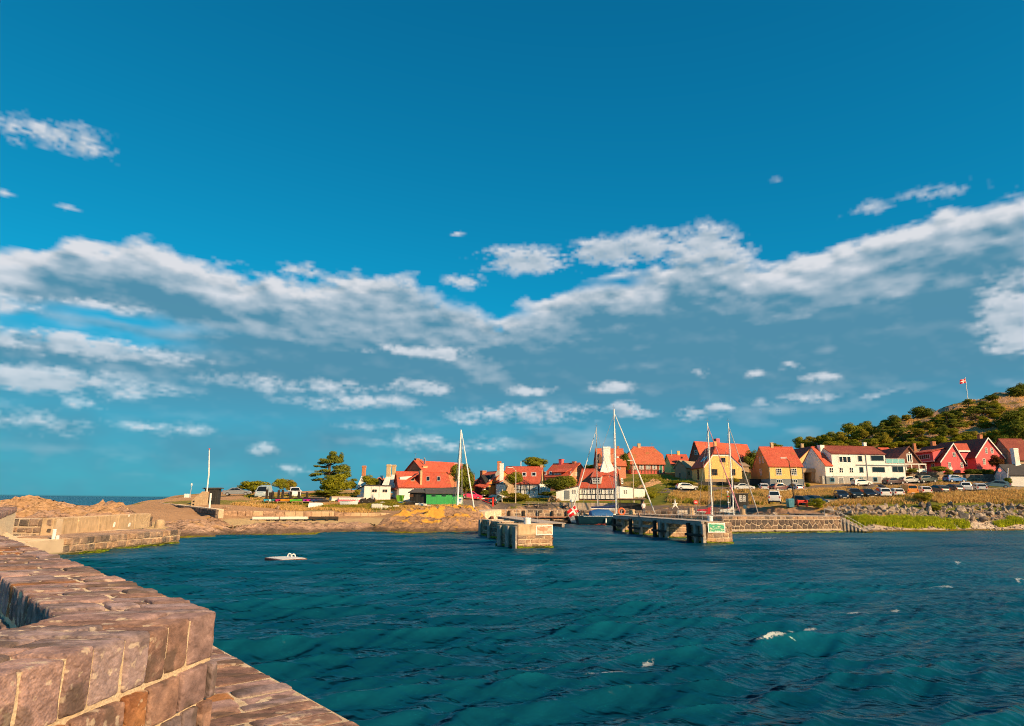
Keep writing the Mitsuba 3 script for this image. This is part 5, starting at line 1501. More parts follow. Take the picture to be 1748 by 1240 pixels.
h.win(1325, 395, 1340, 440, 1, 2)
h = House('tan_outhouse', 'tan outhouse with a dark roof between the two yellow houses', q11, (1282, 580, 1405, 580), (165, 165), (1282, 500), (1340, 458), 6, 'u', PL['tan'], RTAN, zdown=2)

h = House('yellow_house', 'yellow house with a slate blue ground floor and a steep plain red roof', q12, (322, 664, 668, 660), (138, 138), (313, 450), (395, 264), 9, 'u', PL['yellow'], RT, gable_mat={'L': PL['orange']}, eo=.2, ov=.08, zdown=.6)
YH = h
put('base_storey', h.F.w(box(-.03, h.W + .03, -.04, h.D, 0, h.F.px(*q12(500, 578))[1])), PL['slate'], h.k)
put('left_wall', h.F.w(box(-.03, -.005, -.02, h.D, h.F.px(*q12(500, 578))[1] + .01, h.he)), PL['orange'], h.k, label='orange washed left side wall')
for x in (378, 530):
    h.win(x, 471, x + 63, 539, 3, 3, sill=True)
for x in (385, 540):
    h.win(x, 585, x + 60, 616, 3, 1, v=-.04)
for x0, y0, x1, y1 in ((214, 357, 229, 419), (243, 354, 260, 416), (220, 478, 240, 540)):
    h.win(x0, y0, x1, y1, 2, 2, side='L')
h.chimney(322, 212, 349, BT)
put('drainpipe', h.F.w(tube([[.1, -.1, .2], [.1, -.1, h.he]], .05, 6)), METAL, h.k)
put('drainpipe', h.F.w(tube([[h.W - .1, -.1, .2], [h.W - .1, -.1, h.he]], .05, 6)), METAL, h.k)
an = House('orange_lean_to', 'low orange lean-to at the left side of the yellow house with the plain red roof', q12, (130, 575, 225, 590), (150, 146), (130, 492), (225, 470), 4, 'flat', PL['orange'], RG, ov=.03, eo=.05, cat_='annex')

h = House('yellow_gable_house', 'pale yellow gabled house with a dark brown roof behind the carport', q12, (625, 560, 828, 560), (160, 160), (625, 386), (752, 250), 12, 'v', PL['paleyellow'], RB, zdown=2)
h.win(743, 325, 776, 373, 2, 2, frame=BRN)
h.win(728, 422, 762, 476, 2, 2, frame=BRN)
h.chimney(630, 222, 656, BT, v=9, ybot=300)
cp = thing('carport', 'open carport with a tan roof holding a parked car between the yellow and white houses', 'carport')
a, b = at(*q12(660, 592), 147), at(*q12(800, 592), 147)
zr = at(*q12(660, 512), 147)[2]
FCp = Frame([a[0], 147, a[2] - .3], [1, 0])
w, hh = b[0] - a[0], zr - a[2] + .3
put('roof', FCp.w(hull([(x, v, z) for x in (-.2, w + .2) for v, z in ((-.3, hh), (-.3, hh + .9), (7, hh + .3), (7, hh + 1.3))])), PL['tan'], cp)
put('left_wall', FCp.w(box(0, .25, 0, 6.5, 0, hh)), PL['tan'], cp)
put('right_wall', FCp.w(box(w - 1.3, w, 0, 6.5, 0, hh)), PL['tan'], cp)
put('back_wall', FCp.w(box(.25, w - 1.3, 6.3, 6.5, 0, hh)), BB, cp)

# the white modern house
wh = House('white_house', 'long white two storey house with wide dark windows and a glass balcony', q12, (968, 645, 1512, 640), (144, 145), (968, 322), (1200, 258), 8, 'u', PL['white'], RB, eo=.25, ov=.15)
zbase = lambda x: wh.F.px(*q12(x, 552))[1]
put('base_storey', wh.F.w(box(-2.6, wh.W + .02, -.05, 1, 0, zbase(1200))), PL['grey'], wh.k)
put('string_course', wh.F.w(box(wh.F.px(*q12(1186, 440))[0], wh.W + 5.3, -.09, .02, wh.F.px(*q12(1300, 446))[1], wh.F.px(*q12(1300, 435))[1])), PL['slate'], wh.k)
for a in ((1008, 348, 1142, 416, 3), (1203, 343, 1252, 403, 1), (1332, 340, 1470, 398, 1), (1218, 457, 1266, 516, 1), (1347, 455, 1482, 513, 1)):
    wh.win(*a[:4], a[4], 1, frame=WF if a[4] == 3 else paint((.22, .25, .26), .5), bw=.16 if a[4] == 3 else .09)
wh.win(1120, 562, 1172, 616, 1, 1, v=-.05)
wh.win(1218, 560, 1265, 612, 2, 1, v=-.05, frame=paint((.3, .5, .5), .5))
wh.win(1360, 560, 1405, 606, 1, 1, v=-.05, frame=BLU)
wh.door(1008, 566, 1066, 644, PL['slate'], WF)
wh.door(1445, 560, 1485, 606, BW, WF)
put('drainpipe', wh.F.w(tube([[wh.F.px(*q12(1294, 450))[0], -.12, .3], [wh.F.px(*q12(1294, 450))[0], -.12, wh.he]], .07, 6)), PL['grey'], wh.k)
wh.chimney(1255, 210, 1284, PL['white'], v=5)
u0 = wh.W + .003
u1 = wh.F.px(*q13(846, 700))[0]
zt = wh.F.px(*q13(800, 668))[1]
put('terrace_wing', wh.F.w(box(u0, u1, .0, 8, 0, zt)), PL['white'], wh.k)
put('garage_door', wh.F.w(cbox(wh.F.px(*q13(757, 760))[0], u1 - .3, -.05, .02, .3, wh.F.px(*q13(757, 757))[1], .02)), paint((.42, .62, .62), .5), wh.k)
window(wh.k, wh.F, q13, 753, 686, 837, 730, 2, 1, paint((.22, .25, .26), .5))
bal = put('balcony', wh.F.w(cat(box(u0, u1 + .1, -.12, -.06, zt + 1.0, zt + 1.06), *[box(u, u + .06, -.12, -.06, zt, zt + 1.0) for u in np.linspace(u0, u1, 4)])), METAL, wh.k)
put('glass_panel', wh.F.w(box(u0 + .05, u1, -.10, -.08, zt + .08, zt + .98)), mat('mat_balcony_glass', (.22, .50, .50), .1, .5), bal)
wl = House('white_wing', 'lower white wing with a bright red roof and a tall white chimney', q12, (893, 645, 966, 645), (143.6, 144), (880, 442), (900, 268), 8, 'u', PL['white'], RT, eo=.2, ov=.1)
put('base_storey', wl.F.w(box(-.02, wl.W, -.05, 1, 0, wl.F.px(*q12(930, 552))[1])), PL['slate'], wl.k)
wl.chimney(810, 237, 851, PL['white'], v=3.2, ybot=640)
for x in (915, 1015, 1118):
    (wl if x < 960 else wh).win(x, 461, x + 46, 517, 2, 2, bw=.1)
wl.win(922, 566, 972, 610, 1, 1, v=-.05, frame=BLU)

h = House('small_red_roof_house', 'small red roof between the white house balcony and the brown gable', q15, (-20, 420, 90, 420), (158, 158), (-20, 385), (40, 318), 8, 'u', BBR, RT, zdown=4)
h = House('brown_gable_house', 'brown boarded gable with a tall white window behind the glass balcony', q15, (45, 580, 378, 585), (149, 149), (45, 492), (210, 297), 10, 'v', BBR, RB, zdown=.4)
h.win(185, 378, 262, 482, 2, 1, bw=.2)
h.barge(BBR)
put('pediment_light', h.F.w(lathe([(0, 0), (.16, 0), (.16, .1), (0, .1)], 10).apply_transform(trimesh.transformations.rotation_matrix(math.pi / 2, [1, 0, 0])).apply_translation((h.ua, -.02, h.hr - 1.3))), WHITE, h.k)
pg = thing('pergola', 'white timber pergola with planting below the brown gable', 'pergola')
for x in (178, 245, 330, 412):
    u, z = h.F.px(*q15(x, 500), -1.5)
    put('post', h.F.w(box(u - .08, u + .08, -1.58, -1.42, 0, z)), WHITE, pg)
u0, z0 = h.F.px(*q15(170, 505), -1.5)
u1, _ = h.F.px(*q15(418, 505), -1.5)
put('beam', h.F.w(box(u0, u1, -1.62, -1.36, z0, z0 + .22)), WHITE, pg)
put('screen', h.F.w(box(u0, u1, -1.46, -1.42, .2, .9)), WHITE, pg)

h = House('red_house', 'bright red gabled house with white bargeboards and an orange dormer roof', q15, (606, 575, 872, 575), (151, 151), (603, 464), (731, 262), 11, 'v', PL['pink'], RB, zdown=.5)
h.barge(WHITE)
h.win(728, 360, 771, 416, 2, 3)
h.win(674, 478, 716, 546, 2, 3)
h.win(820, 478, 858, 542, 2, 3)
# right: wall dormer with its own orange roof
P = [h.F.px(*q15(x, y), -.04) for x, y in ((790, 345), (928, 345), (880, 432), (868, 464), (790, 464))]
put('wall_dormer', h.F.w(prism(P, -.04, 3)), PL['pink'], h.k)
a, b, c, d = (h.F.px(*q15(x, y), v) for x, y, v in ((795, 342, -.3), (933, 342, -.3), (897, 264, 3.5), (742, 262, 3.5)))
roofslab([(a[0], -.35, a[1]), (b[0], -.35, b[1]), (c[0], 3.5, c[1]), (d[0], 3.5, d[1])], .12, h.F, RT, h.k, name='dormer_roof')
put('white_trim', h.F.w(box(a[0], b[0], -.42, -.34, a[1] - .28, a[1] + .1)), WHITE, h.k)
# left: long side with a wide dormer
LS = Frame(h.F.W([0, 9, 0]), -h.F.v)
put('side_dormer', h.F.w(hull([(-.9, v, z) for v in (1.2, 8) for z in (h.he - .1, h.he + 2.2)] + [(2.5, v, h.he + 3.0) for v in (1.2, 8)])), PL['pink'], h.k, label='wide dormer over the shaded left wall')
roofslab([(-1.4, .9, h.he + 2.15), (-1.4, 8.4, h.he + 2.15), (h.ua + .6, 8.4, h.he + 3.6), (h.ua + .6, .9, h.he + 3.6)], .14, h.F, RT, h.k, name='dormer_roof')
SD = Frame(h.F.W([-.9, 8, h.he]), -h.F.v)
window_uz(h.k, SD, 1.0, .7, 5.6, 1.75, 6, 1)
for u in (1.2, 4.4):
    window_uz(h.k, Frame(h.F.W([0, 8, 0]), -h.F.v), u, 1.1, u + 1.2, 2.3, 2, 2)
put('white_trim', SD.w(box(-.2, 7.2, -.1, 0, .0, .15)), WHITE, h.k)
h.chimney(478, 232, 520, BR, v=12, ybot=350)
h.chimney(262, 255, 290, BR, v=14, ybot=350)

h = House('red_house', 'bright red gabled house with a dark roof farthest right above the road', q15, (1018, 552, 1345, 550), (152, 153), (1013, 414), (1137, 198), 14, 'v', PL['pink'], RB, zdown=.6)
h.barge(WHITE)
for a in ((1107, 308, 1144, 373), (1172, 309, 1211, 373), (1081, 435, 1121, 506)):
    h.win(*a, 2, 3)
window_uz(h.k, h.L, h.D - 4.6, h.he - 2.2, h.D - 2.4, h.he - .5, 3, 3)
h.chimney(1030, 155, 1066, BR, v=10, ybot=300)

h = House('smokehouse', 'white boarded smokehouse cut by the right edge of the picture', q13, (1600, 832, 1780, 840), (140, 139), (1600, 752), (1690, 680), 7, 'u', BW, RG, cat_='smokehouse', eo=.2)
flue(h.k, q13, 143, 560, (1598, 1690, 740), (1614, 1648, 672), PL['white'], PL['white'])
h = House('brown_roof_house', 'tan house with a brown tile roof behind the smokehouse at the right edge', q13, (1640, 680, 1800, 690), (150, 150), (1640, 640), (1640, 500), 9, 'u', PL['tan'], RB, zdown=3)

h = House('harbour_kiosk', 'small black kiosk with a pair of white windows on the quay', q11, (1198, 1102, 1402, 1104), (112, 112), (1198, 922), (1402, 918), 2.2, 'flat', BB, RG, ov=.12, eo=.15, cat_='kiosk')
h.win(1255, 940, 1302, 1032, 2, 3, bw=.1)
h.win(1309, 940, 1352, 1032, 2, 3, bw=.1)

# ---------------------------------------------------------------- vehicles
def loft_profile(prof, W, taper, inset=.05):
    """A side profile (x, z) lofted across the width, drawn in above the belt line; rounded at the flanks."""
    P = sg.Polygon(prof)
    pr = np.array(prof, float)
    c = pr.mean(0)
    secs = []
    for y, k in ((-W / 2, 1), (-W / 2 + .07, 0), (W / 2 - .07, 0), (W / 2, 1)):
        q = pr.copy()
        if k:
            d = q - c
            q = q - d / np.linalg.norm(d, axis=1)[:, None] * inset
        yy = y * taper(q[:, 1], q[:, 0])
        secs.append(np.c_[q[:, 0], yy, q[:, 1]])
    n = len(pr)
    V = np.vstack(secs)
    F = []
    for s in range(3):
        for i in range(n):
            j = (i + 1) % n
            F += [[s * n + i, s * n + j, (s + 1) * n + j], [s * n + i, (s + 1) * n + j, (s + 1) * n + i]]
    _, cf = trimesh.creation.triangulate_polygon(P, engine='earcut')
    cv = np.array(_)
    idx = [int(np.argmin(((pr - v) ** 2).sum(1))) for v in cv]
    for f in cf:
        a, b, d = (idx[k] for k in f)
        F += [[a, d, b], [3 * n + a, 3 * n + b, 3 * n + d]]
    m = trimesh.Trimesh(V, F, process=False)
    m.fix_normals()
    return m


CARS = {}


def car_proto(kind):
    if kind in CARS:
        return CARS[kind]
    S = dict(hatch=(4.0, 1.72, 1.48, [(-1.95, .30), (-2.0, .62), (-1.93, .95), (-1.62, 1.40), (-1.0, 1.48), (.2, 1.46), (1.02, .98), (1.82, .80), (2.0, .58), (1.95, .28)], .95, (-1.45, -1.0, .2, .95)),
             estate=(4.6, 1.78, 1.46, [(-2.25, .30), (-2.3, .62), (-2.22, .95), (-1.85, 1.38), (-1.3, 1.46), (.15, 1.45), (1.05, .96), (2.05, .80), (2.3, .58), (2.25, .28)], .94, (-1.75, -1.2, .15, .98)),
             sedan=(4.6, 1.76, 1.42, [(-2.25, .30), (-2.3, .62), (-2.25, .94), (-1.55, .99), (-.95, 1.40), (.1, 1.42), (.95, .97), (2.05, .80), (2.3, .58), (2.25, .28)], .95, (-1.4, -.8, .1, .9)),
             suv=(4.5, 1.86, 1.68, [(-2.2, .36), (-2.25, .72), (-2.18, 1.08), (-1.9, 1.60), (-1.3, 1.68), (.3, 1.66), (1.0, 1.10), (2.0, .98), (2.25, .70), (2.2, .36)], 1.06, (-1.75, -1.2, .3, .95)),
             van=(4.9, 1.90, 1.98, [(-2.4, .32), (-2.45, .7), (-2.42, 1.15), (-2.32, 1.92), (-2.1, 1.98), (.9, 1.96), (1.75, 1.12), (2.3, .95), (2.45, .66), (2.4, .30)], 1.12, (-2.2, -2.0, .9, 1.65)),
             pickup=(5.0, 1.80, 1.70, [(-2.5, .45), (-2.5, 1.0), (-.55, 1.02), (-.45, 1.62), (-.1, 1.70), (.6, 1.68), (1.2, 1.08), (2.25, .98), (2.5, .72), (2.45, .42)], 1.06, (-.42, -.2, .6, 1.15)))
    L, W, H, prof, belt, (g0, g1, g2, g3) = S[kind]

    def taper(z, x):
        return np.where(z > belt, 1 - .22 * (z - belt) / (H - belt), 1.0) * np.where(np.abs(x) > L / 2 - .35, .94, 1)
    parts = [('body', '', mikit.ply(loft_profile(prof, W, taper), None, smooth=30), None)]

    def yat(z):
        return W / 2 * (1 - .22 * max(0, z - belt) / (H - belt))
    zt = H - .12
    sw = np.array([(g0 + .05, belt + .03), (g3 - .12, belt + .03), (g2 - .02, zt), (g1 + .02, zt)])
    if kind == 'van':
        sw = np.array([(.55, belt + .03), (g3 - .1, belt + .03), (g2 - .02, zt - .1), (.55, zt - .1)])
    for s in (-1, 1):
        cuts = [0, .48, 1] if kind not in ('van', 'pickup') else [0, 1]
        for a, b in zip(cuts[:-1], cuts[1:]):
            lo = sw[0] + (sw[1] - sw[0]) * (a + .012), sw[0] + (sw[1] - sw[0]) * (b - .012)
            hi = sw[3] + (sw[2] - sw[3]) * (a + .012), sw[3] + (sw[2] - sw[3]) * (b - .012)
            P = [(x, s * (yat(z) + d), z) for x, z in (lo[0], lo[1], hi[1], hi[0]) for d in (-.04, .012)]
            parts.append(('side_window', '', mikit.ply(hull(P), None), 'glass'))
    pr = np.array(prof)

    def pane(i, j, name, f0, f1, w):
        a, b = pr[i], pr[j]
        d = b - a
        n = np.array([d[1], -d[0]]) / np.linalg.norm(d)
        if n[1] < 0:
            n = -n
        p, q = a + d * f0, a + d * f1
        P = [((x + n * t)[0], s * (yat(x[1]) * w), (x + n * t)[1]) for x in (p, q) for s in (-1, 1) for t in (-.03, .014)]
        parts.append((name, '', mikit.ply(hull(P), None), 'glass'))
    if kind == 'sedan':
        pane(3, 4, 'rear_window', .12, .92, .84)
        pane(5, 6, 'windscreen', .08, .90, .84)
    elif kind == 'pickup':
        pane(2, 3, 'rear_window', .2, .9, .8)
        pane(5, 6, 'windscreen', .08, .90, .84)
    elif kind == 'van':
        pane(2, 3, 'rear_window', .25, .88, .80)
        pane(5, 6, 'windscreen', .08, .92, .84)
    else:
        pane(2, 3, 'rear_window', .12, .92, .84)
        pane(5, 6, 'windscreen', .08, .90, .84)
    r = .36 if kind in ('suv', 'van', 'pickup') else .31
    tyre = lathe([(0, -.10), (r - .06, -.11), (r, -.08), (r, .08), (r - .06, .11), (0, .10)], 16)
    rim = lathe([(0, .105), (r * .62, .118), (r * .66, .10)], 16)
    rim2 = rim.copy()
    rim2.vertices[:, 2] *= -1
    rim = cat(rim, rim2)
    rot = trimesh.transformations.rotation_matrix(math.pi / 2, [1, 0, 0])
    tp, rp_ = mikit.ply(tyre.copy().apply_transform(rot), None, smooth=40), mikit.ply(rim.copy().apply_transform(rot), None)
    for x in (-L / 2 + .78, L / 2 - .82):
        for s in (-1, 1):
            parts.append(('wheel', '', (tp, (x, s * (W / 2 - .09), r)), 'tyre'))
            parts.append(('wheel', 'rim', (rp_, (x, s * (W / 2 - .09), r)), 'rim'))
    for s in (-1, 1):
        parts.append(('headlight', '', mikit.ply(hull([(L / 2 - .18 + a, s * (W / 2 - b), z) for a, b in ((0, .10), (.12, .2), (.16, .45)) for z in (.66 * H / 1.46, .78 * H / 1.46)]), None), 'lamp'))
        parts.append(('tail_light', '', mikit.ply(hull([(-L / 2 + a, s * (W / 2 - b), z) for a, b in ((-.005, .12), (.14, .05), (.02, .30)) for z in (belt - .28, belt + .02)]), None), 'red'))
        parts.append(('mirror', '', mikit.ply(cbox(g3 - .35, g3 - .2, s * (W / 2 + .09) - .09, s * (W / 2 + .09) + .09, belt, belt + .14, .03), None), None))
    parts.append(('bumper', '', mikit.ply(cat(cbox(L / 2 - .22, L / 2 + .03, -W * .45, W * .45, .26, .44, .05), cbox(-L / 2 - .03, -L / 2 + .2, -W * .45, W * .45, .28, .46, .05)), None), 'dark'))
    parts.append(('number_plate', '', mikit.ply(cat(box(-L / 2 - .045, -L / 2 - .032, -.26, .26, .50, .61), box(L / 2 + .032, L / 2 + .045, -.26, .26, .36, .47)), None), 'plate'))
    CARS[kind] = parts
    return parts


CM = {'glass': GLASS, 'tyre': paint((.015, .015, .016), .8), 'rim': paint((.42, .42, .44), .35, .5), 'lamp': paint((.75, .78, .8), .15), 'red': paint((.45, .02, .015), .25), 'dark': paint((.03, .03, .032), .6), 'plate': paint((.72, .7, .62), .5)}


def carpaint(rgb):
    k = 'mat_car_%d_%d_%d' % tuple(int(c * 100) for c in rgb)
    if k not in scene:
        scene[k] = {'type': 'twosided', 'bsdf': {'type': 'principled', 'base_color': {'type': 'rgb', 'value': list(rgb)}, 'roughness': .32, 'specular': .5, 'clearcoat': .8, 'clearcoat_gloss': .9}}
    return k


def car(px, Y, head, kind, rgb, label, cat_='car', dz=0, group=None, pos=None):
    p = on(px, Y) if pos is None else np.asarray(pos, float)
    k = thing('parked_car' if kind != 'van' else 'parked_van', label, cat_, group)
    c, s = math.cos(math.radians(head)), math.sin(math.radians(head))
    zf, zb = ground(p[0] + c * 1.4, p[1] + s * 1.4)[0], ground(p[0] - c * 1.4, p[1] - s * 1.4)[0]
    tilt = -math.degrees(math.atan2(zf - zb, 2.8)) if pos is None else 0
    M = T().translate([p[0], p[1], (max((zf + zb) / 2, p[2]) if pos is None else p[2]) + .07 + dz]).rotate([0, 0, 1], head).rotate([0, 1, 0], tilt)
    wheel = None
    for name, sub, m, mm in car_proto(kind):
        if isinstance(m, tuple):
            m, off = m
            to = M @ T().translate(list(off))
        else:
            to = M
        if sub:
            kk = key_of(sub, wheel)
        else:
            kk = key_of(name, k)
            if name == 'wheel':
                wheel = kk
        scene[kk] = {**m, 'to_world': to, 'bsdf': {'type': 'ref', 'id': carpaint(rgb) if mm is None else CM[mm]}}
    return k, M


WH, SIL, NAVY, BLK = (.74, .74, .73), (.50, .52, .54), (.012, .022, .04), (.014, .014, .016)
GR = 'cars in the lower car park above the shore'
car(1437, 116.8, -103, 'hatch', NAVY, 'dark navy car, leftmost of the row of four-wheelers facing the shore', group=GR)
car(1460, 117.4, -103, 'suv', (.012, .025, .035), 'dark car second in the row beside the leftmost navy one', group=GR)
car(1483, 118.0, -103, 'estate', BLK, 'black car third in the row left of the white car with a roof box', group=GR)
k, M = car(1507, 118.2, 77, 'suv', WH, 'white car carrying a dark roof box in the shore car park', group=GR)
kk = key_of('roof_box', k)
scene[kk] = {**mikit.ply(cbox(-1.0, .8, -.42, .42, 1.72, 2.05, .12), None, smooth=40), 'to_world': M, 'bsdf': {'type': 'ref', 'id': CM['dark']}}
car(1531, 118.8, 77, 'hatch', WH, 'white hatchback between the roof box car and the orange van', group=GR)
car(1552, 119.8, 77, 'van', (.70, .27, .05), 'orange van seen from behind in the shore car park', 'van', group=GR)
car(1578, 121.0, 77, 'hatch', (.62, .58, .57), 'pale grey-white car right of the orange van', group=GR)
car(1603, 122.4, 90, 'estate', (.06, .065, .075), 'dark grey car right of the pale car in the shore car park', group=GR)
car(1628, 123.6, 95, 'hatch', (.035, .04, .05), 'dark car left of the white pickup', group=GR)
car(1652, 124.8, 60, 'pickup', WH, 'white pickup near the right end of the shore car park', 'pickup', group=GR)
car(1673, 126.2, 70, 'estate', SIL, 'silver car rightmost of the shore car park row', group=GR)
car(1703, 131.5, 150, 'estate', (.10, .18, .22), 'dark teal car driving on the road beside the right edge smokehouse')
car(1174, 135.5, 2, 'estate', (.66, .67, .68), 'silver estate car parked broadside below the tan cottage')
car(1270, 137, 2, 'sedan', (.55, .58, .59), 'silver saloon car below the yellow hipped house')
car(1305, 137, 75, 'hatch', (.58, .58, .60), 'small silver car seen from behind left of the yellow house front')
car(1334, 136.2, 12, 'hatch', (.10, .02, .03), 'dark red car under the left window of the yellow house')
car(1358, 136, 100, 'hatch', SIL, 'silver car under the right window of the yellow house')
car(1386, 148.3, -95, 'suv', (.10, .10, .105), 'dark car standing inside the carport', pos=[at(1386, 817, 150)[0], 149.5, float(cp and FCp.O[2]) + .1])
car(1474, 139.5, 3, 'hatch', WH, 'white hatchback broadside before the doors of the long white house')
car(1529, 141.0, 14, 'estate', (.05, .02, .022), 'dark maroon car in front of the garage door')
car(1557, 142.5, 10, 'estate', (.36, .37, .38), 'grey car between the maroon car and the dark green one')
car(1585, 143.0, 12, 'suv', (.02, .035, .03), 'dark green car before the stone garden wall')
car(1634, 143.5, 8, 'suv', (.012, .13, .40), 'bright blue car at the right end of the stone garden wall')
car(804, 121, 10, 'hatch', (.62, .02, .10), 'bright pink-red car beside the tree near the green shed')
car(845, 121.5, 75, 'hatch', (.02, .07, .10), 'dark teal car behind the red barrier post')
car(449, 112, -82, 'van', (.36, .44, .47), 'pale blue camper van by the dunes at the left', 'van')
car(502, 114, -68, 'suv', WH, 'white car seen from the front behind the black mooring posts')
car(404, 117, 15, 'sedan', (.20, .22, .25), 'low grey car partly hidden beyond the slope at the left')
car(1323, 107.5, 68, 'van', (.72, .71, .69), 'white van seen from behind on the quay', 'van', pos=at(1323, 861, 105.5))
car(1372, 111.5, -60, 'hatch', (.03, .03, .035), 'black car just behind the red bench', group='black cars behind the red bench')
car(1393, 111.8, -75, 'estate', (.015, .02, .03), 'black car right of the red bench', group='black cars behind the red bench')

# ---------------------------------------------------------------- boats
def hull_mesh(L, B, free, draft=.4, stern=.75, n=22, m=9, rise=.35):
    """A round-bilged hull, bow at +x, waterline z = 0; (hull, deck)."""
    t = np.linspace(0, 1, n)
    half = B / 2 * np.where(t < .45, stern + (1 - stern) * np.sin(t / .45 * np.pi / 2), np.cos(np.clip((t - .45) / .55, 0, 1) * np.pi / 2) ** .75)
    half = np.maximum(half, .02)
    sheer = free * (1 + rise * (t - .3) ** 2 * 1.6)
    V = []
    for i in range(n):
        for k in range(m):
            a = k / (m - 1)
            y = half[i] * math.sin(a * np.pi / 2) ** .6
            z = -draft + (sheer[i] + draft) * a ** 1.5
            x = (t[i] - .5) * L + (z / free) * (.05 * L * max(0, t[i] - .7) / .3 - .03 * L * max(0, .12 - t[i]) / .12)
            V.append((x, y, z))
    V = np.array(V)
    V2 = V * [1, -1, 1]
    F = []
    for i in range(n - 1):
        for k in range(m - 1):
            a, b, c, d = i * m + k, (i + 1) * m + k, (i + 1) * m + k + 1, i * m + k + 1
            F += [[a, b, c], [a, c, d]]
    F = np.array(F)
    N = len(V)
    A = np.vstack([V, V2])
    G = np.vstack([F, F[:, ::-1] + N])
    st = [[k, k + 1, N + k + 1] for k in range(m - 1)] + [[k, N + k + 1, N + k] for k in range(m - 1)]
    hm = trimesh.Trimesh(A, np.vstack([G, st]), process=False)
    top = np.array([i * m + m - 1 for i in range(n)])
    D = []
    for i in range(n - 1):
        D += [[top[i], top[i + 1], top[i + 1] + N], [top[i], top[i + 1] + N, top[i] + N]]
    dm = trimesh.Trimesh(A - [0, 0, .06], np.array(D), process=False)
    dm.remove_unreferenced_vertices()
    return hm, dm, half, sheer


def place(M):
    def f(m):
        m = m.copy()
        m.apply_transform(M)
        return m
    return f


def pose(p, head, z=None, roll=0.0, pitch=0.0):
    M = trimesh.transformations.euler_matrix(math.radians(roll), math.radians(pitch), math.radians(head), 'sxyz')
    M[:3, 3] = [p[0], p[1], p[2] if z is None else z]
    return M


SAIL = paint((.74, .73, .70), .7)
ROPE = paint((.30, .30, .30), .6)
SPAR = paint((.80, .80, .78), .35)
SPAR_DARK = paint((.44, .43, .41), .45)


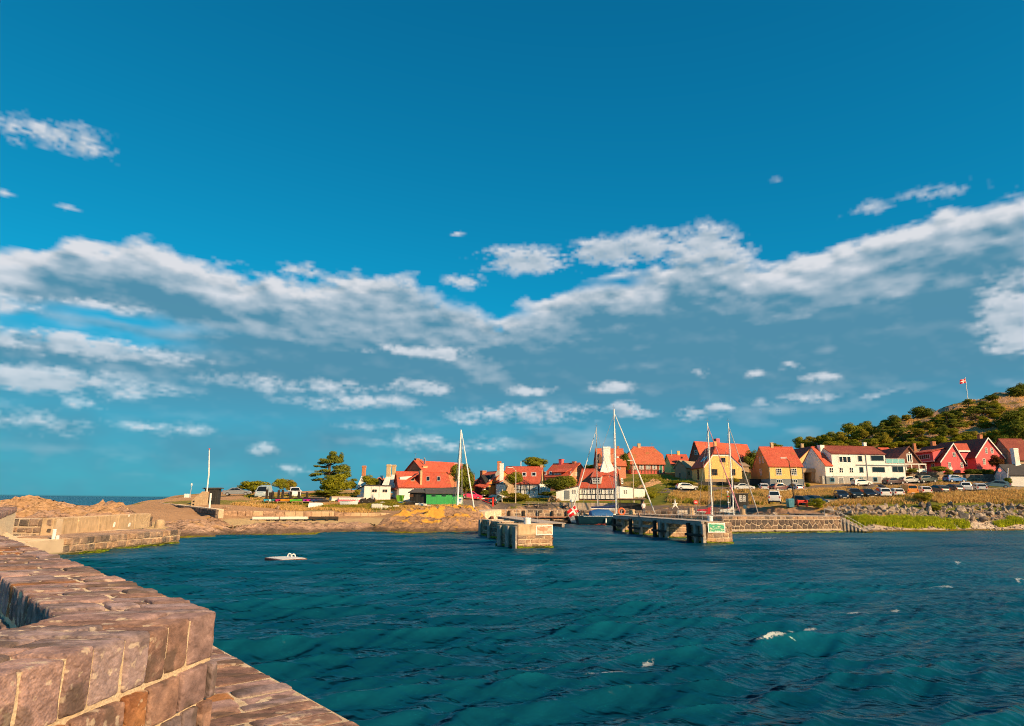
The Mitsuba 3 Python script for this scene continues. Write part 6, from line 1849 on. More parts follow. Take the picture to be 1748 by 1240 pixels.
def sailboat(label, p, head, L, B, free, mast_x, mast_h, hullm, bandm, jibm, coverm, canopy=None, flag=None, spar=SPAR, mr=.11, boom=True, lean=0.0, jib_r=.12):
    k = thing('sailing_boat', label, 'sailing boat')
    W = place(pose(p, head, 0.0))
    hm, dm, half, sh = hull_mesh(L, B, free)
    put('hull', W(hm), hullm, k, smooth=50)
    put('deck', W(dm), paint((.70, .68, .62), .6), k)
    band = trimesh.Trimesh(hm.vertices * [1.002, 1.012, 1], hm.faces[(hm.vertices[hm.faces][:, :, 2].max(1) < .22) & (hm.vertices[hm.faces][:, :, 2].min(1) > -.25)], process=False)
    if len(band.faces):
        put('boot_stripe', W(band), bandm, k, smooth=50)
    rails = [((i / 21 - .5) * L + (sh[i] / free) * .05 * L * max(0, i / 21 - .7) / .3, half[i], sh[i]) for i in range(1, 22)]
    put('toe_rail', W(cat([tube([(x, s * y, z + .02) for x, y, z in rails], .035, 5) for s in (-1, 1)])), SAIL, k)
    cab = hull([(x, y * B, free + z) for x, y, z in ((-.08 * L, .30, -.02), (-.08 * L, -.30, -.02), (.22 * L, .20, -.02), (.22 * L, -.20, -.02), (-.06 * L, .26, .42), (-.06 * L, -.26, .42), (.16 * L, .16, .36), (.16 * L, -.16, .36))])
    c = put('cabin', W(cab), paint((.74, .73, .70), .4), k)
    for s in (-1, 1):
        for x in (-.03, .05, .12):
            put('cabin_window', W(hull([(x * L + a, s * (.285 - .25 * max(0, x)) * B * q, free + z) for a in (0, .04 * L) for z, q in ((.12, 1.0), (.28, .95)) for _ in (0,)] + [(x * L + a, s * (.285 - .25 * max(0, x)) * B * q * .8, free + z) for a in (0, .04 * L) for z, q in ((.12, 1.0), (.28, .95))])), GLASS, c)
    mt = put('mast', W(tube([(mast_x, 0, free + .2), (mast_x - lean * .5, 0, free + mast_h * .5), (mast_x - lean, 0, free + mast_h)], [mr, mr * .95, mr * .7], 8)), spar, k)
    for f, w in ((.45, .9), (.72, .7)):
        put('spreader', W(tube([(mast_x - lean * f, -w, free + mast_h * f), (mast_x - lean * f, w, free + mast_h * f)], .035, 5)), spar, mt)
    put('wind_vane', W(cat(tube([(mast_x - lean, 0, free + mast_h), (mast_x - lean, 0, free + mast_h + .8)], .018, 4), tube([(mast_x - lean - .3, 0, free + mast_h + .35), (mast_x - lean + .25, 0, free + mast_h + .35)], .018, 4))), METAL, mt)
    top = np.array([mast_x - lean + .05, 0, free + mast_h * .965])
    bow = np.array([L * .5 + .02 * L, 0, sh[-1]])
    f = np.linspace(0, 1, 9)[:, None]
    put('furled_jib', W(tube(top + (bow - top) * f, np.interp(f[:, 0], [0, .05, .8, 1], [.03, jib_r * .55, jib_r, .04]), 7)), jibm, k)
    rig = [[top, (-L * .49, 0, free + .2)]]
    for s in (-1, 1):
        rig += [[top, (mast_x - lean * .72, s * .7, free + mast_h * .72), (mast_x - lean * .45, s * .9, free + mast_h * .45), (mast_x - .1, s * B * .46, free)], [(mast_x, 0, free + mast_h * .45), (mast_x - .4, s * B * .46, free)]]
    put('rigging', W(cat([tube(np.array(x, float), .026, 4) for x in rig])), ROPE, k)
    if boom:
        put('boom', W(tube([(mast_x - .2, 0, free + 1.25), (mast_x - L * .34, 0, free + 1.35)], .08, 7)), spar, k)
        put('sail_cover', W(tube([(mast_x - .05, 0, free + 2.3), (mast_x - .3, 0, free + 1.75), (mast_x - L * .12, 0, free + 1.55), (mast_x - L * .33, 0, free + 1.5)], [.10, .24, .22, .13], 8)), coverm, k)
    st = []
    for x, y, z in rails[::3]:
        for s in (-1, 1):
            st.append(tube([(x, s * y * .97, z), (x, s * y * .97, z + .6)], .018, 4))
    put('stanchion', W(cat(st)), METAL, k)
    if canopy:
        a = np.linspace(0, np.pi, 9)
        P = [(x, B * .36 * math.cos(t), free + .15 + h * math.sin(t)) for x, h in ((-.34 * L, .8), (-.24 * L, 1.05), (-.10 * L, 1.0), (-.06 * L, .55)) for t in a]
        put('canopy', W(hull(P)), canopy, k, smooth=50)
    if flag:
        put('flag_staff', W(tube([(-L * .49, 0, free), (-L * .53, 0, free + 1.9)], .03, 5)), SPAR, k)
    return k, W


TEAL = mat('mat_hull_teal', (.005, .026, .045), .25, .6)
NAVYC = paint((.012, .03, .12), .7)
# boat A: bow to the right, stern at the flag
sa, ba = at(985, 893, 111.2), at(1119, 893, 112.5)
mid, L = (sa + ba) / 2, float(np.linalg.norm(ba - sa))
mx = at(1052, 880, 112)[0]
kA, WA_ = sailboat('large sailing yacht with a dark teal hull and blue canopy moored in the inner basin', mid, math.degrees(math.atan2(ba[1] - sa[1], ba[0] - sa[0])), L * .97, 3.7, 1.35, mx - mid[0], at(1050, 699, 112)[2] - 1.35, TEAL, paint((.42, .08, .06), .5), SAIL, NAVYC, paint((.015, .10, .30), .75), True, mr=.16, jib_r=.15)
for x in (-.17, -.075):
    put('fender', WA_(tube([(x * L, -1.98, 1.15), (x * L, -2.02, .95), (x * L, -2.02, .5), (x * L, -1.98, .35)], [.05, .13, .13, .05], 9)), WHITE, kA, smooth=50)
put('radar', WA_(lathe([(0, 0), (.3, 0), (.3, .2), (0, .24)], 12).apply_translation((mx - mid[0] + .35, 0, 11.2))), WHITE, kA)


def danish(name, label, O, u, up, w, h, parent=None, wave=.12):
    """A red flag with a white cross: one cloth of pieces."""
    u, up = np.asarray(u, float), np.asarray(up, float)
    nn = np.cross(u, up)
    nn /= np.linalg.norm(nn)
    xs, ys = np.linspace(0, 1, 20), np.linspace(0, 1, 12)

    def cloth(cells):
        V, F = [], []
        for a0, a1, b0, b1 in cells:
            A, Bb = np.meshgrid(np.linspace(a0, a1, 7), np.linspace(b0, b1, 5), indexing='ij')
            for sd in (-.012, .012):
                P = O + A[..., None] * w * u + Bb[..., None] * h * up + nn * (np.sin(A * 9 + Bb * 2)[..., None] * wave * A[..., None] + sd) - np.array([0, 0, 1]) * (A[..., None] ** 2 * h * .15)
                base = len(V)
                V += P.reshape(-1, 3).tolist()
                for i in range(6):
                    for j in range(4):
                        q = [base + i * 5 + j, base + (i + 1) * 5 + j, base + (i + 1) * 5 + j + 1, base + i * 5 + j + 1]
                        F += [[q[0], q[1], q[2]], [q[0], q[2], q[3]]]
        return trimesh.Trimesh(np.array(V), F, process=False)
    k = thing(name, label, 'flag') if parent is None else key_of(name, parent)
    put('red_field', cloth([(0, .30, 0, .41), (0, .30, .59, 1), (.47, 1, 0, .41), (.47, 1, .59, 1)]), 'mat_flag_red', k)
    put('white_cross', cloth([(.30, .47, 0, 1), (0, .30, .41, .59), (.47, 1, .41, .59)]), WHITE, k)
    return k


mat('mat_flag_red', (.62, .025, .035), .8, .1)
fo = WA_(trimesh.Trimesh([(-L * .52, 0, 3.1)] * 3, [[0, 1, 2]], process=False)).vertices[0]
put('flag_staff', tube([fo - [-.5, 0, 1.9], fo], .03, 5), SPAR, kA)
danish('ship_flag', 'red flag with a white cross hanging at the stern of the teal yacht', fo, np.array([-.86, 0, -.5]), np.array([.5, 0, -.86]) * -1 * np.array([1, 1, 1]) * -1, 1.7, 1.15)
# boat B: bow to the left, behind A
sb, bb = at(1062, 888, 115.5), at(976, 888, 116.2)
mid, LB = (sb + bb) / 2, float(np.linalg.norm(bb - sb))
mxb = at(1020, 880, 116)[0]
sailboat('white sailing boat with a bare mast behind the teal yacht', mid, math.degrees(math.atan2(bb[1] - sb[1], bb[0] - sb[0])), LB, 2.7, 1.0, mid[0] - mxb, at(1020, 730, 116)[2] - 1.0, paint((.72, .72, .70), .35), TEAL, SAIL, paint((.6, .6, .57), .7), mr=.10, spar=SPAR_DARK, jib_r=.11)
# boats C and D in the basin behind the mole
for label, m0, m1, xb, xs, Y, jib, cov in (('sailing boat with a pink furled foresail behind the mole, left of the two tall masts', 1208, 722, 1266, 1190, 99.5, paint((.55, .22, .28), .7), paint((.5, .03, .06), .7)),
                                           ('sailing boat with a dark furled foresail behind the mole, nearer the black kiosk', 1237, 722, 1296, 1226, 102, paint((.38, .36, .34), .7), paint((.55, .55, .52), .7))):
    a, b = at(xs, 885, Y), at(xb, 885, Y)
    mid, Lc = (a + b) / 2, float(np.linalg.norm(b - a))
    mb = at({1208: 1216, 1237: 1252.5}[m0], 880, Y)[0]
    k, Wc = sailboat(label, mid, 0, Lc, 2.6, 1.15, mb - mid[0], at(m0, m1, Y)[2] - 1.15, paint((.66, .68, .68), .35), TEAL, jib, cov, mr=.12, lean=mb - at(m0, m1, Y)[0] if False else 0.0, jib_r=.10)
    if m0 == 1208:
        f0 = at(1211, 866, Y)
        fl_ = thing('red_pennant', 'dark red flag hanging by the mast foot behind the mole', 'flag')
        put('cloth', hull([at(1209, 866, Y - 1.6), at(1213, 868, Y - 1.6), at(1204, 878, Y - 1.6), at(1213, 878, Y - 1.6), at(1209, 866, Y - 1.5), at(1204, 878, Y - 1.5)]), paint((.42, .02, .03), .8), fl_)
        put('pole', tube([at(1213.5, 862, Y - 1.55), at(1214, 884, Y - 1.55)], .03, 5), SPAR, fl_)

# the lone mast with its stay beside the lichen rock
t = thing('mast', 'tall white mast with a diagonal white spar and stays behind the lichen rock', 'mast')
Y = 94.5
b0, t0, s0 = on(780, Y), at(787, 734, Y), on(818.5, Y + 3)
put('pole', tube([[b0[0], Y, b0[2] - .3], [(b0[0] + t0[0]) / 2, Y, (b0[2] + t0[2]) / 2], [t0[0], Y, t0[2]]], [.15, .14, .09], 9), SPAR, t)
put('diagonal_spar', tube([[t0[0] + .1, Y, t0[2] - .3], [s0[0] * .4 + t0[0] * .6, Y + 1.2, s0[2] * .4 + t0[2] * .6], [s0[0], Y + 3, s0[2]]], [.05, .10, .10], 7), SPAR, t)
put('stays', cat([tube([[t0[0], Y, t0[2] - .4], on(x, Y + d)], .028, 4) for x, d in ((768, 1), (790, -.5), (774, 3), (793, 4))]), ROPE, t)
put('spreader', tube([at(783.5, 792, Y) - [.7, 0, 0], at(783.5, 792, Y) + [.7, 0, 0]], .03, 5), SPAR, t)
put('foot', cbox(b0[0] - .4, b0[0] + .4, Y - .4, Y + .4, b0[2] - .5, b0[2] + .25, .05), 'mat_concrete', t)

# swimming raft
t = thing('swimming_raft', 'flat grey swimming raft with a dark rim floating near the jetty', 'raft')
p0, p1, p2, p3 = gz(453, 946.5, .3), gz(480, 951, .3), gz(524, 948.5, .3), gz(500, 942.5, .3)
Fr = Frame([*p1[:2], -.07], p2 - p1)
w, d = np.linalg.norm((p2 - p1)[:2]), 2.1
for i in range(9):
    put('plank', Fr.w(cbox(.06, w - .06, d * i / 9 + .015, d * (i + 1) / 9 - .015, .16, .22, .01)), mat('mat_raft', (.48, .50, .52), .6), t)
put('rim', Fr.w(cat(cbox(0, w, -.08, .06, .0, .19, .02), cbox(0, w, d - .06, d + .08, .0, .19, .02), cbox(-.06, .06, .062, d - .062, .0, .19, .02), cbox(w - .06, w + .06, .062, d - .062, .0, .19, .02))), paint((.12, .05, .035), .7), t)
put('float', Fr.w(cat(*[tube([(.2, y, -.06), (w - .2, y, -.06)], .2, 8) for y in (.4, d / 2, d - .4)])), BLACK, t)
for y in (d * .55, d * .8):
    a = np.linspace(0, np.pi, 9)
    put('handhold', Fr.w(tube([(w - .3 + .13 * math.cos(x), y, .2 + .2 * math.sin(x)) for x in a], .04, 7)), WHITE, t, smooth=50)

# small craft ashore
def kayak(px, Y, rgb, label, head=80, dz=.55, L=3.6, B=.62, group='kayaks on the low timber racks'):
    hm, dm, *_ = hull_mesh(L, B, .22, .14, stern=.12, n=16, m=6)
    p = on(px, Y, dz)
    W = place(pose(p, head))
    k = thing('kayak', label, 'kayak', group)
    put('hull', W(hm), paint(rgb, .35), k, smooth=50)
    put('deck', W(dm), paint(rgb, .35), k)
    put('seat_well', W(lathe([(0, 0), (.26, .0), (.29, .08), (.22, .1)], 10).apply_transform(np.diag([1.5, .8, 1, 1])).apply_translation((-.1, 0, .17))), BLACK, k)


for px, Y, c, n in ((461, 101, (.02, .30, .50), 'bright blue'), (470, 101.2, (.35, .58, .66), 'pale blue'), (475, 101.5, (.02, .16, .20), 'dark teal'), (481, 101.4, (.42, .03, .16), 'crimson'), (489, 101.6, (.62, .26, .03), 'orange'), (505, 102, (.10, .45, .05), 'bright green'), (527, 102.5, (.30, .03, .42), 'purple'), (533, 102.6, (.50, .02, .30), 'magenta'), (540, 102.8, (.015, .05, .16), 'navy blue'), (553, 103, (.03, .035, .05), 'dark grey')):
    kayak(px, Y, c, f'{n} kayak lying on the timber rack before the black posts')
for i, (x0, x1, Y) in enumerate(((440, 462, 100.4), (462, 492, 100.7), (502, 536, 101.4), (552, 578, 102))):
    t = thing('kayak_rack', ('empty left end of the low timber rack', 'low timber rack under the blue, teal and orange kayaks', 'low timber rack under the green and purple kayaks', 'low timber rack right of the kayaks')[i], 'rack')
    a, b = on(x0, Y), on(x1, Y)
    z = max(a[2], b[2]) + .5
    for dy in (-.8, .8):
        put('rail', tube([[a[0], Y + dy, z], [b[0], Y + dy, z]], .06, 6), 'mat_timber_tan', t)
    for q in (a, (a + b) / 2, b):
        for dy in (-.8, .8):
            put('leg', box(q[0] - .06, q[0] + .06, Y + dy - .06, Y + dy + .06, q[2] - .2, z - .06), 'mat_timber_tan', t)


def dinghy(px, Y, L, B, head, cols, label, roll=180, dz=.0, pitch=0):
    """An open boat lying ashore, keel up when roll is 180."""
    hm, dm, half, sh = hull_mesh(L, B, .5, .22, stern=.7, n=16, m=7)
    p = on(px, Y)
    W = place(pose(p, head, p[2] + (.55 if roll else .25) + dz, roll, pitch))
    k = thing('rowing_boat', label, 'rowing boat')
    z = hm.vertices[hm.faces][:, :, 2].mean(1)
    for nm, sel, c in (('bottom', z < .12, cols[0]), ('topside', z >= .12, cols[1])):
        put(nm, W(trimesh.Trimesh(hm.vertices, hm.faces[sel], process=False)), paint(c, .45), k, smooth=40)
    put('gunwale', W(cat([tube([((i / 15 - .5) * L, s * half[i], sh[i]) for i in range(16)], .05, 5) for s in (-1, 1)])), paint((.30, .20, .12), .7), k)
    put('thwart', W(cat([box(x - .12, x + .12, -B * .42, B * .42, .30, .34) for x in (-.2 * L, .08 * L)])), 'mat_timber_tan', k)
    put('keel', W(tube([(-.45 * L, 0, -.24), (.42 * L, 0, -.24)], .05, 5)), paint((.25, .18, .12), .7), k)


dinghy(538, 98.3, 3.0, 1.5, 250, ((.72, .72, .70), (.70, .70, .68)), 'upturned white dinghy nearest the beach wall', 180)
dinghy(600, 106, 4.3, 1.7, 28, ((.68, .60, .55), (.62, .07, .14)), 'upturned boat with a pink side and pale bottom', 180, .1)
dinghy(582, 107, 3.6, 1.6, 40, ((.60, .42, .30), (.66, .58, .48)), 'upturned tan and cream boat left of the pink one', 180, .1)
dinghy(596, 101.5, 2.6, 1.0, 5, ((.70, .72, .74), (.58, .64, .72)), 'small pale blue-white boat lying in the grass', 0)
dinghy(533, 105, 4.4, 1.6, 10, ((.025, .02, .02), (.03, .025, .022)), 'black upturned boat beside the black mooring posts', 180)
dinghy(1003, 118.3, 4.4, 1.5, 4, ((.70, .69, .66), (.66, .65, .62)), 'white rowing boat on the quay under a dark cover', 0, .1)

# ---------------------------------------------------------------- trees and plants
def leaf_fn(a, b, c):
    def fn(p, n, uv):
        f, g = noise(p.x * 1.3, p.y * 1.3, p.z * 1.3), noise(p.x * 6, p.y * 6, p.z * 6)
        return mix(mix(a, b, sat(f * .7 + g * .4)), c, smoothstep(.72, .9, noise(p.x * 2.7 + 9, p.y * 2.7, p.z * 2.7)) * .6)
    return fn


def leafmat(name, a, b, c, trans=.35):
    scene[name] = {'type': 'principledthin', 'base_color': tex(leaf_fn(a, b, c)), 'roughness': .6, 'spec_trans': 0.0, 'diff_trans': trans, 'eta': 1.4}
    return name


LF = dict(mid=leafmat('mat_leaf_mid', (.14, .155, .016), (.31, .315, .034), (.34, .28, .035)),
          dark=leafmat('mat_leaf_dark', (.075, .10, .018), (.20, .225, .032), (.24, .21, .035), .35),
          bright=leafmat('mat_leaf_bright', (.17, .19, .014), (.36, .34, .028), (.42, .33, .04), .45),
          pine=leafmat('mat_leaf_pine', (.095, .125, .022), (.24, .26, .04), (.30, .25, .045), .3),
          olive=leafmat('mat_leaf_olive', (.18, .16, .02), (.38, .32, .04), (.42, .31, .05), .4),
          red=leafmat('mat_leaf_red', (.10, .035, .02), (.20, .09, .03), (.16, .12, .03), .35))
mat('mat_bark', tex(timber_fn((.07, .05, .035), (.16, .11, .075))), .9, .1)


def leaves(C, Rr, n, size, rg, shell=.55, flat=1.0, asp=.75):
    """Small leaf-clump faces in and on ellipsoid clumps."""
    C, Rr = np.asarray(C, float), np.asarray(Rr, float)
    w = (Rr.prod(1)) ** (2 / 3)
    idx = rg.choice(len(C), n, p=w / w.sum())
    d = rg.normal(size=(n, 3))
    d /= np.linalg.norm(d, axis=1)[:, None]
    r = shell + (1.06 - shell) * rg.random(n) ** .6
    P = C[idx] + d * r[:, None] * Rr[idx]
    nrm = d * 1.0 + rg.normal(size=(n, 3)) * .45 + [0, 0, .3 * flat]
    nrm /= np.linalg.norm(nrm, axis=1)[:, None]
    t = np.cross(nrm, rg.normal(size=(n, 3)))
    t /= np.linalg.norm(t, axis=1)[:, None]
    b = np.cross(nrm, t)
    s = size * rg.uniform(.6, 1.3, n)[:, None]
    V = np.stack([P + t * s, P + b * s * asp, P - t * s, P - b * s * asp], 1).reshape(-1, 3)
    i = np.arange(n)[:, None] * 4
    F = np.vstack([i + [0, 1, 2], i + [0, 2, 3]])
    return trimesh.Trimesh(V, F, process=False)


def crown_clumps(rg, n, spread=(.66, .66, .68), r=(.28, .46), low=-.95):
    C, Q = [(0, 0, 0)], [(.55, .55, .5)]
    for i in range(n):
        d = rg.normal(size=3)
        d /= np.linalg.norm(d)
        d[2] = max(d[2], low)
        k = rg.uniform(.75, 1.05)
        s = rg.uniform(*r)
        C.append(d * np.array(spread) * k)
        Q.append((s, s, s * .8))
    return C, Q


def limbs(C, trunk_r, base, rg, n=6):
    ms = [tube([base, base * [.6, .6, .55], [0, 0, -.15]], [trunk_r * 1.3, trunk_r, trunk_r * .7], 7)]
    for c in list(C)[1:n + 1]:
        c = np.array(c)
        ms.append(tube([base * [.5, .5, .45], base * .2 + c * .4, c * .95], [trunk_r * .6, trunk_r * .4, trunk_r * .12], 5))
    return cat(ms)


VAR = {}
for i in range(4):
    g_ = np.random.default_rng(40 + i)
    C, Q = crown_clumps(g_, 22)
    VAR['round', i] = (mikit.ply(leaves(C, Q, 6500, .052, g_), None), mikit.ply(limbs(C, .06, np.array([.05, 0, -1.35]), g_), 'mat_bark', smooth=40))
for i in range(3):
    g_ = np.random.default_rng(60 + i)
    C, Q = crown_clumps(g_, 14, (.75, .68, .62), (.26, .42), -.8)
    VAR['bush', i] = (mikit.ply(leaves(C, Q, 4600, .055, g_, .6), None), mikit.ply(limbs(C, .045, np.array([0, 0, -.85]), g_), 'mat_bark', smooth=40))
for i in range(3):
    g_ = np.random.default_rng(80 + i)
    C, Q = [], []
    for k in range(20):
        z = g_.uniform(-.65, .75)
        rr = (.95 - .55 * (z + .65) / 1.4) * g_.uniform(.25, .95)
        a = g_.uniform(0, 6.28)
        C.append((rr * math.cos(a), rr * math.sin(a), z))
        s = g_.uniform(.20, .36)
        Q.append((s, s, s * .36))
    VAR['pine', i] = (mikit.ply(leaves(C, Q, 4200, .05, g_, .25, 1.6, .4), None), mikit.ply(limbs(C, .05, np.array([.04, 0, -1.3]), g_, 14), 'mat_bark', smooth=40))


def plant(name, label, cat_, c, r, kind, leaf, group=None, rot=None):
    """A tree or bush: crown centre c, radii r; the trunk reaches down from it."""
    k = thing(name, label, cat_, group)
    v, nv = kind, {'round': 4, 'bush': 3, 'pine': 3}[kind]
    i = int(R.integers(nv))
    M = T().translate([float(x) for x in c]).rotate([0, 0, 1], float(R.uniform(0, 360)) if rot is None else rot).scale([float(x) * 1.07 for x in r])
    scene[k + '__crown'] = {**VAR[v, i][0], 'to_world': M, 'bsdf': {'type': 'ref', 'id': LF[leaf]}}
    scene[k + '__trunk'] = {**VAR[v, i][1], 'to_world': M}
    return k


def plant_px(name, label, cat_, q, x, y, rx, ry, Y, kind, leaf, group=None, deep=1.0):
    """Placed by its outline in the photo: centre, half width and half height, at the distance Y (None: where its foot meets the ground)."""
    px, py = q(x, y)
    bx, by = q(x, y + ry)
    if Y is None:
        Y = hit(bx, by + 1, 150, 290)[1] + 1.5
    c = at(px, py, Y)
    w = abs(at(*q(x + rx, y), Y)[0] - c[0])
    h = abs(at(*q(x, y - ry), Y)[2] - c[2])
    return plant(name, label, cat_, c, (w, w * deep, h), kind, leaf, group)


HILL = [(110, 520, 55, 45, 'round', 'mid'), (190, 512, 50, 42, 'round', 'olive'), (260, 500, 55, 42, 'round', 'mid'), (330, 488, 58, 45, 'round', 'mid'), (400, 486, 58, 48, 'round', 'olive'), (465, 425, 66, 50, 'round', 'mid'), (562, 408, 60, 42, 'round', 'mid'),
        (530, 462, 60, 42, 'round', 'olive'), (610, 440, 45, 45, 'bush', 'olive'), (690, 430, 48, 60, 'pine', 'pine'), (752, 368, 66, 46, 'round', 'dark'), (855, 345, 32, 26, 'bush', 'olive'), (800, 440, 92, 60, 'pine', 'pine'), (820, 480, 60, 50, 'pine', 'pine'), (950, 465, 88, 52, 'pine', 'olive'),
        (965, 303, 78, 46, 'round', 'dark'), (935, 392, 32, 30, 'bush', 'dark'), (1052, 382, 60, 50, 'pine', 'pine'), (1150, 372, 105, 68, 'pine', 'pine'), (1225, 340, 60, 50, 'pine', 'dark'), (1290, 275, 85, 66, 'pine', 'pine'), (1390, 280, 95, 62, 'pine', 'dark'), (1340, 320, 80, 50, 'pine', 'pine'), (1452, 203, 42, 24, 'bush', 'dark'), (1632, 160, 62, 40, 'round', 'dark'), (1690, 140, 50, 50, 'round', 'dark'),
        (1222, 497, 44, 30, 'bush', 'bright'), (1420, 400, 48, 32, 'bush', 'dark'), (1310, 470, 48, 36, 'bush', 'olive'), (1120, 445, 48, 42, 'bush', 'dark'), (1590, 360, 92, 75, 'round', 'dark'), (1660, 330, 85, 70, 'round', 'mid'), (1650, 430, 85, 80, 'round', 'dark'), (1520, 470, 60, 50, 'bush', 'mid'), (1500, 560, 55, 55, 'bush', 'olive'), (1575, 600, 60, 90, 'round', 'dark'),
        (1540, 520, 60, 60, 'round', 'dark'), (735, 540, 60, 24, 'bush', 'bright'), (960, 532, 62, 30, 'bush', 'bright'), (620, 520, 46, 34, 'bush', 'mid'), (360, 528, 50, 24, 'bush', 'bright'), (500, 535, 50, 24, 'bush', 'mid'), (1080, 510, 50, 30, 'bush', 'mid'), (880, 530, 40, 24, 'bush', 'olive'), (1010, 400, 40, 40, 'bush', 'olive'), (1390, 480, 50, 30, 'bush', 'olive'), (1180, 440, 40, 30, 'bush', 'mid'), (700, 500, 50, 40, 'round', 'olive'), (1580, 450, 70, 60, 'round', 'dark')]
WORDS = {'mid': 'green', 'olive': 'olive green', 'dark': 'dark green', 'bright': 'yellow green', 'pine': 'dark'}
_n = np.random.default_rng(123)
for i in range(64):                     # the scrub between them
    x = _n.uniform(90, 1560)
    top = np.interp(x, [60, 300, 560, 800, 1000, 1300, 1600], [500, 462, 400, 360, 330, 235, 180])
    y = _n.uniform(top + 25, min(560, top + 270))
    HILL.append((x, y, _n.uniform(28, 55), _n.uniform(18, 34), 'bush', ('mid', 'olive', 'bright', 'bright', 'olive')[int(_n.integers(5))]))
ORD = ['first', 'second', 'third', 'fourth', 'fifth', 'sixth', 'seventh', 'eighth', 'ninth', 'tenth', 'eleventh', 'twelfth', 'thirteenth', 'fourteenth']
HILL.sort(key=lambda a: a[0])
_seen, _items = {}, []
for x, y, rx, ry, kind, leaf in HILL:
    w = ('tree', 'bush', 'pine')[('round', 'bush', 'pine').index(kind)]
    ref = ('the pale yellow gable', 'the long white house', 'the glass balcony', 'the brown gable', 'the left red house', 'the rightmost red house', 'the right edge smokehouse')[int(np.searchsorted([240, 560, 800, 960, 1230, 1500], x))]
    top = np.interp(x, [60, 300, 560, 800, 1000, 1300, 1600], [500, 462, 400, 360, 330, 235, 180])
    base = f"{WORDS[leaf]} hill {w} {'on the skyline' if y < top + 60 else 'on the slope'} above {ref}"
    _seen[base] = _seen.get(base, 0) + 1
    _items.append((x, y, rx, ry, kind, leaf, w, base, _seen[base]))
for x, y, rx, ry, kind, leaf, w, base, k in _items:
    lab = base if _seen[base] == 1 else f'{base}, {ORD[k - 1]} from the left'
    plant_px({'round': 'hill_tree', 'bush': 'hill_bush', 'pine': 'hill_pine'}[kind], lab, w, q13, x, y, rx, ry, None, kind, leaf, 'trees and bushes on the hillside')

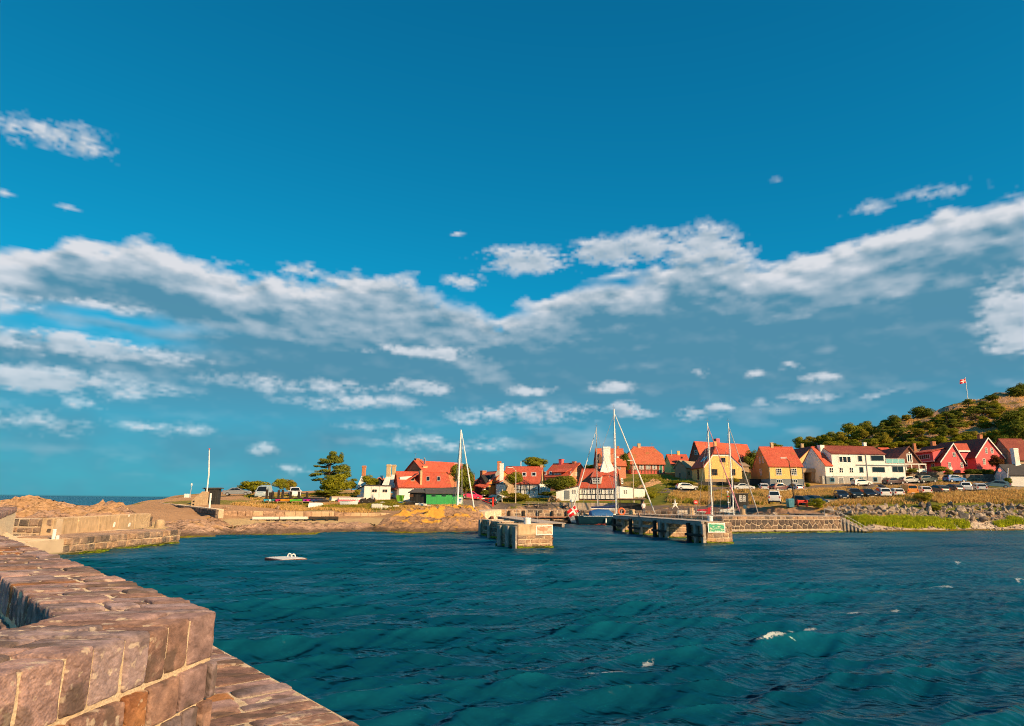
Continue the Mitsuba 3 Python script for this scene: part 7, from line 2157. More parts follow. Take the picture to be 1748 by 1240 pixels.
# trees of the village, each by its outline
q42 = zz(420, 760, 7.945)
G2 = [('bush', 'wide olive bush on the far dunes at the left', 'bush', q42, 100, 570, 200, 100, 122, 'bush', 'bright'), ('bush', 'round green bush on the dunes between the camper van and the white car', 'bush', q42, 465, 535, 100, 95, 122, 'bush', 'mid'), ('bush', 'round olive bush right beside the green one on the dunes', 'bush', q42, 590, 540, 85, 88, 123, 'bush', 'olive'),
      ('bush', 'large yellow green bush in front of the pine', 'bush', q42, 1225, 515, 200, 140, 116, 'round', 'bright'), ('bush', 'grey green bush at the left foot of the pine', 'bush', q42, 1110, 550, 110, 85, 118, 'round', 'bright'), ('hedge', 'low green hedge running below the pine', 'hedge', q42, 1120, 650, 230, 50, 113, 'bush', 'mid'), ('bush', 'small dark bush at the right foot of the pine', 'bush', q42, 1430, 540, 75, 60, 119, 'round', 'mid'),
      ('bush', 'olive bush beside the white lean-to', 'bush', q42, 1510, 640, 60, 45, 109, 'bush', 'olive'), ('bush', 'yellow green bush before the dark gable', 'bush', q4, 215, 555, 110, 70, 118, 'round', 'bright'),
      ('tree', 'slender dark tree behind the tall lone mast', 'tree', q4, 1245, 470, 95, 120, 118, 'round', 'mid'), ('tree', 'full dark tree just right of the lone mast', 'tree', q4, 1345, 520, 105, 165, 119, 'round', 'dark'), ('bush', 'dark bush under the trees by the pink car', 'bush', q4, 1330, 660, 90, 60, 120, 'bush', 'mid'), ('bush', 'dark hedge before the cross gabled house', 'hedge', q4, 1570, 700, 60, 40, 124, 'bush', 'dark'),
      ('tree', 'small tree before the half timbered white house', 'tree', q8, 600, 585, 165, 115, 124, 'round', 'mid'), ('bush', 'green shrub behind the street lamp', 'shrub', q8, 620, 900, 150, 70, 122.5, 'bush', 'olive'), ('bush', 'shrub left of the street lamp by the red barrier', 'shrub', q8, 420, 860, 80, 70, 123, 'bush', 'mid'), ('bush', 'olive shrub right of the street lamp', 'shrub', q8, 790, 915, 90, 60, 123, 'bush', 'olive'),
      ('tree', 'large domed tree behind the roof of the half timbered white house', 'tree', q8, 985, 310, 245, 110, 165, 'round', 'mid'), ('tree', 'spreading dark tree between the half timbered house and the smokehouse annex', 'tree', q8, 1350, 660, 260, 120, 126, 'round', 'dark'), ('tree', 'right half of the dark tree mass before the red house', 'tree', q8, 1560, 650, 160, 115, 127, 'round', 'mid'), ('hedge', 'clipped dark hedge sloping down to the smokehouse annex', 'hedge', q8, 1180, 860, 170, 45, 125.5, 'bush', 'dark'), ('bush', 'green bush under the dark tree by the annex', 'bush', q8, 1420, 770, 120, 50, 126, 'bush', 'mid'),
      ('bush', 'green bush on the skyline left of the great white chimney', 'bush', q9, 660, 470, 110, 60, 165, 'bush', 'bright'), ('tree', 'dark tree between the orange house and the red half timbered house', 'tree', q9, 1235, 370, 85, 160, 155, 'round', 'dark'), ('bush', 'bright green bush right of the smokehouse annex by the path', 'bush', q9, 1660, 930, 90, 75, 126, 'bush', 'bright'), ('bush', 'green mat of creeper on the rocks above the silver estate car', 'bush', q11, 390, 745, 190, 42, 141, 'bush', 'bright'),
      ('bush', 'low bush left of the silver estate car', 'bush', q11, 210, 840, 100, 45, 138, 'bush', 'mid'), ('bush', 'olive bush beside the left mast below the yellow hipped house', 'bush', q11, 720, 850, 100, 85, 131, 'bush', 'olive'), ('bush', 'green bush at the plinth of the yellow hipped house', 'bush', q11, 1150, 715, 100, 50, 139, 'bush', 'olive'), ('tree', 'dark tree between the two yellow houses', 'tree', q11, 1440, 400, 115, 170, 172, 'round', 'dark'), ('bush', 'yellow green bush before the dark roofed skyline house', 'bush', q11, 1270, 415, 50, 40, 180, 'bush', 'bright'),
      ('bush', 'small skyline tree left of the hill behind the yellow house', 'tree', q12, 380, 245, 65, 30, 195, 'round', 'mid'), ('bush', 'brownish shrub beside the carport', 'shrub', q12, 800, 450, 40, 60, 150, 'round', 'red'), ('bush', 'bright green weed by the red bench', 'bush', q12, 790, 820, 80, 60, 104.5, 'bush', 'bright'), ('bush', 'low weeds at the verge right of the yellow house', 'bush', q12, 700, 640, 30, 24, 136, 'bush', 'bright'),
      ('bush', 'dark green shrub on the bank among the boulders', 'bush', q15, 390, 880, 95, 60, 111, 'bush', 'olive'), ('bush', 'green shrub lower among the boulders', 'bush', q15, 540, 1010, 55, 40, 107, 'bush', 'bright'), ('bush', 'planting on the terrace below the brown gable', 'shrub', q15, 260, 575, 80, 30, 146, 'bush', 'mid'), ('bush', 'garden shrubs on the wall below the red house', 'shrub', q15, 570, 560, 110, 40, 146, 'bush', 'mid'), ('bush', 'round green garden bush at the wall end', 'bush', q15, 690, 600, 50, 40, 146, 'bush', 'olive'),
      ('hedge', 'dark hedge in front of the rightmost red house', 'hedge', q15, 960, 590, 85, 40, 148, 'bush', 'dark'), ('hedge', 'dark hedge below the small tree by the rightmost red house', 'hedge', q15, 1130, 600, 90, 50, 148, 'bush', 'dark'), ('tree', 'small reddish tree in front of the rightmost red house', 'tree', q15, 1245, 465, 80, 75, 149, 'round', 'red'), ('bush', 'bright green bush by the right road signs', 'bush', q15, 1410, 560, 65, 55, 152, 'bush', 'bright'), ('bush', 'very dark bush by the right edge smokehouse', 'bush', q15, 1380, 700, 50, 50, 139, 'bush', 'dark')]
for a in G2:
    plant_px(*a)

# the pine, limb by limb
t = thing('pine_tree', 'tall windswept pine with layered dark green boughs at the left', 'pine tree')
Y = 121
qp = q42
CL = [(1200, 115, 55, 30), (1290, 150, 35, 55), (1110, 160, 50, 25), (1190, 170, 80, 40), (1060, 205, 60, 22), (1240, 215, 90, 35), (1010, 240, 55, 20), (1140, 225, 90, 30), (1290, 205, 40, 35), (985, 290, 50, 12), (1060, 295, 60, 14), (1220, 300, 80, 32), (1330, 300, 80, 40), (1390, 330, 40, 50), (970, 355, 45, 8), (1090, 350, 80, 20), (1280, 350, 90, 36), (1380, 385, 55, 28), (900, 412, 50, 18), (1000, 395, 80, 20), (1130, 395, 100, 24), (940, 470, 60, 18), (1030, 465, 50, 16), (1420, 420, 40, 18), (1450, 470, 50, 18), (1440, 520, 50, 30), (1170, 440, 90, 30), (1330, 430, 90, 34)]
C, Q = [], []
for x, y, rx, ry in CL:
    c = at(*qp(x, y), Y)
    w, hh = abs(at(*qp(x + rx, y), Y)[0] - c[0]), abs(at(*qp(x, y + ry), Y)[2] - c[2])
    c[1] += R.uniform(-1.6, 1.6)
    C.append(c)
    Q.append((w, w * .9, hh))
put('crown', leaves(C, Q, 11000, .17, R, .2, 1.4, .35), LF['pine'], t)
tr = [at(*qp(x, y), Y) for x, y in ((1140, 640), (1128, 500), (1125, 380), (1135, 280), (1185, 180), (1205, 110))]
ms = [tube(tr, [.42, .36, .30, .22, .13, .05], 8)]
for c in C:
    s = min(tr, key=lambda p: abs(p[2] - (c[2] - .5)))
    ms.append(tube([s, (s + c) / 2 + [0, 0, -.1], c], [.11, .07, .03], 5))
put('trunk', cat(ms), 'mat_bark', t, smooth=40)


# grasses
def tufts(name, label, polys, n, h, w, mats, seed, blades=6, zmin=-9, zmax=99, spread=.25, thr=0.0, clump=.35, avoid=True):
    g_ = np.random.default_rng(seed)
    P = []
    for poly in polys:
        pg = sg.Polygon([(p[0], p[1]) for p in poly]).buffer(0)
        x0, y0, x1, y1 = pg.bounds
        x, y = g_.uniform(x0, x1, n * 3), g_.uniform(y0, y1, n * 3)
        k = shapely.contains_xy(pg, x, y)
        q = np.stack([x * clump, y * clump, 0 * x], -1)
        k &= meshkit.fbm(q, 3, seed) > thr
        P.append(np.c_[x[k], y[k]][:n])
    P = np.vstack(P)
    z = ground(P[:, 0], P[:, 1])
    k = (z > zmin) & (z < zmax)
    P, z = P[k], z[k]
    N = len(P)
    hs = h * (.55 + .9 * meshkit.fbm(np.c_[P * .5, 0 * z], 3, seed + 1))
    P, z, hs = np.repeat(P, blades, 0), np.repeat(z, blades), np.repeat(hs, blades)
    M = len(P)
    a = g_.uniform(0, 6.28, M)
    off = g_.normal(0, spread, (M, 2))
    lean = g_.normal(0, .35, (M, 2)) + [.18, .05]
    H = hs * g_.uniform(.6, 1.15, M)
    b0 = np.c_[P + off, z - .1]
    t_ = np.c_[np.cos(a), np.sin(a), 0 * a] * (w * g_.uniform(.6, 1.4, M))[:, None]
    mid = b0 + np.c_[lean * (H * .35)[:, None], H * .6]
    tip = b0 + np.c_[lean * H[:, None], H]
    V = np.stack([b0 - t_, b0 + t_, mid + t_ * .7, mid - t_ * .7, tip], 1).reshape(-1, 3)
    i = np.arange(M)[:, None] * 5
    F = np.vstack([i + [0, 1, 2], i + [0, 2, 3], i + [3, 2, 4]])
    return put(name, trimesh.Trimesh(V, F, process=False), mats, kind='stuff', label=label, cat='grass')


STRAW = leafmat('mat_leaf_straw', (.46, .27, .085), (.74, .50, .20), (.24, .21, .04), .4)
REED = leafmat('mat_leaf_reed', (.26, .32, .015), (.52, .54, .04), (.60, .50, .07), .5)
WEED = leafmat('mat_leaf_weed', (.15, .16, .02), (.31, .28, .04), (.46, .32, .08), .4)
lower = [on(1400, 107), on(1480, 109), on(1560, 111), on(1640, 113), on(1760, 116), on(1860, 120), on(1860, 128), on(1750, 127), on(1690, 123.5), on(1600, 119.2), on(1500, 114.6), on(1420, 112)]
upper = [on(1345, 118.5), on(1420, 119.5), on(1500, 122.5), on(1600, 127.5), on(1690, 134.5), on(1690, 138), on(1640, 139), on(1560, 137.5), on(1500, 136), on(1420, 135), on(1345, 133.5)]
slope = [on(1140, 120.5), on(1200, 117), on(1300, 112.5), on(1345, 118), on(1345, 133), on(1260, 133.5), on(1190, 132.5), on(1150, 131)]
tufts('dry_grass', 'tall straw coloured grass covering the banks above the right shore', [lower, upper, slope], 5200, .85, .05, STRAW, 3, 6, thr=.40)
tufts('green_weeds', 'green weeds growing through the dry grass of the right banks', [lower, upper, slope], 1500, .7, .06, WEED, 5, 6, thr=.52)
reeds = [hit(x, y, 86, 130) for x, y in ((1428, 904), (1470, 903), (1560, 902.5), (1655, 900), (1650, 893), (1600, 889), (1540, 886), (1470, 887), (1430, 893))]
tufts('reeds', 'bright yellow green reeds along the right waterline', [reeds, [hit(x, y, 86, 135) for x, y in ((1700, 899), (1790, 899), (1790, 891), (1705, 892))]], 5200, .82, .035, REED, 7, 7, zmin=.10, spread=.2, thr=.36, clump=.55)
yard = [on(430, 99), on(520, 99.5), on(600, 100), on(690, 100), on(700, 104), on(640, 108), on(560, 108), on(470, 106), on(430, 104)]
tufts('yard_grass', 'sparse dry grass and weeds in the boat yard', [yard, [on(640, 97), on(720, 98), on(790, 102), on(830, 106), on(800, 104), on(700, 101)], [on(430, 107), on(640, 109), on(660, 121), on(430, 122)], [on(400, 92), on(480, 93), on(640, 96), on(640, 99), on(480, 98.5), on(400, 97)]], 2600, .45, .05, STRAW, 9, 6, thr=.44)
tufts('yard_weeds', 'patches of green weeds in the boat yard', [yard, [on(845, 123), on(900, 123.5), on(935, 123), on(935, 127), on(850, 126)], [on(520, 97), on(690, 98), on(700, 107), on(540, 109)], [on(420, 110), on(640, 111), on(650, 122), on(420, 122)]], 2200, .5, .05, WEED, 13, 6, thr=.5)
ledge = [on(1085, 124), on(1110, 126), on(1150, 131), on(1190, 140), on(1160, 154), on(1080, 154), on(1075, 140)]
tufts('rock_grass', 'dry and green grass between the rocks below the red half timbered house', [ledge], 900, .5, .06, WEED, 17, 6, thr=.5)
hillp = [on(1380, 195), on(1560, 190), on(1700, 186), on(1860, 190), on(1860, 225), on(1700, 226), on(1560, 222), on(1400, 216)]
tufts('heath', 'straw grass and heather on the open hillside', [hillp], 2600, .6, .08, STRAW, 19, 5, thr=.46)

# ---------------------------------------------------------------- small things of the harbour
RED = paint((.60, .03, .02), .5)
ORANGE = paint((.75, .16, .05), .5)
qA = zz(1040, 840, 7.283)


def bars(*segs):
    return cat([tube(s[0], s[1], 6) for s in segs])


t = thing('flagpole', 'bare white leaning flagpole in front of the dark hut', 'flagpole')
p, top = at(352, 851, 92), at(358.5, 768, 92)
put('pole', tube([[p[0], 92, 2.2], [p[0], 92, (p[2] + top[2]) / 2], [top[0] - .1, 92, top[2]]], [.10, .09, .055], 8), WHITE, t)
put('finial', lathe([(0, 0), (.12, .05), (.12, .15), (0, .2)], 10).apply_translation((top[0] - .1, 92, top[2])), RED, t)
t = thing('mooring_post', 'white post standing just right of the flagpole foot', 'post')
p, q = at(357.5, 866, 84), at(358.5, 843, 84)
put('shaft', tube([[p[0], 84, p[2] - .5], [p[0], 84, q[2]]], .12, 8), WHITE, t)
put('cap', tube([[p[0], 84, q[2]], [p[0], 84, q[2] + .06]], [.14, .1], 8), WHITE, t)
t = thing('beacon', 'small beacon light on a thin post on the far point', 'beacon')
p, q = at(325, 846, 112), at(326, 829, 112)
put('post', tube([[p[0], 112, p[2] - .5], [p[0], 112, q[2]]], .05, 6), METAL, t)
put('lantern', lathe([(0, 0), (.14, 0), (.14, .3), (0, .4)], 10).apply_translation((p[0], 112, q[2])), WHITE, t)
put('base_box', cbox(p[0] - .9, p[0] - .2, 111.6, 112.4, p[2] - .4, p[2] + .25, .04), WHITE, t)

# black mooring posts with a rail
t = thing('post_rack', 'row of black timber posts joined by a low rail in the boat yard', 'rack')
X = [(q42(x, 700)[0], y) for x, y in ((355, 628), (437, 612), (490, 606), (600, 628), (712, 628), (822, 640), (275, 600), (322, 640))]
for x, y in X:
    a = on(x, 104.5)
    z = at(*q42((x - 420) * 7.945, y), 104.5)[2]
    put('post', cbox(a[0] - .16, a[0] + .16, 104.3, 104.62, a[2] - .3, z, .03), 'mat_timber_dark', t)
a, b = on(X[0][0], 104.4), on(X[5][0], 104.4)
put('rail', cbox(a[0], b[0], 104.12, 104.28, a[2] + .35, a[2] + .62, .03), 'mat_timber_dark', t)
for i, (x0, x1, y, Y, lab) in enumerate(((433, 479, 84.6, 86.3, 'left half of the long white baulk on the sand'), (480, 528, 86.4, 88.1, 'right half of the long white baulk on the sand'), (530, 580, 88.2, 90.0, 'dark broken timbers lying at the end of the white baulk'))):
    a, b = on(x0, y), on(x1, Y)
    F_ = Frame([*a[:2], 0], b - a)
    L_ = np.linalg.norm((b - a)[:2])
    z = min(a[2], b[2]) + .22
    k = thing('timber_baulk', lab, 'timber')
    put('beam', F_.w(cbox(.02, L_ - .02, 0, .35, z, z + .34, .04)), paint((.66, .60, .54), .8) if i < 2 else 'mat_timber_dark', k)
    for u in (.12, .55, .88):
        put('block', F_.w(cbox(u * L_, u * L_ + .4, -.1, .45, z - .5, z - .004, .03)), 'mat_timber_dark', k)
# yard things
t = thing('wheelie_bin', 'bright green bin left of the white wall below the tiled roof', 'bin')
F_ = Frame(on(683, 106.5), [1, 0])
put('body', F_.w(hull([(x * w, y * d, z) for z, w, d in ((0.1, .42, .38), (1.05, .58, .5)) for x in (-1, 1) for y in (-1, 1)])), paint((.16, .42, .03), .5), t)
put('lid', F_.w(cbox(-.62, .62, -.54, .54, 1.055, 1.16, .04)), paint((.20, .48, .05), .5), t)
for i, px in enumerate((620, 627, 631, 636)):
    t = thing('reel', ('leftmost', 'second', 'third', 'rightmost')[i] + ' of four dark wire reels standing in the boat yard grass', 'reel', 'dark wire reels in the boat yard')
    rot = trimesh.transformations.rotation_matrix(math.pi / 2, [0 if i % 2 else 1, 1 if i % 2 else 0, 0])
    m = lathe([(0, -.35), (.55, -.35), (.55, -.28), (.25, -.26), (.25, .26), (.55, .28), (.55, .35), (0, .35)], 14)
    m.apply_transform(rot)
    p = on(px, 103 + (i % 2))
    m.apply_translation(p + [0, 0, .5])
    put('drum', m, 'mat_timber_dark', t)
    put('spindle', cbox(p[0] - .05, p[0] + .05, p[1] - .45, p[1] + .45, p[2] + .45, p[2] + .55, .01), METAL, t)
for i, (px, Y, s) in enumerate(((643, 98.5, .75), (656, 98.8, .5), (653, 103.5, .35), (684, 104, .35), (722, 100.5, .55), (715, 100.8, .6), (664, 99, .4), (676, 99.5, .45), (731, 100.6, .4))):
    p = on(px, Y)
    t = thing('concrete_block', ('large white block in front of the boat yard', 'white block right of the large one', 'small white block in the yard grass', 'small white block before the green bin', 'pale block behind the lichen rock', 'pale block left of its neighbour behind the lichen rock', 'rough pale block beside the reddish scrap', 'pale block before the information post', 'low pale block under the green shed')[i], 'block')
    put('block', cbox(p[0] - s, p[0] + s, Y, Y + s, p[2] - .2, p[2] + s * 1.15, .05), paint((.66, .62, .56), .9), t)
    put('lifting_eye', tube([(p[0] - .1, Y + s / 2, p[2] + s * 1.14), (p[0], Y + s / 2, p[2] + s * 1.14 + .12), (p[0] + .1, Y + s / 2, p[2] + s * 1.14)], .025, 5), METAL, t)
t = thing('information_board', 'small brown information board on a post before the black shed', 'sign')
p = on(704, 102)
z = at(704, 846, 102)[2]
put('post', box(p[0] - .08, p[0] + .08, 102, 102.15, p[2] - .2, z), 'mat_timber_dark', t)
put('board', cbox(p[0] - .45, p[0] + .45, 101.9, 101.98, z - .25, z + .2, .02), BRN, t)
t = thing('fish_crate', 'dark crate of nets beside the information board', 'crate')
put('box', cbox(p[0] - 1.0, p[0] + .6, 101, 101.8, p[2] - .1, p[2] + .55, .03), 'mat_timber_dark', t)
put('net', cat([tube([(p[0] - .8 + .2 * k, 101 + .1 * k, p[2] + .55), (p[0] - .6 + .2 * k, 101.3, p[2] + .75), (p[0] - .5 + .2 * k, 101.6, p[2] + .55)], .07, 5) for k in range(6)]), paint((.04, .05, .06), .9), t)
k = put('wreck_timber', cat([cbox(on(745 + 6 * i, 101)[0], on(745 + 6 * i, 101)[0] + 1.6, 100.2 + .3 * i, 100.5 + .3 * i, on(745 + 6 * i, 101)[2] + .05, on(745 + 6 * i, 101)[2] + .3, .03) for i in range(5)]), 'mat_timber_grey', label='weathered grey timbers stacked below the green shed', cat='timber')

# the barrier
t = thing('road_barrier', 'red and white road barrier with a red post beside the dark teal car', 'barrier')
Y = 117
pp = at(841.5, 862, Y)
pt = at(841.5, 849.5, Y)
pe = at(806, 851, Y)
put('post', cbox(pp[0] - .18, pp[0] + .18, Y - .18, Y + .18, pp[2] - .3, pt[2], .03), RED, t)
n_ = 6
for i in range(n_):
    a, b = pt[0] - .2 + (pe[0] - pt[0]) * i / n_, pt[0] - .2 + (pe[0] - pt[0]) * (i + 1) / n_
    put('arm', cbox(min(a, b) + .004, max(a, b), Y - .05, Y + .05, pt[2] - .28, pt[2] - .14, .01), RED if i != 2 else WHITE, t)
put('brace', tube([[pt[0] - .5, Y, pt[2] - 1.0], [pt[0] - 2.3, Y, pt[2] - .3]], .05, 6), RED, t)
t = thing('orange_stand', 'small orange stand with three uprights on the quay edge left of the basin', 'stand')
p = at(842, 876, 111)
F_ = Frame([p[0], 111, ground(p[0], 111)[0]], [1, 0])
for x in (-.4, 0, .4):
    put('upright', F_.w(box(x - .06, x + .06, -.05, .05, 0, .68)), ORANGE, t)
for z in (.32, .68):
    put('cross_bar', F_.w(box(-.46, .46, -.06, .06, z, z + .09)), ORANGE, t)

# street lamps and posts
def lamp(label, q, x, y0, y1, Y, arm, head_y=None, m=None, lean=0):
    t = thing('street_lamp', label, 'street lamp')
    p = on(*([q(x, y1)[0], Y]))
    z = at(*q(x, y0), Y)[2]
    put('pole', tube([[p[0], Y, p[2] - .2], [p[0] + lean * .5, Y, (p[2] + z) / 2], [p[0] + lean, Y, z]], [.11, .09, .07], 8), m or METAL, t)
    if arm:
        put('arm', tube([[p[0] + lean, Y, z - .1], [p[0] + lean + arm * .5, Y - .3, z + .35], [p[0] + lean + arm, Y - .6, z + .4]], .05, 6), m or METAL, t)
        put('lamp_head', hull([(p[0] + lean + arm + a, Y - .6 + b, z + .4 + c) for a in (-.5, .5) for b in (-.14, .14) for c in (-.06, .06)]), WHITE, t)
    return t


PALE = paint((.50, .42, .34), .7)
lamp('pale street lamp before the half timbered white house', q8, 620, 440, 1015, 121.2, -1.0, m=PALE)
lamp('thin lamp post beside the great chimney house annex', q9, 1380, 390, 980, 122.3, -.6, m=PALE)
t = lamp('dark leaning telegraph pole with a lamp beside the blue bin', q12, 570, 395, 835, 108, -1.1, m='mat_timber_dark', lean=-.45)
for n, (x, y0, y1, Y, lab) in enumerate(((385, 785, 1010, 122.6, 'short timber post among the shrubs by the barrier'),)):
    t = thing('timber_post', lab, 'post')
    p = on(q8(x, y1)[0], Y)
    put('shaft', tube([p - [0, 0, .2], [p[0], p[1], at(*q8(x, y0), Y)[2]]], .12, 7), PALE, t)
    put('cap', tube([[p[0], p[1], at(*q8(x, y0), Y)[2]], [p[0], p[1], at(*q8(x, y0), Y)[2] + .05]], [.14, .08], 7), PALE, t)
t = thing('quay_lamp', 'short white lamp column on the quay left of the yachts', 'lamp')
p = on(976, 118.2)
z = at(976, 857, 118.2)[2]
put('column', tube([p - [0, 0, .1], [p[0], p[1], z]], .14, 9), METAL, t)
put('lantern', lathe([(0, 0), (.34, 0), (.34, .3), (.2, .42), (0, .45)], 12).apply_translation((p[0], p[1], z)), WHITE, t, smooth=40)


# benches and tables
def table(px, Y, L, head, label, benches=True, m='mat_timber_grey', h=.74):
    t = thing('picnic_table', label, 'picnic table')
    p = on(px, Y)
    F_ = Frame(p, [math.cos(math.radians(head)), math.sin(math.radians(head))])
    for i in range(4):
        put('top_plank', F_.w(cbox(-L / 2, L / 2, -.38 + .19 * i, -.2 + .19 * i, h, h + .05, .01)), m, t)
    for x in (-L * .38, 0, L * .38) if L > 3 else (-L * .36, L * .36):
        for s in (-1, 1):
            put('leg', F_.w(hull([(x + a, s * (b + c), z) for a in (-.05, .05) for b, z in ((.68, -.1), (.18, h - .003)) for c in (-.05, .05)])), m, t)
    if benches:
        for s in (-1, 1):
            put('bench_plank', F_.w(cbox(-L / 2, L / 2, s * .78 - .14, s * .78 + .14, .42, .47, .01)), m, t)
    return t


table(919, 120.3, 4.6, 2, 'long weathered picnic table on the grass left of the smokehouse')
table(908, 117.6, 5.0, 3, 'long pinkish boat cradle table on the quay before the retaining wall', m='mat_timber_grey', h=1.0)
table(945, 117.8, 2.4, 3, 'short table on the quay left of the black ladder')
wp = thing('wood_pile', 'heap of sawn logs at the end of the smokehouse annex', 'wood pile')
g_ = np.random.default_rng(77)
p0_ = on(945, 122.6)
for i in range(26):
    a = g_.uniform(0, 6.28)
    r_ = np.array([g_.uniform(-1.1, 1.1), g_.uniform(-.5, .5), 0])
    z = .15 + max(0, 1.0 - abs(r_[0]) * .8) * g_.random()
    d_ = np.array([math.cos(a), math.sin(a), g_.uniform(-.4, .4)]) * .28
    c_ = p0_ + r_ + [0, 0, z]
    put('log', tube([c_ - d_, c_ + d_], g_.uniform(.09, .15), 7), 'mat_timber_tan', wp)
t = thing('ladder', 'black ladder leaning on the retaining wall', 'ladder')
a, b = on(957, 119.6), at(966, 862, 120.2)
dx = np.array([.55, 0, 0])
put('rail', bars(([a, b], .05)), BLACK, t)
put('rail', bars(([a + dx, b + dx], .05)), BLACK, t)
for f in np.linspace(.15, .9, 5):
    put('rung', bars(([a + (b - a) * f, a + (b - a) * f + dx], .04)), BLACK, t)
t = thing('life_ring', 'orange life ring on a stand at the far end of the right pier', 'life ring')
p = at(1061, 873.5, 89)
a = np.linspace(0, 2 * np.pi, 21)[:-1]
V = []
ring = trimesh.creation.torus(.42, .11, 20, 8)
ring.apply_transform(trimesh.transformations.rotation_matrix(math.pi / 2, [1, 0, 0]))
ring.apply_translation(p)
put('ring', ring, ORANGE, t, smooth=True)
put('stand', box(p[0] - .05, p[0] + .05, p[1] + .12, p[1] + .2, 2.0, p[2] + .4), METAL, t)

# the open shelter with people
sh = thing('open_shelter', 'open timber shelter with a flat roof on the quay right of the teal yacht', 'shelter')
a, b = on(1056, 119), on(1098, 119)
zt = at(1075, 852.5, 119)[2]
F_ = Frame([a[0], 119, a[2]], [1, 0])
W_ = b[0] - a[0]
hz = zt - a[2]
put('roof', F_.w(hull([(-.3, -1.0, hz + .02), (W_ + .4, -1.0, hz + .02), (-.3, 2.2, hz - .2), (W_ + .4, 2.2, hz - .2), (-.3, -1.0, hz + .16), (W_ + .4, -1.0, hz + .16), (-.3, 2.2, hz - .05), (W_ + .4, 2.2, hz - .05)])), mat('mat_shelter_roof', (.30, .21, .17), .8), sh)
put('back_wall', F_.w(box(0, W_, 2.0, 2.1, -.2, hz - .75)), 'mat_concrete_grey', sh)
put('side_wall', F_.w(hull([(W_ - .1, v, z) for v, z in ((-.3, -.2), (2, -.2), (2, hz - .2), (-.9, hz)) for _ in (0,)] + [(W_, v, z) for v, z in ((-.3, -.2), (2, -.2), (2, hz - .2), (-.9, hz))])), paint((.13, .16, .16), .7), sh)
for x in (.05, W_ * .45):
    put('post', F_.w(box(x, x + .14, -.9, -.76, -.2, hz)), 'mat_timber_dark', sh)
put('seat', F_.w(cbox(.3, W_ - .3, 1.2, 1.7, .40, .47, .02)), 'mat_timber_tan', sh)
put('seat', F_.w(cbox(W_ * .5, W_ - .3, -.6, -.2, .9, .97, .02)), 'mat_timber_dark', sh)
put('notice', F_.w(box(W_ * .55, W_ * .85, 1.96, 1.995, .7, hz - .8)), paint((.50, .40, .28), .8), sh)

# star sculpture, bench, sign, and what stands by the masts
t = thing('star_sculpture', 'white star shaped sculpture on the quay behind the mole', 'sculpture')
c = at(1152.5, 861, 110)
for a in (90, 18, 162, 234, 306):
    r_ = {90: .95, 18: .55, 162: .55, 234: 1.0, 306: 1.0}[a]
    d_ = np.array([math.cos(math.radians(a)), 0, math.sin(math.radians(a))])
    e_ = np.array([-d_[2], 0, d_[0]])
    put('arm', hull([c + e_ * .17 + [0, .1, 0], c - e_ * .17 + [0, .1, 0], c + e_ * .17 - [0, .1, 0], c - e_ * .17 - [0, .1, 0], c + d_ * r_ - [0, .03, 0], c + d_ * r_ + [0, .03, 0]]), WHITE, t)
t = thing('quay_bench', 'long pale bench right of the star sculpture', 'bench')
a, b = on(1155, 110.5), on(1186, 110.5)
put('seat', cbox(a[0], b[0], 110.2, 110.7, a[2] + .42, a[2] + .52, .02), paint((.62, .56, .48), .7), t)
put('back', cbox(a[0], b[0], 110.72, 110.8, a[2] + .6, a[2] + .95, .02), paint((.62, .56, .48), .7), t)
for f in (.08, .5, .92):
    x = a[0] + (b[0] - a[0]) * f
    put('leg', cbox(x - .08, x + .08, 110.25, 110.75, a[2] - .2, a[2] + .42, .01), 'mat_concrete_grey', t)
t = thing('road_sign', 'round red road sign on a post right of the long pale bench', 'road sign')
p = on(1187.5, 109.6)
z = at(1187.5, 857.5, 109.6)[2]
put('post', tube([p, [p[0], p[1], z + .1]], .045, 6), METAL, t)
rot = trimesh.transformations.rotation_matrix(math.pi / 2, [1, 0, 0])
put('disc', lathe([(0, 0), (.36, 0), (.36, .03), (0, .03)], 18).apply_transform(rot).apply_translation((p[0], p[1] - .06, z)), RED, t)
put('bar', box(p[0] - .22, p[0] + .22, p[1] - .105, p[1] - .092, z - .06, z + .06), WHITE, t)
for i, (px, Y, y, lab) in enumerate(((1079, 92.5, 870, 'pale stone bollard at the left end of the mole'), (1179.5, 92.8, 867, 'pale stone bollard on the mole by the railing'), (1268, 97, 869, 'squat pale bollard on the mole before the black kiosk'))):
    t = thing('mole_bollard', lab, 'bollard')
    p = at(px, 880, Y)
    z = at(px, y, Y)[2]
    put('shaft', lathe([(0, 0), (.42, 0), (.36, z - ZM - .2), (.42, z - ZM - .1), (.36, z - ZM), (0, z - ZM)], 14).apply_translation((p[0], Y, ZM)), 'mat_concrete', t, smooth=40)
    put('foot', lathe([(0, 0), (.55, 0), (.5, .1), (0, .1)], 14).apply_translation((p[0], Y, ZM)), 'mat_concrete', t)
t = thing('red_crate', 'stack of red fish crates between the two right masts', 'crate')
p = on(1240, 109.4)
for i in range(3):
    put('tray', cbox(p[0] - .9, p[0] + .9, 109.1, 110, p[2] + .36 * i, p[2] + .36 * i + .33, .03), RED, t)
t = thing('mooring_tripod', 'red and white flagged marker post left of the black kiosk', 'marker')
p = on(1243, 110)
z = at(1243, 838, 110)[2]
put('pole', tube([p, [p[0], p[1], z]], .04, 6), WHITE, t)
for i, f in enumerate((.4, .55, .7, .85, .97)):
    zz_ = p[2] + (z - p[2]) * f
    put('float', lathe([(0, 0), (.2, .08), (.2, .22), (0, .3)], 9).apply_translation((p[0], p[1], zz_ - .15)), RED if i % 2 else WHITE, t)
t = thing('boat_trailer_cover', 'low black covered boat on the quay right of the kiosk', 'boat cover')
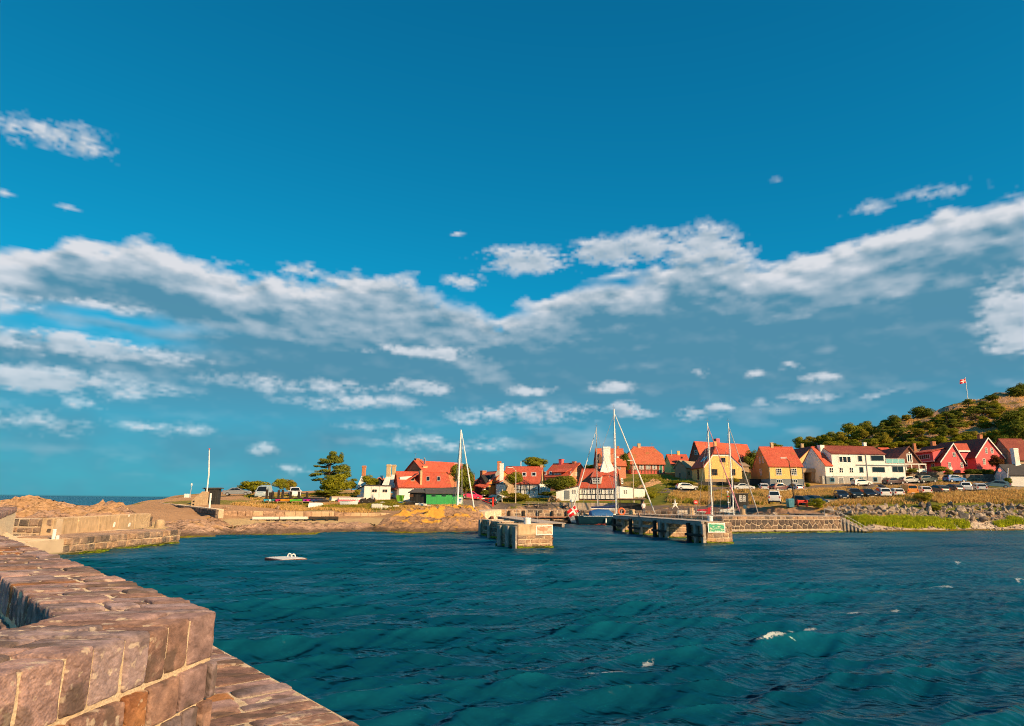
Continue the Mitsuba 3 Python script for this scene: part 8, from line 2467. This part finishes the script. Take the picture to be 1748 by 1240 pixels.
a, b = on(1288, 106.5), on(1312, 106.5)
put('cover', hull([(a[0], 106.2, a[2] + .1), (b[0], 106.2, a[2] + .1), (a[0], 108, a[2] + .1), (b[0], 108, a[2] + .1), (a[0] + .5, 106.6, a[2] + .95), (b[0] - .2, 106.6, a[2] + 1.05), (a[0] + .5, 107.6, a[2] + .95), (b[0] - .2, 107.6, a[2] + 1.05)]), BLACK, t)
put('buoy', lathe([(0, 0), (.25, .1), (.3, .4), (.2, .75), (0, .85)], 12).apply_translation((b[0] + .4, 106.0, b[2] + .1)), ORANGE, t, smooth=40)
t = thing('litter_bin', 'blue bin beside the telegraph pole', 'bin')
F_ = Frame(on(1348.5, 106.2), [1, 0.15])
put('body', F_.w(hull([(x * w, y * d, z) for z, w, d in ((0.05, .42, .4), (1.15, .5, .45)) for x in (-1, 1) for y in (-1, 1)])), paint((.03, .16, .24), .5), t)
put('lid', F_.w(hull([(x * .53, y * .48, 1.155) for x in (-1, 1) for y in (-1, 1)] + [(x * .45, y * .3, 1.42) for x in (-1, 1) for y in (-1, 1)])), paint((.04, .19, .28), .5), t)
t = thing('red_bench', 'bright red bench in front of the black cars', 'bench')
F_ = Frame(on(1369, 106.6), [1, 0.05])
put('seat', F_.w(cbox(-.85, .85, -.2, .2, .55, .64, .02)), RED, t)
put('back', F_.w(cbox(-.85, .85, .2, .26, .75, 1.0, .02)), RED, t)
for x in (-.75, .75):
    put('leg', F_.w(cbox(x - .06, x + .06, -.2, .26, -.2, 1.05, .02)), RED, t)
t = thing('stone_table', 'pale concrete table with open legs on the mole end', 'table')
F_ = Frame(on(1384, 99.0), [1, 0.1])
put('top', F_.w(cbox(-1.15, 1.15, -.5, .5, .95, 1.1, .03)), 'mat_concrete', t)
for x in (-1.0, 1.0):
    put('leg', F_.w(cbox(x - .12, x + .12, -.45, .45, -.3, .95, .02)), 'mat_concrete', t)
put('seat', F_.w(cbox(-1.1, 1.1, .7, 1.0, .4, .52, .02)), 'mat_concrete', t)

# walls, fences and signs of the street
t = thing('garden_wall', 'tan stone garden wall behind the parked blue car', 'wall')
a, b = at(*q13(890, 785), 148), at(*q13(1278, 790), 148)
F_ = Frame([a[0], 148, 0], b - a)
L_ = np.linalg.norm((b - a)[:2])
z0, z1 = a[2] - .8, at(*q13(1080, 745), 148)[2]
put('core', F_.w(box(0, L_, .05, .6, z0, z1 - .05)), 'mat_far_mortar', t)
for i in range(3):
    course(t, F_, 0, L_, z0 + (z1 - z0) * i / 3, z0 + (z1 - z0) * (i + 1) / 3, .5, 1.1, [FAR[1], FAR[0], FAR[1]], v0=0, depth=.3, gap=.05, rg=R)
for x0, x1, lab in ((892, 1000, 'left pale timber fence on the garden wall'), (1006, 1115, 'right grey timber fence on the garden wall')):
    f_ = thing('timber_fence', lab, 'fence')
    a, b = F_.px(*q13(x0, 735), .3)[0], F_.px(*q13(x1, 735), .3)[0]
    zt = F_.px(*q13(x0, 723), .3)[1]
    n_ = 12
    for i in range(n_):
        put('plank', F_.w(cbox(a + (b - a) * i / n_ + .02, a + (b - a) * (i + 1) / n_ - .02, .2, .26, z1, zt, .01)), 'mat_timber_grey', f_)
t = thing('dark_fence', 'long black board fence below the yellow hipped house', 'fence')
for x0, x1, y0, y1 in ((640, 1180, 735, 800), (1180, 1594, 690, 745)):
    a, b = at(*q11(x0, y1), 140.5), at(*q11(x1, y1), 141.5)
    Fk = Frame([*a[:2], a[2] - .5], b - a)
    L_ = np.linalg.norm((b - a)[:2])
    h_ = Fk.px(*q11((x0 + x1) / 2, y0))[1]
    n_ = int(L_ / 1.0)
    for i in range(n_):
        put('panel', Fk.w(cbox(L_ * i / n_ + .015, L_ * (i + 1) / n_ - .015, 0, .08, 0, h_, .01)), BB, t)
for x0, x1, Y, lab in ((322, 508, 134.2, 'left white kerb rail of the upper road'), (512, 745, 134.6, 'second white kerb rail of the upper road before the yellow house'), (802, 980, 134.9, 'third white kerb rail right of the carport drive'), (1040, 1180, 135.2, 'fourth white kerb rail before the white house')):
    t = thing('guard_rail', lab, 'guard rail')
    a, b = on(q12(x0, 670)[0], Y), on(q12(x1, 670)[0], Y + .3)
    Fk = Frame([*a[:2], 0], b - a)
    L_ = np.linalg.norm((b - a)[:2])
    zt = max(a[2], b[2]) + .42
    put('rail', Fk.w(cbox(0, L_, -.06, .06, zt - .2, zt, .02)), paint((.62, .60, .56), .7), t)
    for u in np.linspace(.3, L_ - .3, 4):
        put('post', Fk.w(box(u - .07, u + .07, .062, .2, a[2] - .5, zt - .05)), METAL, t)
for px, y, Y, lab in ((1713.5, 803, 141, 'round pink road sign by the right road'), (1630, 800, 146, 'round grey road sign seen from behind before the red house')):
    t = thing('road_sign', lab, 'road sign')
    z = at(px, y, Y)[2]
    p = on(px, Y)
    put('post', tube([p, [p[0], p[1], z + .1]], .05, 6), METAL, t)
    put('disc', lathe([(0, 0), (.38, 0), (.38, .03), (0, .03)], 18).apply_transform(rot).apply_translation((p[0], p[1] - .06, z)), paint((.70, .16, .15), .4) if px > 1700 else METAL, t)
t = thing('marker_post', 'white leaning marker post by the right road signs', 'post')
p, q_ = on(1723, 139), at(1720.5, 800, 139)
put('shaft', tube([p, [q_[0], 139, q_[2]]], .09, 7), WHITE, t)
put('cap', tube([[q_[0], 139, q_[2]], [q_[0], 139, q_[2] + .08]], [.11, .08], 7), METAL, t)
t = thing('road_wall', 'dark stone wall along the inner side of the right road', 'wall')
a, b = on(1655, 147.5), on(1726, 146)
F_ = Frame([*a[:2], 0], b - a)
L_ = np.linalg.norm((b - a)[:2])
for i in range(2):
    course(t, F_, 0, L_, a[2] - .6 + i * 1.0, a[2] + .4 + i * .95, .6, 1.3, [FAR[2], FAR[0]], v0=0, depth=.5, gap=.04, rg=R)
put('core', F_.w(box(0, L_, .08, .5, a[2] - .6, a[2] + 1.3)), 'mat_far_mortar', t)
for i in range(7):
    a = on(1668 + i * 7.5, 142.2 - i * .15)
    d_ = on(1671 + i * 7.5, 142.2 - i * .15)
    put('road_marking', hull([a + [0, 0, .075], d_ + [0, 0, .075], a + [0, .22, .075], d_ + [0, .22, .075], a + [0, 0, .07], d_ + [0, .22, .07]]), WHITE, kind='structure')
t = thing('hill_flagpole', 'white flagpole leaning on the hilltop', 'flagpole')
b_ = hit(1652.5, 684, 180, 260)
Y = b_[1]
b_, t_ = at(1652.5, 686, Y), at(1648, 646, Y)
put('pole', tube([b_ - [0, 0, 2], t_], [.18, .10], 7), WHITE, t)
put('ball', lathe([(0, 0), (.2, .1), (.2, .3), (0, .4)], 8).apply_translation(t_), WHITE, t)
danish('hill_flag', 'red flag with a white cross flying from the hilltop flagpole', t_ - [.05, 0, .2], np.array([-1, 0, -.12]), np.array([-.08, 0, -1.0]), 2.4, 1.75, wave=.2)


# stones and wrack of the beach
g_ = np.random.default_rng(301)
ms, wr = [], []
for i in range(520):
    x, y = g_.uniform(320, 645), g_.uniform(897, 913)
    p = hit(x, y, 60, 100)
    if p[2] > -.1:
        ms.append(boulder(p, g_.uniform(.06, .22), 7000 + i))
put('beach_stones', cat(ms), FAR[1], kind='stuff', label='small stones scattered over the red rock ledge and sand of the beach')
for i in range(700):
    x = g_.uniform(360, 640)
    p = hit(x, np.interp(x, [360, 500, 640], [903, 901, 897]) + g_.normal(0, 1.6), 60, 100)
    a = g_.uniform(0, 3.1)
    d_ = np.array([math.cos(a), math.sin(a), 0]) * g_.uniform(.08, .3)
    wr.append(tube([p - d_ + [0, 0, .03], p + [0, 0, .06], p + d_ + [0, 0, .02]], .035, 4))
put('seaweed', cat(wr), paint((.05, .03, .012), .9), kind='stuff', label='dark line of dried seaweed along the beach sand')
for i, (x, y, s_, lab) in enumerate(((563, 905, .75, 'large rounded boulder on the beach ledge'), (548, 907, .55, 'boulder left of the large rounded one on the beach ledge'), (623, 908, .6, 'dark boulder at the foot of the lichen rock'), (590, 908, .4, 'low boulder at the waterline between the beach boulders'), (385, 868, .35, 'small rock on the dirt above the beach wall'), (475, 870, .5, 'flat grey rock lying on the dirt behind the beach wall'))):
    put('boulder', boulder(hit(x, y, 60, 110), s_, 8000 + i), FAR[1], label=lab, cat='boulder', smooth=20)


# ---------------------------------------------------------------- people
import manifold3d as m3


def person(pos, head, pose_, top, legs, hair, label, skin=(.52, .30, .21), bare=False, h=1.74, arms=None):
    """A figure from joints: one continuous body, with clothing and hair over it."""
    k = thing('person', label, 'person')
    s = h / 1.74
    if pose_ == 'stand':
        hip, kn, an = .92, [(-.10, .03, .49), (.11, -.01, .49)], [(-.11, 0, .08), (.13, .05, .08)]
        base, lift = np.array([0, 0, 0.0]), 0
    else:
        hip, kn, an = .50, [(-.12, -.42, .50), (.13, -.44, .48)], [(-.12, -.44, .08), (.14, -.40, .08)]
        lift = -.42
    up = hip - .92
    J = dict(pelvis=(0, 0, hip + .04), waist=(0, .01, 1.10 + up), chest=(0, 0, 1.32 + up), neck=(0, .01, 1.48 + up), head=(0, -.02, 1.63 + up))
    ar = arms or [((-.21, 0, 1.40), (-.27, .03, 1.12), (-.25, -.10, .88)), ((.21, 0, 1.40), (.28, .02, 1.12), (.24, -.14, .92))]
    ar = [[(x, y, z + up) for x, y, z in a] for a in ar]

    def sph(p, r):
        return m3.Manifold.sphere(r, 12).translate(list(p))

    def bone(p, q_, r0, r1):
        return m3.Manifold.batch_hull([sph(p, r0), sph(q_, r1)])

    def body(f=0.0, parts='all'):
        B = []
        if parts in ('all', 'torso'):
            B += [m3.Manifold.batch_hull([sph((-.09, 0, hip + .02), .10 + f), sph((.09, 0, hip + .02), .10 + f), sph((-.08, 0, J['waist'][2]), .09 + f), sph((.08, 0, J['waist'][2]), .09 + f)]),
                  m3.Manifold.batch_hull([sph((-.08, 0, J['waist'][2]), .09 + f), sph((.08, 0, J['waist'][2]), .09 + f), sph((-.15, 0, 1.39 + up), .07 + f), sph((.15, 0, 1.39 + up), .07 + f)])]
        if parts in ('all', 'torso', 'sleeves'):
            for a in ar:
                B += [bone(a[0], a[1], .052 + f, .042 + f)]
        if parts == 'all':
            B += [bone(J['chest'], J['neck'], .06, .05), bone(J['neck'], (0, -.01, 1.56 + up), .05, .05), m3.Manifold.batch_hull([sph((0, 0, 1.66 + up), .095), sph((0, -.03, 1.57 + up), .065)]), sph((0, -.115, 1.62 + up), .022)]
            for sd in (-1, 1):
                B.append(sph((sd * .095, 0, 1.63 + up), .025))
            for i, a in enumerate(ar):
                w = np.array(a[2])
                d = w - np.array(a[1])
                d /= np.linalg.norm(d)
                B += [bone(a[1], a[2], .04, .030), m3.Manifold.batch_hull([sph(w, .026), sph(w + d * .08 + [.02, 0, 0], .016), sph(w + d * .08 - [.02, 0, 0], .016)])]
                for j in range(4):
                    o = np.array([(j - 1.5) * .02, 0, 0])
                    B.append(bone(w + d * .08 + o, w + d * (.15 - .012 * abs(j - 1.3)) + o * 1.15 + [0, -.012 * (j + 1) / 2, 0], .0105, .0085))
                B.append(bone(w + d * .03 + [(-1 if i else 1) * .025, 0, 0], w + d * .075 + [(-1 if i else 1) * .055, -.015, 0], .012, .009))
        if parts in ('all', 'legs'):
            for i in (0, 1):
                hp = (kn[i][0] * .85, 0, hip)
                B += [bone(hp, kn[i], .085 + f, .058 + f), bone(kn[i], an[i], .055 + f, .038 + f)]
                if parts == 'all':
                    B.append(m3.Manifold.batch_hull([sph((an[i][0], an[i][1] + .04, .045), .045), sph((an[i][0], an[i][1] - .16, .035), .034)]))
        m = m3.Manifold.batch_boolean(B, m3.OpType.Add)
        g = m.to_mesh()
        return trimesh.Trimesh(g.vert_properties[:, :3], g.tri_verts, process=False)
    M = pose(np.asarray(pos, float), head)
    M[:3, :3] *= s
    W_ = place(M)
    put('body', W_(body()), paint(skin, .6), k, smooth=60)
    if not bare:
        put('top', W_(body(.018, 'torso')), paint(top, .8), k, smooth=60)
    put('trousers', W_(body(.016, 'legs')), paint(legs, .8), k, smooth=60)
    put('hair', W_(hull([(x * 1.04, y + .02, z + up) for x, y, z in ((-.09, 0, 1.64), (.09, 0, 1.64), (-.07, .08, 1.58), (.07, .08, 1.58), (-.06, -.05, 1.73), (.06, -.05, 1.73), (0, .02, 1.78), (-.09, .05, 1.70), (.09, .05, 1.70), (-.05, .09, 1.50), (.05, .09, 1.50))])), paint(hair, .7), k, smooth=60)
    return k


sy = 118.6
p = on(1062, sy)
person(p + [0, 0, .0], 10, 'stand', (.62, .24, .05), (.20, .14, .10), (.30, .17, .07), 'person in an orange top standing in the open shelter')
p = on(1068, sy)
person(p, -15, 'stand', (.05, .04, .04), (.10, .03, .03), (.05, .03, .02), 'person in dark clothes standing right of the orange one in the shelter')
p = at(1099, 880, 90.5)
person([p[0], 90.5, ZM], 20, 'stand', (.68, .62, .62), (.10, .10, .13), (.06, .04, .03), 'person in a white top standing on the mole by the right pier')
p = Fd.W([LD * .36, .05, 1.18])
person(p, 110, 'sit', (.5, .3, .2), (.42, .12, .08), (.12, .06, .03), 'bare chested bather sitting on the low beam of the right pier', bare=True, skin=(.58, .33, .23))
p = on(1271, 109.8)
person(p, 5, 'stand', (.66, .60, .48), (.58, .52, .42), (.40, .26, .10), 'person in pale clothes standing before the black kiosk')
